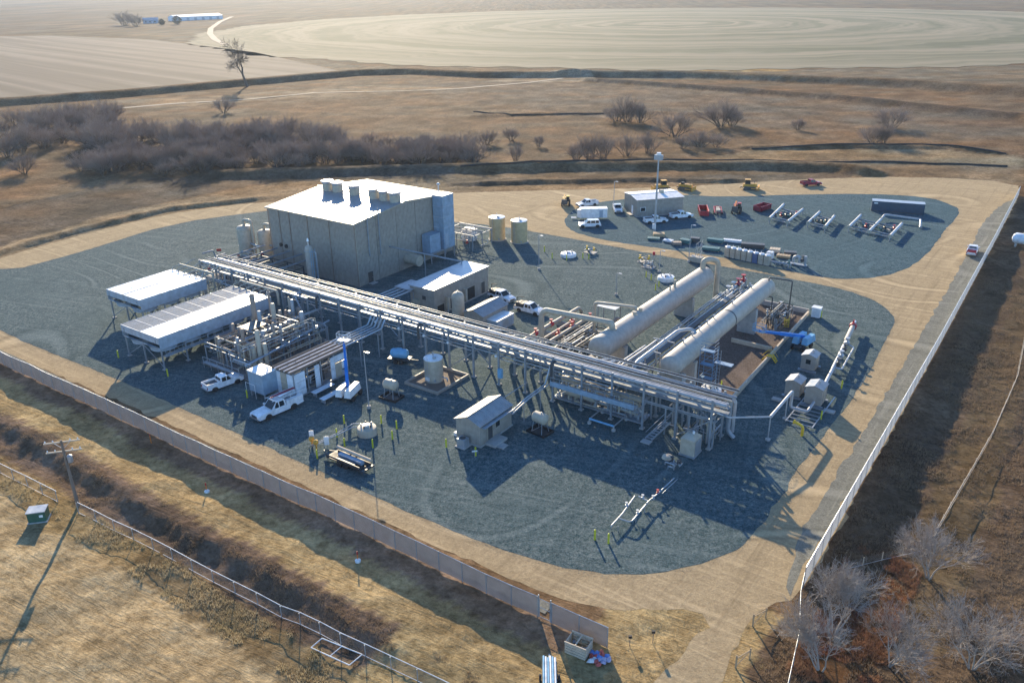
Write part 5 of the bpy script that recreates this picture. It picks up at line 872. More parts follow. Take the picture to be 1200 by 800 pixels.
MB().box(.5, 1.4, -.052, -.045, 1.9, 2.2).build('decal', 'white', t)
def toilet(label, pos, rz, mt, group=None):
    t = thing('portable_toilet', label, 'portable toilet', pos, rz, group); MB().box(-.55, .55, -.55, .55, .08, 2.1).build('cabin', mt, t); MB().lathe([(.80, 0), (.76, .12), (.45, .24), (.05, .28)], (0, 0, 2.1), 4).xf(Matrix.Rotation(0, 4, 'Z')).build('roof', 'white', t); MB().box(-.42, .42, -.58, -.55, .2, 1.95).build('door', mt, t); MB().box(.25, .33, -.61, -.58, 1.0, 1.15).build('latch', 'dark_steel', t); MB().box(-.58, .58, -.58, .58, 0, .08).build('base', 'dark_steel', t); MB().cyl((-.4, .4, 2.1), (-.4, .4, 2.6), .05, 6).build('vent_pipe', 'white', t)
for k in range(8): toilet('blue portable toilet in the row of tan ones by the yard road' if k == 5 else 'tan portable toilet in the tight row beside the yard road', site(52.7 + k * 1.28, 57.3 - k * .16), AZ - R(5), 'toilet_blue' if k == 5 else 'toilet_tan', None if k == 5 else 'tan portable toilets in the row')
toilet('lone tan portable toilet behind the dark blue shipping container', gnd(1074, 250), AZ, 'toilet_tan')
# site office shed (turned off the plant grid)
p0, p1 = gnd(746, 254.5), gnd(801, 250); d = p1 - p0; t = hut('site_shed', 'tan metal shed with white roof and small window beside the tall light mast', 0, 12.4, 0, 8.6, 4.3, 4.75, 'wall_tan', 'white', 'a', math.atan2(d.y, d.x), p0); MB().box(1.0, 2.2, -.08, -.03, 1.4, 2.3).build('window', 'glass', t); MB().box(.9, 2.3, -.06, -.035, 1.3, 2.4).build('window_frame', 'white', t); MB().box(-.1, -.04, 2.4, 3.4, .2, 2.3).build('door', 'white', t); MB().box(-1.2, -.1, 1.6, 4.2, .1, .25).build('ramp', 'wood_pale', t); MB().box(7.6, 8.6, 3.6, 4.6, 4.6, 5.5).build('roof_unit', 'tank_tan', t)
# telehandler
def orient(label, name, cat, px, py, hx, hy, group=None):
    p = gnd(px, py); d = gnd(hx, hy) - p; return thing(name, label, cat, p, math.atan2(d.y, d.x), group)
def telehandler(label, px, py, hx, hy, mt, boom_m):
    t = orient(label, 'telehandler', 'telehandler', px, py, hx, hy); MB().box(-2.0, 1.8, -.55, .55, .6, 1.25).build('chassis', 'dark_steel', t); MB().box(-2.2, -.6, -.9, .9, 1.0, 1.8).build('engine_cover', mt, t); c = MB().box(-.5, .9, .1, 1.0, 1.2, 2.5, .12, .05).build('cab', 'glass', t); MB().box(-.4, .8, .12, .98, 2.5, 2.6).build('cab_roof', mt, c); MB().beam((-1.9, -.4, 2.3), (2.6, -.4, 1.7), .38, .42).build('boom', boom_m, t); MB().box(2.5, 2.8, -1.0, .4, .9, 2.2).build('carriage', 'dark_steel', t)
    for y in (-.8, .1): MB().box(2.8, 4.0, y, y + .14, .9, .97).build('fork', 'dark_steel', t)
    wheels(t, (-1.35, 1.35), .95, .62, .42)
telehandler('yellow telehandler with black tyres beside the white pickups', 663, 240.5, 661, 252, 'yellow', 'cat_yellow'); telehandler('orange red telehandler parked in the yard between red trailers', 863, 249, 857, 264, 'red', 'orange')
def dozer(label, px, py, hx, hy, cab=True):
    t = orient(label, 'bulldozer', 'bulldozer', px, py, hx, hy)
    for s_ in (-1, 1):
        tr = MB().extrude([(-1.9, .35), (-1.6, .05), (1.5, .05), (1.9, .4), (1.5, .85), (-1.4, 1.0)], s_ * 1.05 - .28, s_ * 1.05 + .28).build('track', 'dark_steel', t); MB().beam((.4, s_ * 1.4, .55), (2.5, s_ * 1.4, .5), .14, .22).build('push_arm', 'cat_yellow', t)
    MB().box(-1.8, .2, -.75, .75, .7, 1.6).build('body', 'cat_yellow', t); MB().box(.2, 2.0, -.55, .55, .7, 1.7, .08, .06).build('engine_hood', 'cat_yellow', t)
    if cab: c = MB().box(-1.3, .15, -.65, .65, 1.6, 2.75, .1, .06).build('cab', 'glass', t); MB().box(-1.35, .2, -.75, .75, 2.75, 2.87).build('cab_roof', 'cat_yellow', c)
    else: MB().box(-1.3, -.5, -.4, .4, 1.6, 2.1).build('seat', 'black', t)
    MB().cyl((1.2, .2, 1.7), (1.2, .2, 2.4), .07, 8).build('exhaust', 'dark_steel', t); MB().extrude([(2.5, .05), (2.35, .6), (2.6, 1.25), (2.7, 1.25), (2.5, .6), (2.65, .05)], -1.65, 1.65).build('blade', 'cat_yellow', t); MB().beam((-1.9, 0, .8), (-2.6, 0, .5), .3).build('ripper', 'dark_steel', t)
dozer('yellow bulldozer with cab standing alone on the dirt bank', 878, 222, 892, 222.5); dozer('small dark yellow bulldozer just behind the right end of the tan shed', 803, 222.5, 815, 224, False); dozer('yellow bulldozer mostly hidden behind the tan shed roof', 775, 223, 764, 223.5)
# roll-off boxes, trailers
def dumpster(label, px, py, hx, hy, mt, Lx=5.5, Wy=2.2, h=1.35):
    t = orient(label, 'waste_bin', 'waste bin', px, py, hx, hy)
    for nm, q in (('side', (-Lx / 2, Lx / 2, -Wy / 2, -Wy / 2 + .1)), ('side', (-Lx / 2, Lx / 2, Wy / 2 - .1, Wy / 2)), ('end', (-Lx / 2, -Lx / 2 + .1, -Wy / 2 + .1, Wy / 2 - .1)), ('end', (Lx / 2 - .1, Lx / 2, -Wy / 2 + .1, Wy / 2 - .1))): MB().box(*q, .2, h).build(nm, mt, t)
    MB().box(-Lx / 2, Lx / 2, -Wy / 2, Wy / 2, .12, .2).build('floor', 'dark_steel', t)
    for k in range(5): x = -Lx / 2 + .4 + k * (Lx - .8) / 4; MB().box(x - .06, x + .06, -Wy / 2 - .08, -Wy / 2 - .002, .2, h - .1).build('rib', mt, t); MB().box(x - .06, x + .06, Wy / 2 + .002, Wy / 2 + .08, .2, h - .1).build('rib', mt, t)
    MB().box(-Lx / 2 - .04, Lx / 2 + .04, -Wy / 2 - .1, -Wy / 2 + .06, h, h + .08).box(-Lx / 2 - .04, Lx / 2 + .04, Wy / 2 - .06, Wy / 2 + .1, h, h + .08).build('rim', mt, t); return t
dumpster('open dark red waste bin lying askew in the yard beside the pipe skids', 893, 246, 908, 241, 'red_dark', 5.0); dumpster('bright red long waste bin beside the tan shed', 824, 250, 818, 232, 'red', 6.4)
t = orient('low red flatbed trailer with frame rails between the red bin and telehandler', 'flatbed_trailer', 'trailer', 841, 249, 838, 232)
for s_ in (-.9, .9): MB().beam((-3, s_, .75), (3, s_, .75), .16, .22).build('rail', 'red', t)
for k in range(6): MB().beam((-2.7 + k * 1.08, -.9, .75), (-2.7 + k * 1.08, .9, .75), .14).build('cross_member', 'red', t)
MB().box(-2.4, -.6, -.5, .5, .85, 1.25).box(.4, 1.6, -.4, .4, .85, 1.1).build('load', 'pipe_tan', t); MB().beam((3, -.8, .7), (4.4, 0, .6), .12).beam((3, .8, .7), (4.4, 0, .6), .12).build('tongue', 'red', t); wheels(t, (-1.6, -.7), 1.05, .36, .22)
# prefabricated pipe skids in the laydown yard
def pipe_skid(label, c0, c1, c2, c3, ncross, red):
    Q = [gnd(*c) for c in (c0, c1, c2, c3)]; t = thing('pipe_skid', label, 'pipe skid', Q[0], 0); q = [Vector(v - Q[0]) for v in Q]; H = Vector((0, 0, 1.05))
    def lerp(a, b, f_): return a + (b - a) * f_
    for k in range(ncross):
        f_ = k / (ncross - 1); a_, b_ = lerp(q[0], q[1], f_), lerp(q[3], q[2], f_); pp = MB().pipe([a_ + H * 1.15, b_ + H * 1.15], .34, 12).build('header_pipe', 'pipe_pale', t); MB().pipe([a_ + H * 1.15 - (b_ - a_).normalized() * .12, a_ + H * 1.15], .44, 12).build('cap', 'pipe_tan', pp); MB().pipe([b_ + H * 1.15, b_ + H * 1.15 + (b_ - a_).normalized() * .12], .44, 12).build('cap', 'pipe_tan', pp)
    for f_ in (.2, .8): a_, b_ = lerp(q[0], q[3], f_), lerp(q[1], q[2], f_); MB().pipe([a_ + H * .8, b_ + H * .8], .16, 10).build('branch_pipe', 'steel_grey', t); MB().beam(a_ + H * .25, b_ + H * .25, .25, .25).build('skid_beam', 'steel_grey', t)
    for k in range(5): f_ = .1 + .2 * k; a_ = lerp(lerp(q[0], q[1], f_), lerp(q[3], q[2], f_), .3 + .1 * (k % 5)); mb = MB(); valve(mb, tuple(a_ + H * .8), .22); mb.build('valve', red if k % 3 == 1 else 'dark_steel', t)
    for a_ in q: MB().cbox((a_.x, a_.y, .45), .22, .22, .9).build('leg', 'steel_grey', t)
    for k in range(4): a_ = lerp(lerp(q[0], q[1], .2 + .2 * k), lerp(q[3], q[2], .2 + .2 * k), .6); MB().cbox((a_.x, a_.y, .35), .5, 1.2, .5, rnd.random()).build('block', 'pipe_tan' if k % 2 else 'teal', t)
pipe_skid('white tube pipe skid nearest the dark red bin', (901, 262), (922, 266), (940, 251), (918, 245), 2, 'red'); pipe_skid('small white tube pipe skid, middle one of three in the yard', (946, 267), (966, 272), (977, 259), (960, 254), 2, 'dark_steel'); pipe_skid('largest white tube pipe skid in front of the dark blue container', (994, 272), (1042, 283), (1056, 268), (1008, 258), 3, 'red')
t = thing('pipe_frame_loose', 'white pipe hoop lying against the front of the dark blue container', 'pipe', gnd(1030, 262), 0); q0 = gnd(1030, 262); MB().pipe([gnd(1030, 262) - q0 + Vector((0, 0, .4)), gnd(1036, 257) - q0 + Vector((0, 0, 1.2)), gnd(1078, 263) - q0 + Vector((0, 0, 1.2)), gnd(1078, 268) - q0 + Vector((0, 0, .3))], .26, 10).build('pipe', 'pipe_pale', t); t.name = 'pipe_hoop'
# material piles in the yard
def crate(label, px, py, sx, sy, sz, mt, rz=0.0, cat='crate', name='crate'):
    t = thing(name, label, cat, gnd(px, py), AZ + rz); MB().box(-sx / 2, sx / 2, -sy / 2, sy / 2, .15, sz).build('box', mt, t); k = max(2, int(sx / .5))
    for i in range(k): x = -sx / 2 + (i + .5) * sx / k; MB().box(x - sx / k * .42, x + sx / k * .42, -sy / 2 - .02, sy / 2 + .02, sz, sz + .04).build('board', mt, t)
    for x in (-sx / 2 + .15, sx / 2 - .15): MB().box(x - .07, x + .07, -sy / 2, sy / 2, 0, .15).build('runner', 'wood', t)
    return t
crate('flat wooden pallet stack at the foot of the tall light mast', 772, 277, 2.6, 1.6, .8, 'wood', .5, 'pallet'); crate('teal tarped crate under the pallet stack by the mast', 766, 281, 2.8, 1.4, .5, 'teal', .4); crate('white sheet covered pallet right of the mast', 783, 283.5, 2.2, 1.3, .5, 'white', .1); crate('brown timber pile beside the white sheeted pallet', 793, 287, 2.0, 1.2, .7, 'bronze', .6, 'timber pile', 'timber_pile'); crate('dark green crate left of the yard light pole', 803, 285, 2.4, 1.4, .9, 'teal', 0); crate('dark steel crate right of the yard light pole', 814, 283.5, 2.2, 1.3, 1.0, 'dark_steel', .2); crate('long teal crate behind the portable toilet row, further left', 838, 284, 3.6, 1.3, .8, 'teal', .1); crate('long dark teal crate nearest the yard road left of the toilets', 833, 293.5, 3.8, 1.4, .7, 'teal', .2); crate('long white tarped bundle behind the portable toilet row', 858, 284, 4.0, 1.1, .6, 'white', .2, 'bundle', 'tarped_bundle')
crate('dark pipe stack behind the right end of the toilet row', 882, 290, 5.0, 1.5, .9, 'dark_steel', .3, 'pipe stack', 'pipe_stack'); crate('pale pallet stack right of the portable toilets', 908, 295.5, 2.2, 1.6, .8, 'wood_pale', .2, 'pallet'); crate('tan plywood stack right of the portable toilets, nearest the road', 918, 302, 2.8, 1.4, .6, 'wood', .1, 'plywood stack', 'plywood_stack'); crate('white boxed crate at the right end of the toilet row', 902, 303, 1.3, 1.1, 1.5, 'white', 0); crate('dark flat crate beyond the plywood stack', 926, 298.5, 2.6, 1.4, .7, 'dark_steel', .3)
t = thing('valve_spool', 'white flanged valve spool standing at the right end of the yard junk', 'valve spool', gnd(936, 311), AZ); MB().pipe([(-1.2, 0, .5), (-1.2, 0, 1.7), (0, 0, 2.0), (0, 0, .6)], .3, 12).build('pipe', 'pipe_pale', t); MB().cyl((1.2, 0, .2), (1.2, 0, 2.2), .28, 12).build('pipe', 'galv', t); mb = MB(); valve(mb, (.6, .2, 1.2), .3); mb.build('valve', 'dark_steel', t); MB().box(-2.6, 1.6, -.5, .5, .1, .3).build('skid', 'steel_grey', t)
t = thing('scrap_heap', 'low heap of green and grey fittings before the toilet row end', 'scrap heap', gnd(914, 311), AZ); pipe_tangle(t, -2.4, 2.4, -1, 1, .8, 10, 81, ('teal', 'galv', 'steel_grey'), 'teal', 2)

# ------------------------------------------------------------------ lifts
def boom_lift(label, px, py, hx, hy, tip, shell):
    p = gnd(px, py); d = gnd(hx, hy) - p; rz = math.atan2(d.y, d.x); t = thing('boom_lift', label, 'boom lift', p, rz)
    MB().box(-1.5, 1.5, -.7, .7, .45, .85).build('chassis', 'dark_steel', t); wheels(t, (-1.15, 1.15), 1.0, .45, .34); MB().lathe([(.7, .85), (.7, 1.0)], n=16).build('turntable', 'dark_steel', t)
    MB().box(-2.3, 1.2, -1.2, -.2, 1.0, 2.1, .2, .12).build('counterweight', shell, t); MB().box(-2.3, .8, .2, 1.2, 1.0, 2.1, .2, .12).build('engine_cover', shell, t)
    Rm = Matrix.Rotation(-rz, 3, 'Z'); tp = Rm @ (Vector(tip) - p); base = Vector((-.6, 0, 1.9)); mid = base + (tp - base) * .55; dn = (tp - base).normalized()
    MB().beam(base, mid, .46, .52).build('boom', 'blue_lift', t); MB().beam(mid - dn * .4, tp - dn * .9, .34, .4).build('boom_extension', 'blue_lift', t); MB().beam(base + Vector((.9, 0, -.7)), base + (tp - base) * .25, .14).build('lift_cylinder', 'galv', t)
    b_ = MB(); c = tp
    for z in (0, .55, 1.1):
        for q0, q1 in (((-.45, -.9), (.45, -.9)), ((.45, -.9), (.45, .9)), ((.45, .9), (-.45, .9)), ((-.45, .9), (-.45, -.9))): b_.cyl((c.x + q0[0], c.y + q0[1], c.z + z), (c.x + q1[0], c.y + q1[1], c.z + z), .035, 6)
    for x, y in ((-.45, -.9), (.45, -.9), (.45, .9), (-.45, .9)): b_.cyl((c.x + x, c.y + y, c.z), (c.x + x, c.y + y, c.z + 1.1), .035, 6)
    b_.build('basket_rail', 'blue_pale' if tip[2] < 5 else 'white', t); MB().box(c.x - .45, c.x + .45, c.y - .9, c.y + .9, c.z - .06, c.z).build('basket_floor', 'galv', t); MB().beam(tp - dn * .9, tp + Vector((0, 0, .1)), .16).build('jib', 'blue_lift', t)
boom_lift('blue boom lift with its boom raised over the striped pipe roof', 411, 465, 418, 458, site(27.7, -30.4, 6.4), 'white'); boom_lift('blue boom lift reaching left across the curb beside the pumps', 939, 408, 930, 414, site(75.2, 13.5, 3.4), 'blue_pale')
# ------------------------------------------------------------------ small tanks, trailers on the gravel
def pan_tank(label, px, py, rz=0.0):
    t = thing('fuel_tank', label, 'tank', gnd(px, py), AZ + rz); MB().lathe([(.05, -1.15), (.55, -1.05), (.75, -.85), (.75, .85), (.55, 1.05), (.05, 1.15)], (0, 0, 2.15), 20, 'x').build('drum', 'tank_tan', t)
    for x in (-.7, .7):
        for y in (-.5, .5): MB().beam((x * 1.2, y * 1.5, .1), (x, y, 1.7), .07).build('leg', 'galv', t)
    MB().beam((-.8, -.7, .2), (.8, -.55, 1.5), .05).build('brace', 'galv', t)
    for q in ((-1.5, 1.5, -1.1, -1.02), (-1.5, 1.5, 1.02, 1.1), (-1.5, -1.42, -1.02, 1.02), (1.42, 1.5, -1.02, 1.02)): MB().box(*q, 0, .35).build('pan_wall', 'black', t)
    MB().box(-1.42, 1.42, -1.02, 1.02, 0, .05).build('pan_floor', 'black', t); MB().cyl((.2, 0, 2.85), (.2, 0, 3.05), .1, 8).build('cap', 'galv', t)
pan_tank('tan drum on a stand in a black pan near the light pole', 459, 466, .1); pan_tank('tan drum on a stand in a black pan right of the control hut', 633, 506, -.1)
t = thing('water_trailer', 'pale blue tank trailer parked behind the rack legs', 'trailer', gnd(469, 424), AZ + R(20)); MB().lathe([(.1, -1.5), (.62, -1.35), (.78, -1.1), (.78, 1.1), (.62, 1.35), (.1, 1.5)], (0, 0, 1.5), 18, 'x').build('tank', 'blue_pale', t); MB().box(-1.8, 1.8, -.8, .8, .6, .78).build('chassis', 'dark_steel', t); MB().beam((1.8, 0, .65), (3.1, 0, .6), .12).build('tongue', 'dark_steel', t); MB().box(-.4, .4, -.2, .2, 2.2, 2.4).build('hatch', 'blue_pale', t); wheels(t, (-.4, .5), .95, .38, .24)
t = thing('flatbed_trailer', 'dark trailer loaded with a pipe and steel near the south fence', 'trailer', gnd(409, 544), AZ); MB().box(-2.9, 2.9, -1.05, 1.05, .6, .72).build('deck', 'black', t)
for s_ in (-1.0, 1.0): MB().beam((-2.9, s_, .95), (2.9, s_, .95), .08, .3).build('side_rail', 'dark_steel', t)
MB().pipe([(-2.6, .7, 1.35), (3.2, .7, 1.35)], .2, 12).build('pipe', 'wood_pale', t); MB().box(-1.6, 2.4, -.2, .35, .75, 1.15).build('steel_load', 'blue_grey', t); MB().box(-1.2, 1.8, -.85, -.3, .75, .95).build('steel_load', 'dark_steel', t); MB().beam((-2.9, .6, .65), (-4.4, 0, .6), .12).beam((-2.9, -.6, .65), (-4.4, 0, .6), .12).build('tongue', 'dark_steel', t); wheels(t, (-.6, .4), 1.0, .38, .24); MB().box(2.9, 3.4, -1, 1, .4, .6).build('ramp', 'dark_steel', t)
for k, (c, lb) in enumerate((((379, 459.5), 'white flat bench panel nearer the white panelled module'), ((389, 467), 'white flat bench panel nearer the blue lift base'))):
    t = thing('work_bench', lb, 'bench', gnd(*c), AZ + R(90)); MB().box(-1.9, 1.9, -.5, .5, .65, .72).build('top', 'panel_white', t)
    for x in (-1.6, 1.6): MB().box(x - .05, x + .05, -.4, .4, 0, .65).build('leg', 'galv', t)
t = sthing('pipe_stand', 'pale square pipe frame on stub feet under the rack walkway', 'pipe frame', 65.0, -22.0); MB().pipe([(0, 0, .75), (3.7, 0, .75)], .14, 8).build('pipe', 'blue_pale', t); MB().pipe([(0, 0, .75), (0, 3.6, .75), (3.7, 3.6, .75), (3.7, 0, .75)], .09, 8).build('pipe', 'galv', t)
for x in (0, 3.7):
    for y in (0, 3.6): MB().lathe([(.28, 0), (.28, .3), (.1, .36), (.1, .7)], (x, y, 0), 10).build('foot', 'concrete', t)
def sump(label, px, py, r=1.45, h=.9):
    t = thing('sump_tank', label, 'tank', gnd(px, py), AZ); MB().lathe([(r, 0), (r, h * .6), (r * .92, h * .85), (r * .5, h), (.05, h + .05)], n=24).build('dome', 'white' if py < 460 else 'tank_tan', t)
    for k in range(5): an = k * 1.25; MB().cyl((r * .55 * math.cos(an), r * .55 * math.sin(an), h * .9), (r * .55 * math.cos(an), r * .55 * math.sin(an), h + .35), .1, 8).build('nozzle', 'galv' if k % 2 else 'dark_steel', t)
    MB().cyl((0, 0, h), (0, 0, h + .25), .38, 12).build('manway', 'white', t)
sump('cream domed sump tank at the head of the pipe near the light pole', 430.5, 508, 1.35, 1.2); sump('white domed sump tank on the open gravel left of the scaffold-free vessel', 666, 300, 1.75, .8); sump('white domed sump tank beside the far part of the left vessel', 780.5, 328, 1.75, .9); sump('white domed sump tank under the rack end near the scaffold tower', 833, 458, 1.5, .7)
t = thing('drain_pipes', 'twin thin pipes running from the cream sump to yellow valves by the fence', 'pipe run', (0, 0, 0)); 
for o_ in (0, 4): MB().pipe([gnd(421, 500 - o_, .8), gnd(414, 500 - o_, .8), gnd(398 - o_, 508, .8), gnd(370 - o_, 521, .8), gnd(366 - o_, 523, .1)], .07, 8).build('pipe', 'pipe_pale', t)
for q in ((366, 522), (371, 526)): p = gnd(*q); MB().lathe([(.05, .6), (.3, .75), (.36, 1.0), (.3, 1.25), (.05, 1.4)], p, 12).cyl(p, p + Vector((0, 0, .6)), .12, 8).build('valve', 'cat_yellow', t)
for q in ((380, 524), (395, 512), (408, 506)): p = gnd(*q); MB().cyl(p, p + Vector((0, 0, .75)), .05, 6).build('support', 'galv', t)
# small pump sets out on the gravel
for lb, px, py, sd_ in (('small yellow and grey pump set on the open gravel behind the left vessel', 755, 307, 91), ('small pump set on the gravel right of the white domed sump', 692, 296, 92), ('low valve stand at the far left end of the left vessel', 760, 313, 93)):
    t = thing('pump_set', lb, 'pump set', gnd(px, py), AZ); pipe_tangle(t, -1.2, 1.2, -.8, .8, 1.2, 7, sd_, ('galv', 'pipe_tan', 'dark_steel'), 'yellow' if sd_ != 93 else 'galv', 3); MB().box(-1.3, 1.3, -.9, .9, 0, .12).build('base', 'concrete', t)
t = thing('worker_post', 'small red instrument stand on the gravel behind the left vessel', 'instrument stand', gnd(766, 304), 0); MB().cyl((0, 0, 0), (0, 0, 1.2), .06, 8).build('post', 'galv', t); MB().box(-.25, .25, -.2, .2, 1.0, 1.7).build('box', 'red', t); t.name = 'instrument_stand'
t = thing('vent_tower', 'small lattice vent tower beyond the far end of the left vessel', 'vent tower', gnd(818, 307), AZ)
for x in (-.6, .6):
    for y in (-.6, .6): MB().cyl((x, y, 0), (x * .6, y * .6, 4.2), .05, 6).build('leg', 'galv', t)
for k in range(4): z = .5 + k * 1.1; MB().cyl((-.58, -.58, z), (.5, -.5, z + 1.0), .03, 5).cyl((.58, -.58, z), (.5, .5, z + 1.0), .03, 5).build('lattice', 'galv', t)
MB().box(-1.6, 1.0, -.9, .6, .1, 1.2).build('cabinet', 'tank_tan', t)
t = thing('equipment_box', 'white pump box beside the curb corner beyond the silver pumps', 'cabinet', gnd(956, 372), AZ); MB().box(-.7, .7, -.6, .6, .2, 1.9).build('box', 'white', t); MB().box(-.8, .8, -.7, .7, 1.9, 2.0).build('lid', 'white', t); MB().box(-.6, .6, -.5, .5, 0, .2).build('base', 'dark_steel', t)

# ------------------------------------------------------------------ bollards, signs, poles
bol = MB().cyl((0, 0, 0), (0, 0, 1.2), .11, 10).lathe([(.11, 1.2), (.09, 1.27), (.02, 1.3)], n=10).mesh('bollard'); bol.materials.append(M['yellow_green'])
def bollards(label, pts, group):
    for q in pts: o = bpy.data.objects.new('bollard', bol); COL.objects.link(o); o.location = gnd(*q); tag(o, label, 'bollard', group)
bollards('yellow steel bollard near the cream sump tank and light pole', [(403.5, 496), (395, 512), (404, 523), (447, 496), (465, 502.5), (460, 514.5), (437, 524.5), (372, 537)], 'bollards around the cream sump'); bollards('yellow steel bollard left of the control hut on open gravel', [(523, 524)], 'lone bollard'); bollards('yellow steel bollard at the front corner of the control hut', [(557.5, 534)], 'hut bollard'); bollards('yellow steel bollard at the end of the low white pipework loop', [(697, 632), (713, 636.5)], 'bollards at the pipework loop'); bollards('yellow steel bollard at the right of the analyzer huts', [(986, 455), (962, 491)], 'bollards by the analyzer huts'); bollards('yellow steel bollard beyond the white pump box', [(962, 372)], 'pump box bollard'); bollards('yellow steel bollard under the near end of the long cooler', [(197, 441), (139, 419), (290, 466)], 'bollards near the coolers'); bollards('yellow steel bollard around the white domed sump on open gravel', [(638, 295), (647, 303), (664, 305), (683, 303), (690, 304)], 'bollards by the middle sump'); bollards('yellow steel bollard around the sump beside the left vessel', [(757, 325), (763, 328), (772, 336), (790, 332), (768, 340)], 'bollards by the vessel sump'); bollards('yellow steel bollard beside the sump under the rack end', [(845, 455)], 'rack end bollard')
t = sthing('yellow_gooseneck', 'yellow bent pipe guard in front of the analyzer skid', 'pipe guard', 89.6, -9.4); MB().pipe([(0, 0, 0), (0, 0, 1.4), (-1.2, .2, 1.6)], .18, 10).build('pipe', 'yellow', t); MB().cyl((-1.2, .2, 1.6), (-1.35, .22, 1.62), .28, 10).build('flange', 'yellow', t)
def sign(label, px, py, mt, w=.55, h=.9):
    t = thing('sign', label, 'sign', gnd(px, py), R(10)); MB().cyl((0, .04, 0), (0, .04, 1.0 + h), .03, 6).build('post', 'galv', t); MB().box(-w / 2, w / 2, -.02, .02, .9, .9 + h).build('board', mt, t)
sign('white board on a post left of the thin sump pipes', 366.5, 521, 'white', .6, 1.2); sign('white board on a post right of the yellow valves', 384, 528, 'white', .6, 1.2); sign('white notice lying low in front of the control hut bollard', 556.5, 536.5, 'white', .7, .2); sign('small red board on a thin post left of the knockout drums', 257.5, 299, 'red', 1.0, .6)
def pole(label, px, py, h, name='light_pole', r=.09, arm=True, head='galv'):
    t = thing(name, label, 'light pole', gnd(px, py), AZ); MB().cyl((0, 0, .35), (0, 0, h), r, 10, r * .6).build('shaft', 'galv', t); MB().cyl((0, 0, 0), (0, 0, .4), .3, 12).build('base', 'concrete', t)
    if arm: MB().beam((0, 0, h), (.7, 0, h + .05), .08).build('arm', 'galv', t); MB().box(.4, 1.0, -.18, .18, h - .04, h + .1).build('lamp_head', head, t)
    return t
pole('slim grey light pole standing near the cream domed sump', 432.5, 478, 8.7); pole('slim grey light pole on open gravel right of the khaki tanks', 631.5, 316, 7.3); pole('slim grey light pole beside the sump near the left vessel', 772.5, 319, 4.6); pole('slim grey light pole by the yard road above the left vessel', 807, 307, 8.0); pole('slim grey pole beside the pickup left of the tan shed', 719, 244, 7.0); pole('short thin lamp post among gravel tracks left of the long vessels', 722, 346, 4.4)
t = pole('very tall white light mast in front of the tan shed', 767, 271.5, 17.2, 'light_mast', .28, False); MB().box(-.9, .9, -.5, .5, 16.9, 18.0).build('lamp_cluster', 'galv', t); MB().cyl((0, 0, 17.9), (0, 0, 18.5), .5, 12).build('camera_dome', 'white', t); MB().box(-.4, .4, -.6, -.25, .8, 2.0).build('control_box', 'white', t)
# utility pole, guy wires
p = gnd(91, 590, -.6); p.z = float(height(p.x, p.y)); t = thing('utility_pole', 'wooden utility pole with two crossarms at the lower left', 'utility pole', p, AZ + R(50)); H_ = 8.9; MB().cyl((0, 0, 0), (0, 0, H_), .2, 12, .13).build('shaft', 'pole_wood', t)
for z in (H_ - .3, H_ - 1.5):
    c = MB().beam((-1.9, .16, z), (1.9, .16, z), .12, .14).build('crossarm', 'wood_pale', t)
    for x in (-1.7, -.9, .9, 1.7): MB().lathe([(.03, 0), (.07, .05), (.09, .12), (.05, .22), (.02, .26)], (x, .16, z + .07), 8).build('insulator', 'white', c)
MB().beam((-.9, .16, H_ - .3), (0, .12, H_ - 1.2), .05).beam((.9, .16, H_ - .3), (0, .12, H_ - 1.2), .05).build('brace', 'galv', t); MB().lathe([(.28, 0), (.3, .1), (.3, .8), (.1, .95)], (.45, 0, H_ - 2.9), 12).build('transformer', 'galv', t)
# foreground oddments
p = gnd(47, 610, -1); p.z = float(height(p.x, p.y)); t = thing('utility_cabinet', 'dark green utility cabinet on the sandy ground at the left edge', 'cabinet', p, R(12)); MB().box(-.95, .95, -.7, .7, .15, 1.35).build('cabinet', 'green_box', t); MB().box(-1.02, 1.02, -.78, .78, 1.35, 1.45).build('lid', 'roof_grey', t); MB().box(-1.05, 1.05, -.8, .8, 0, .15).build('pad', 'concrete', t); MB().box(.3, .7, -.72, -.7, .7, 1.0).build('label_plate', 'white', t)
for lb, px, py in (('orange marker post with white foot on the dry bank, left one', 243, 578), ('orange marker post with white foot on the dry bank, right one', 420, 662), ('orange marker post without white foot in the fence shadow', 178, 522)):
    p = gnd(px, py, -.3); p.z = float(height(p.x, p.y)); t = thing('marker_post', lb, 'marker post', p); MB().cyl((0, 0, 0), (0, 0, 1.3), .05, 8).build('post', 'orange', t); MB().cyl((0, 0, .9 if 'without' not in lb else 1.2), (0, 0, 1.3), .07, 8).build('band', 'red', t)
    if 'without' not in lb: MB().lathe([(.3, 0), (.32, .2), (.1, .36)], (0, 0, .0), 10).build('foot', 'white', t)
p = gnd(678, 762); p.z = float(height(p.x, p.y)); t = thing('timber_crate', 'open timber crate near the end of the tan slatted fence', 'crate', p, AZ + R(5))
for k in range(4):
    for y in (-.75, .75): MB().box(-1, 1, y - .04, y + .04, .12 + k * .3, .34 + k * .3).build('slat', 'wood_pale', t)
    for x in (-1, 1): MB().box(x - .04, x + .04, -.7, .7, .14 + k * .3, .36 + k * .3).build('slat', 'wood_pale', t)
for x, y in ((-.94, -.68), (.94, -.68), (-.94, .68), (.94, .68)): MB().cbox((x, y, .65), .09, .09, 1.3).build('post', 'wood', t)
for y in (-.76, .76): MB().beam((-1.05, y, 1.35), (1.05, y, 1.35), .1, .1).build('top_rail', 'wood_pale', t)
MB().beam((0, -.8, 1.36), (0, .8, 1.36), .1).build('top_rail', 'wood_pale', t); q = random.Random(5)
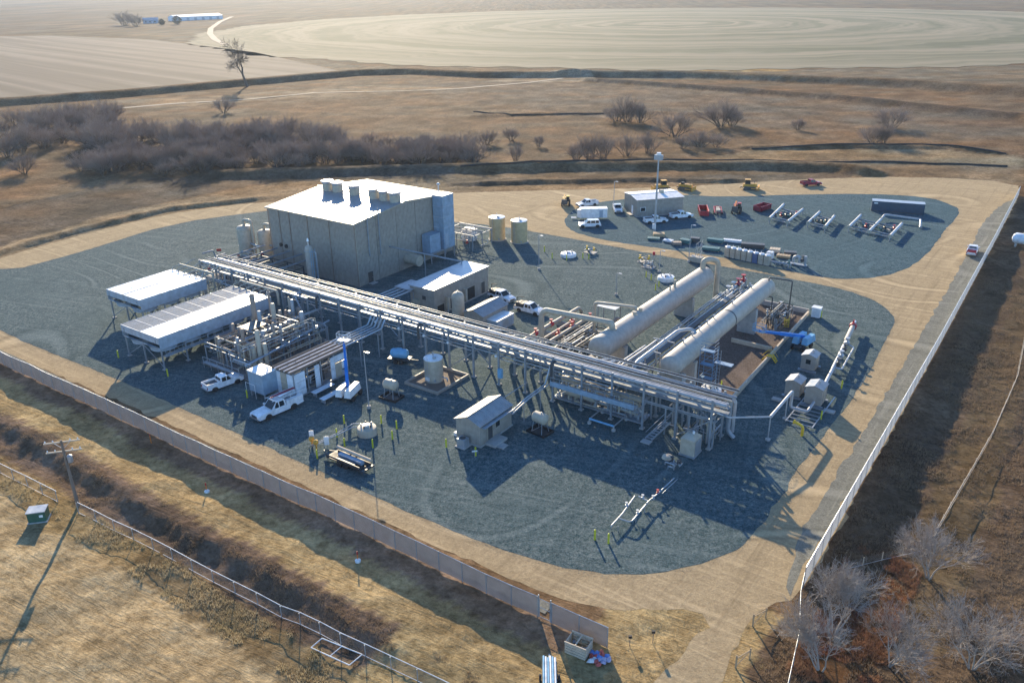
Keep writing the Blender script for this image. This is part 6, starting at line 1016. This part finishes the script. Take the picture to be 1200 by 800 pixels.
for k in range(9): MB().cbox((q.uniform(-.7, .7), q.uniform(-.5, .5), .2 + k * .1), .5, .35, .14, q.random() * 3).build('scrap_piece', q.choice(['white', 'wood', 'bag_lilac', 'steel_grey']), t)
bq = random.Random(9)
for k in range(16):
    mt = ['bag_blue', 'bag_red', 'bag_lilac', 'bag_red', 'white', 'bag_lilac', 'bag_blue', 'bag_red'][k % 8]; an0 = k * 2.4; rd = .14 * k ** .62; s_ = bq.uniform(.2, .34)
    p = gnd(702, 772) + Vector((rd * 1.25 * math.cos(an0), rd * math.sin(an0), 0)); p.z = float(height(p.x, p.y)) + max(0, .3 - rd * .25); q = random.Random(k); mb = MB(); n = 9
    rings = [(.55, 0), (1.0, .25), (.95, .6), (.6, .95), (.15, 1.15)]; vv = []
    for rr2, h_ in rings:
        for j in range(n): an = 2 * math.pi * j / n; rj = s_ * rr2 * (1 + q.uniform(-.3, .3)); vv.append((rj * math.cos(an) * 1.3, rj * math.sin(an) * .9, s_ * h_ * (1 + q.uniform(-.2, .2))))
    mb.add(vv, [(i * n + j, i * n + (j + 1) % n, (i + 1) * n + (j + 1) % n, (i + 1) * n + j) for i in range(4) for j in range(n)] + [tuple(range(4 * n, 5 * n))])
    o = mb.build('sack', mt, sharp=25); o.location = p; o.rotation_euler = (0, 0, q.uniform(0, 6)); nm_ = {'bag_blue': 'blue', 'bag_red': 'red', 'bag_lilac': 'lilac', 'white': 'white'}[mt]; tag(o, f'{nm_} plastic sack in the colourful heap beside the timber crate', 'sack', f'{nm_} sacks beside the timber crate')
p = gnd(644, 795); p.z = float(height(p.x, p.y)); t = thing('utility_trailer', 'small trailer of pale blue pipes cut by the bottom edge', 'trailer', p, R(88)); MB().box(-1.6, 1.4, -.65, .65, .5, .6).build('deck', 'dark_steel', t)
for k in range(6): MB().pipe([(-1.6, -.5 + k * .2, .72), (1.7 + .1 * (k % 3), -.5 + k * .2, .72)], .09, 8).build('pipe', 'blue_pale' if k % 2 else 'white', t)
wheels(t, (-.2,), .8, .34, .2); MB().beam((1.4, 0, .5), (2.4, 0, .45), .1).build('tongue', 'galv', t)
q = [gnd(*c, -1.0) for c in ((365, 762), (378, 752), (425, 771), (410, 784))]; t = thing('gate_panel', 'white rectangular gate frame lying on the ground by the wire fence', 'gate', q[0]); q = [v - q[0] + Vector((0, 0, float(height(v.x, v.y)) + 1.0 + .15)) for v in q]
for a_, b_ in ((0, 1), (1, 2), (2, 3), (3, 0)): MB().cyl(q[a_], q[b_], .05, 8).build('frame_bar', 'white', t)
MB().cyl((q[1] + q[2]) / 2, (q[0] + q[3]) / 2, .04, 8).build('frame_bar', 'white', t)
for lb, px, py, h_ in (('thin black tipped stake right of the colourful sacks', 738, 755, 1.0), ('thin black tipped stake left of the exit road', 765, 752, 1.2)): p = gnd(px, py); p.z = float(height(p.x, p.y)); t = thing('stake', lb, 'stake', p); MB().cyl((0, 0, 0), (0, 0, h_), .03, 6).build('post', 'pole_wood', t); MB().box(-.15, .15, -.1, .1, h_, h_ + .25).build('cap', 'black', t)
for lb, px, py in (('wooden corner brace posts right of the exit road, upper one', 882, 733), ('wooden corner brace posts right of the exit road, lower one', 862, 782)):
    p = gnd(px, py); p.z = float(height(p.x, p.y)); t = thing('brace_post', lb, 'fence brace', p, AZ + R(70)); MB().cyl((0, 0, 0), (0, 0, 1.4), .08, 8).build('post', 'wood', t); MB().cyl((1.8, 0, 0), (1.8, 0, 1.2), .07, 8).build('post', 'wood', t); MB().beam((0, 0, 1.1), (1.8, 0, 1.0), .07).build('rail', 'wood', t); MB().beam((0, 0, .2), (1.8, 0, 1.0), .06).build('brace', 'wood', t)
p = gnd(1196, 294, -1); p.z = float(height(p.x, p.y)); t = thing('propane_tank', 'whitish tank at the right edge beyond the slatted fence', 'tank', p, AZ); MB().lathe([(.05, -2.2), (.8, -2.0), (1.15, -1.5), (1.15, 1.5), (.8, 2.0), (.05, 2.2)], (0, 0, 1.9), 20, 'x').build('shell', 'panel_white', t)
for x in (-1.2, 1.2): MB().box(x - .2, x + .2, -.8, .8, 0, 1.1).build('saddle', 'concrete', t)
MB().cyl((0, 0, 3.0), (0, 0, 3.35), .25, 10).build('dome', 'wood', t)
# silt barriers on the banks
def wattle(label, pts, r):
    Q = []
    for i in range(len(pts) - 1):
        a_, b_ = gnd(*pts[i]), gnd(*pts[i + 1]); k = max(2, int((b_ - a_).length / 4))
        for j in range(k): p = a_ + (b_ - a_) * j / k; Q.append((p.x, p.y + .8 * math.sin(p.x / 19), float(height(p.x, p.y + .8 * math.sin(p.x / 19))) + r * .6))
    o = MB().tube(Q, r, 6).build('silt_fence', 'silt'); tag(o, label, 'silt fence')
wattle('long black silt sock along the far bank above the laydown yard', [(540, 200), (640, 197.5), (760, 194.5), (880, 192), (980, 189.5), (1060, 191), (1200, 196.5)], .3); wattle('short black silt sock in the grass at the far right', [(880, 175), (960, 173), (1040, 172), (1110, 174), (1160, 180), (1200, 185)], .28); wattle('thin black silt sock curving across the rusty pasture', [(555, 131), (600, 136), (650, 135), (720, 134)], .25)
# far farm buildings
t = thing('farm_shed', 'long low white farm shed far off at the upper left', 'shed', gnd(206, 25.2), math.atan2((gnd(260, 22.5) - gnd(206, 25.2)).y, (gnd(260, 22.5) - gnd(206, 25.2)).x)); MB().box(0, 88, 0, 22, 0, 6).build('wall', 'panel_white', t)
for s_ in (0, 1): MB().corr((0, -.6 if s_ == 0 else 22.6, 6), (1, 0, 0), (0, (1 if s_ == 0 else -1) * 11.6, 3), 88, 11.98, 3, .2, (0, 0, 1)).build('roof', 'white', t)
MB().add([(0, 0, 6), (0, 22, 6), (0, 11, 9)], [(0, 1, 2)]).add([(88, 0, 6), (88, 22, 6), (88, 11, 9)], [(0, 1, 2)]).build('gable', 'panel_white', t)
for k in range(6): MB().box(6 + k * 14, 11 + k * 14, -.1, -.05, 0, 4.2).build('door', 'cooler_grey', t)
t = thing('farm_house', 'small blue grey farmhouse beside the long white shed', 'house', gnd(168, 28), R(20)); MB().box(0, 22, 0, 12, 0, 5).build('wall', 'blue_grey', t)
for s_ in (0, 1): MB().corr((-.5, -.5 if s_ == 0 else 12.5, 5), (1, 0, 0), (0, (1 if s_ == 0 else -1) * 6.5, 3.2), 23, 7.2, 2, .15, (0, 0, 1)).build('roof', 'roof_grey', t)
for x in (3, 9, 16): w_ = MB().box(x, x + 2, -.1, -.03, 1.5, 3.3).build('window', 'glass', t)
MB().box(12.5, 14, -.12, -.03, 0, 2.6).build('door', 'white', t); MB().add([(0, 0, 5), (0, 12, 5), (0, 6, 8.1)], [(0, 1, 2)]).add([(22, 0, 5), (22, 12, 5), (22, 6, 8.1)], [(0, 1, 2)]).build('gable', 'blue_grey', t)

# ------------------------------------------------------------------ bare trees and shrubs
def grow(q, p, d, r, l, depth, out, spread, up, rmin, kids):
    """recursive bare branch: list of (p0, p1, r0, r1)"""
    n = 3 if depth > 2 else 2; cur = p; dd = d.copy(); rr2 = r
    for i in range(n):
        dd = (dd + Vector((q.gauss(0, .16), q.gauss(0, .16), q.gauss(0, .10) + up))).normalized(); nx_ = cur + dd * l / n; r1 = max(rmin, rr2 * (.82 if n == 3 else .75)); out.append((cur, nx_, rr2, r1)); cur = nx_; rr2 = r1
        if depth > 0 and (i > 0 or depth < 3):
            for _ in range(kids(depth)):
                sd_ = Vector((q.gauss(0, 1), q.gauss(0, 1), q.gauss(0, .6))); sd_ = (sd_ - dd * sd_.dot(dd)).normalized(); nd = (dd * math.cos(spread) + sd_ * math.sin(spread * q.uniform(.7, 1.25))).normalized()
                grow(q, cur - dd * l / n * q.random() * .6, nd, rr2 * q.uniform(.5, .72), l * q.uniform(.55, .82), depth - 1, out, spread, up, rmin, kids)
def limbs(mb, segs, sides):
    for p0, p1, r0, r1 in segs:
        d = (p1 - p0); 
        if d.length < 1e-4: continue
        d.normalize(); a_ = Vector((0, 0, 1)) if abs(d.z) < .9 else Vector((1, 0, 0)); a_ = d.cross(a_).normalized(); b_ = d.cross(a_); base = len(mb.v)
        for p, r in ((p0, r0), (p1, r1)):
            for j in range(sides): an = 2 * math.pi * j / sides; mb.v.append(tuple(p + (a_ * math.cos(an) + b_ * math.sin(an)) * r))
        for j in range(sides): mb.f.append((base + j, base + (j + 1) % sides, base + sides + (j + 1) % sides, base + sides + j))
def shrub_mesh(seed, h, stems, rmin, mat_, depth=3):
    q = random.Random(seed); thick, thin = [], []
    for s_ in range(stems):
        an = q.uniform(0, 6.28); lean = q.uniform(.1, 1.2); segs = []
        grow(q, Vector((math.cos(an) * q.random() * h * .22, math.sin(an) * q.random() * h * .22, -.1)), Vector((math.cos(an) * lean, math.sin(an) * lean, 1)).normalized(), h * .012 + .03, h * q.uniform(.42, .62), depth, segs, .45, .07, rmin, lambda dp: 3 if dp < 3 else 2)
        for g_ in segs: (thick if g_[2] > rmin * 1.6 else thin).append(g_)
    a_, b_ = MB(), MB(); limbs(a_, thick, 4); limbs(b_, thin, 3); m1, m2 = a_.mesh('stems', 80), b_.mesh('twigs', 80); m1.materials.append(M['bark_dark'] if mat_ == 'twig_grey' else M[mat_]); m2.materials.append(M[mat_]); return m1, m2
SH = [shrub_mesh(100 + k, 5.0, 12 + k % 3, .012, 'twig_grey') for k in range(6)]
def shrub(label, px, py, h, group=None, k=None):
    p = gnd(px, py); p.z = float(height(p.x, p.y)); t = thing('bare_shrub', label, 'shrub', p, rnd.uniform(0, 6.28), group); ms = SH[rnd.randrange(6) if k is None else k]; s_ = h / 5.0
    t.scale = (s_ * rnd.uniform(.9, 1.35), s_ * rnd.uniform(.9, 1.35), s_ * rnd.uniform(.85, 1.1)); o = inst('stems', ms[0], t); inst('twigs', ms[1], t)
def scatter(n, poly, mind, seed):
    q = random.Random(seed); pts = []; P_ = [gnd(*c) for c in poly]; x0, x1 = min(p.x for p in P_), max(p.x for p in P_); y0, y1 = min(p.y for p in P_), max(p.y for p in P_); pl = np.array([(p.x, p.y) for p in P_]); tr = 0
    while len(pts) < n and tr < 9000:
        tr += 1; x, y = q.uniform(x0, x1), q.uniform(y0, y1)
        if inpoly(np.array([x]), np.array([y]), pl)[0] and all((x - a_) ** 2 + (y - b_) ** 2 > mind * mind for a_, b_ in pts): pts.append((x, y))
    return pts
def shrubs_at(pts, label, group, h0, h1):
    for x, y in pts:
        t = thing('bare_shrub', label, 'shrub', (x, y, float(height(x, y))), rnd.uniform(0, 6.28), group); ms = SH[rnd.randrange(6)]; s_ = rnd.uniform(h0, h1) / 5.0; t.scale = (s_ * rnd.uniform(1, 1.4), s_ * rnd.uniform(1, 1.4), s_); inst('stems', ms[0], t); inst('twigs', ms[1], t)
shrubs_at(scatter(74, [(95, 196), (200, 182), (330, 186), (470, 186), (555, 186), (560, 194), (470, 196), (330, 199), (190, 206), (95, 206)], 3.2, 1), 'bare grey brown shrub in the front row of the long thicket', 'front thicket shrubs', 3.2, 6.8)
shrubs_at(scatter(58, [(100, 163), (200, 158), (330, 158), (400, 164), (400, 176), (300, 178), (190, 184), (100, 190)], 4.0, 2), 'bare dark shrub in the back row of the long thicket', 'back thicket shrubs', 3.8, 8.2)
shrubs_at(scatter(26, [(-10, 150), (60, 138), (135, 140), (130, 168), (40, 182), (-10, 188)], 4.2, 3), 'bare bluish dark shrub in the dense clump at the left edge', 'left clump shrubs', 5, 8)
shrubs_at(scatter(30, [(400, 170), (540, 172), (560, 186), (480, 190), (400, 190)], 3.6, 4), 'bare shrub at the thinning right end of the long thicket', 'right thicket shrubs', 3.5, 5.6)
for k, (px, py, h, lb) in enumerate(((735, 143, 8.5, 'broad bare shrub, leftmost of the big pasture shrubs'), (722, 142, 7, 'bare shrub touching the left side of the broad pasture shrub'), (750, 144, 7, 'bare shrub touching the right side of the broad pasture shrub'), (845, 148, 9.5, 'tallest dark bare shrub on the pasture above the light mast'), (858, 147, 7, 'bare shrub leaning on the right of the tallest pasture shrub'), (790, 160, 8.5, 'rounded bare shrub between the two biggest pasture shrubs'), (690, 187, 6.5, 'bare shrub in the grass left above the tan shed'), (675, 188, 5.5, 'small bare shrub furthest left above the white trailer'), (706, 186, 6, 'bare shrub third from left in the low pasture row'), (735, 182, 6, 'bare shrub fourth from left in the low pasture row'), (760, 180, 5.5, 'bare shrub fifth from left in the low pasture row'), (820, 172, 5, 'low bare shrub below the tallest pasture shrub'), (840, 172, 4.5, 'low bare shrub right below the tallest pasture shrub'), (800, 174, 4.5, 'low bare shrub left below the rounded pasture shrub'), (605, 188, 4.5, 'single bare shrub right of the thicket end'), (600, 165, 4.5, 'thin bare shrub behind the single shrub at the thicket end'), (570, 170, 5, 'bare shrub just right of the thicket back row'), (1022, 168, 7, 'wide bare shrub at the right side of the pasture'), (1035, 168, 5.5, 'bare shrub leaning on the wide right hand pasture shrub'), (1043, 150, 8, 'slender tall bare shrub at the far right pasture'), (935, 152, 4, 'faint small shrub in the middle of the right pasture'), (30, 204, 6, 'lone dark shrub at the left edge below the clump'), (262, 122 + 10, 6, 'single thin bare shrub rising behind the thicket back row'), (632, 172, 3.6, 'tiny bare shrub in the pasture left of the low row'))): shrub(lb, px, py, h)
# lone cottonwood far behind
def bare_tree(label, pos, h, seed, mat_, r0, rmin, depth, kids, spread, up, n0=1, lean=.1):
    q = random.Random(seed); segs = []; t = thing('bare_tree', label, 'tree', pos, 0)
    for s_ in range(n0): an = q.uniform(0, 6.28); grow(q, Vector((.15 * (n0 > 1) * math.cos(an), .15 * (n0 > 1) * math.sin(an), -.15)), Vector((lean * math.cos(an), lean * math.sin(an), 1)).normalized(), r0, h * .42, depth, segs, spread, up, rmin, kids)
    tr = [g_ for g_ in segs if g_[2] > r0 * .42]; md = [g_ for g_ in segs if r0 * .42 >= g_[2] > rmin * 1.7]; tw = [g_ for g_ in segs if g_[2] <= rmin * 1.7]
    for nm, sg, sd_ in (('trunk', tr, 8), ('limbs', md, 5), ('crown_twigs', tw, 3)):
        if sg: mb = MB(); limbs(mb, sg, sd_); mb.build(nm, mat_, t, sharp=80)
p = gnd(290, 101.5); p.z = float(height(p.x, p.y)); bare_tree('lone bare cottonwood tree at the edge of the stubble field', p, 27, 12, 'bark_dark', .85, .05, 5, lambda d: 2, .62, .03)
for k, (px, py, h, lb) in enumerate(((972, 762, 7.6, 'pale bare sapling clump against the lower end of the right fence'), (1085, 690, 7.0, 'pale bare sapling beside the pale field fence'), (1040, 790, 6.0, 'pale bare sapling rising from the rust coloured weeds'), (1135, 795, 7.5, 'pale bare sapling clump at the lower right'), (958, 805, 6.0, 'pale bare sapling at the bottom edge beside the fence'))):
    p = gnd(px, py, -2); p.z = float(height(p.x, p.y)); bare_tree(lb, p, h, 40 + k, 'bark_pale', .08, .0085, 5, lambda d: 2 if d > 1 else 1, .5, .07, 5, .4)
# far trees by the farm
for px, py, h, lb, ev in ((147, 30, 17, 'hazy bare tree left of the far farmhouse', False), (160, 31, 14, 'hazy bare bush touching the far farmhouse', False), (208, 29, 12, 'dark rounded evergreen in front of the far white shed', True), (190, 29.5, 8, 'small dark evergreen at the far farmhouse', True)):
    p = gnd(px, py); p.z = float(height(p.x, p.y))
    if not ev: t = thing('bare_tree', lb, 'tree', p); s_ = h / 5.0; t.scale = (s_ * 1.3, s_ * 1.3, s_); inst('stems', SH[1][0], t); inst('crown_twigs', SH[1][1], t)
    else:
        t = thing('evergreen_tree', lb, 'tree', p); MB().cyl((0, 0, 0), (0, 0, h * .4), .5, 8).build('trunk', 'bark_dark', t); q = random.Random(int(px)); vv, ff = [], []
        for k in range(1400):
            z = q.random(); rr2 = h * .55 * math.sqrt(max(0, 1 - (2 * z - .9) ** 2)) * q.uniform(.5, 1.05); an = q.uniform(0, 6.28); c = Vector((rr2 * math.cos(an), rr2 * math.sin(an), h * (.08 + .92 * z))); b0 = len(vv)
            for j in range(3): vv.append(tuple(c + Vector((q.gauss(0, .5), q.gauss(0, .5), q.gauss(0, .4)))))
            ff.append((b0, b0 + 1, b0 + 2))
        MB().add(vv, ff).build('crown', 'evergreen', t)
# ------------------------------------------------------------------ dry grass
def blades(name, mat_, label, region, n, h0, h1, seed, tuft=5, keep=None, w=.02):
    g = np.random.default_rng(seed); a = g.uniform(region[0], region[1], n); b = g.uniform(region[2], region[3], n); X = ORG.x + EA.x * a + EB.x * b; Y = ORG.y + EA.y * a + EB.y * b
    dens = vnoise(X, Y, 4.5, seed) * .6 + vnoise(X, Y, 1.3, seed + 1) * .4; m_ = (dens > .46) & ~inpoly(X, Y, SP)
    if keep is not None: m_ &= keep(a, b)
    X, Y = X[m_], Y[m_]; n = len(X); Z = height(X, Y); X = np.repeat(X, tuft) + g.normal(0, .09, n * tuft); Y = np.repeat(Y, tuft) + g.normal(0, .09, n * tuft); Z = np.repeat(Z, tuft) - .03; n = len(X)
    an = g.uniform(0, 6.28, n); hh = g.uniform(h0, h1, n); ln = g.uniform(.1, .75, n); la = g.uniform(0, 6.28, n); ww = w * g.uniform(.7, 1.6, n)
    v = np.stack([np.stack([X - np.cos(an) * ww, Y - np.sin(an) * ww, Z], -1), np.stack([X + np.cos(an) * ww, Y + np.sin(an) * ww, Z], -1), np.stack([X + np.cos(la) * ln * hh, Y + np.sin(la) * ln * hh, Z + hh], -1)], 1).reshape(-1, 3)
    me = bpy.data.meshes.new(name); me.vertices.add(len(v)); me.vertices.foreach_set('co', v.ravel()); f = np.arange(len(v), dtype=np.int32); me.loops.add(len(f)); me.loops.foreach_set('vertex_index', f); me.polygons.add(n); me.polygons.foreach_set('loop_start', np.arange(0, len(f), 3, dtype=np.int32)); me.update(calc_edges=True); me.materials.append(M[mat_])
    o = bpy.data.objects.new(name, me); COL.objects.link(o); tag(o, label, 'grass', kind='stuff')
blades('dry_grass', 'dry_blade', 'short dry golden grass on the bank south of the fence', (-30, 100, -66, -60), 14000, .03, .1, 3)
blades('dry_grass', 'scrub_blade', 'dull brown weeds on the slope down to the wire fence', (-30, 86, -71, -65.5), 22000, .05, .2, 5)
blades('golden_grass', 'dry_blade', 'taller golden tufts along the wire fence', (-20, 84, -74.5, -70.8), 12000, .1, .38, 7)
blades('dry_grass', 'scrub_blade', 'brown weeds covering the ground right of the slatted fence', (99.4, 118, -60, 70), 46000, .08, .32, 9, 5)
blades('dry_grass', 'dry_blade', 'sparse stubble and clods on the sandy ground at the lower left', (0, 84, -95, -74.5), 9000, .03, .12, 15, 4)
blades('rust_weeds', 'red_blade', 'rust red weeds between the pale saplings', (101, 108, -50, -28), 9000, .12, .4, 11)
blades('dry_grass', 'dry_blade', 'golden grass at the lower right between road and fence', (84, 101, -75, -40), 14000, .04, .14, 13)

# loose stones spilled along the pad edges
def spill(label, poly, mat_, n, seed):
    g = np.random.default_rng(seed); P_ = np.array([np.array(p[:2]) for p in smooth_poly(poly, 1, .05, seed)]); d = np.roll(P_, -1, 0) - P_; i = g.integers(0, len(P_), n); c = P_[i] + d[i] * g.random((n, 1)); nn = np.stack([-d[i][:, 1], d[i][:, 0]], -1); nn /= np.maximum(1e-6, np.linalg.norm(nn, axis=1, keepdims=True)); c = c + nn * g.normal(0, .4, (n, 1))
    s_ = g.uniform(.012, .04, (n, 1, 1)); tet = np.array([[1, 0, 0], [-.5, .87, 0], [-.5, -.87, 0], [0, 0, 1.1]]); an = g.uniform(0, 6.28, n); ca_, sa_ = np.cos(an)[:, None], np.sin(an)[:, None]; t_ = tet[None] * s_
    v = np.stack([t_[..., 0] * ca_ - t_[..., 1] * sa_ + c[:, :1], t_[..., 0] * sa_ + t_[..., 1] * ca_ + c[:, 1:], t_[..., 2] + .008], -1).reshape(-1, 3); b0 = np.arange(n)[:, None, None] * 4; f = (np.array([[0, 1, 3], [1, 2, 3], [2, 0, 3]])[None] + b0).reshape(-1, 3)
    me = bpy.data.meshes.new('loose_stones'); me.from_pydata(v.tolist(), [], f.tolist()); me.update(); me.materials.append(M[mat_]); o = bpy.data.objects.new('loose_stones', me); COL.objects.link(o); tag(o, label, 'gravel', kind='stuff')
paint('stone_grey', (.20, .215, .21), .9, 0, .35, 2.0, .2)
spill('loose grey stones spilled along the edge of the main gravel pad', PW, 'stone_grey', 22000, 5); spill('loose grey stones spilled along the edge of the laydown yard', W2([(661, 262), (675, 244), (745, 232), (851, 231), (1022, 227), (1118, 241), (1126, 249), (1083, 302), (1013, 327), (964, 326), (820, 297), (700, 280)]), 'stone_grey', 7000, 6)

# ------------------------------------------------------------------ haze
m, N, L, P = nodes('haze_air'); N.remove(P); vp = N.new('ShaderNodeVolumePrincipled'); vp.inputs['Color'].default_value = (.72, .84, 1.0, 1); vp.inputs['Density'].default_value = .00007; vp.inputs['Anisotropy'].default_value = .3; L.new(vp.outputs[0], N['Material Output'].inputs['Volume'])
hz = MB().box(-9500, 9500, -450, 12800, -6, 70).build('haze', 'haze_air'); hz['kind'] = 'stuff'; hz['label'] = 'thin pale haze over the plain'
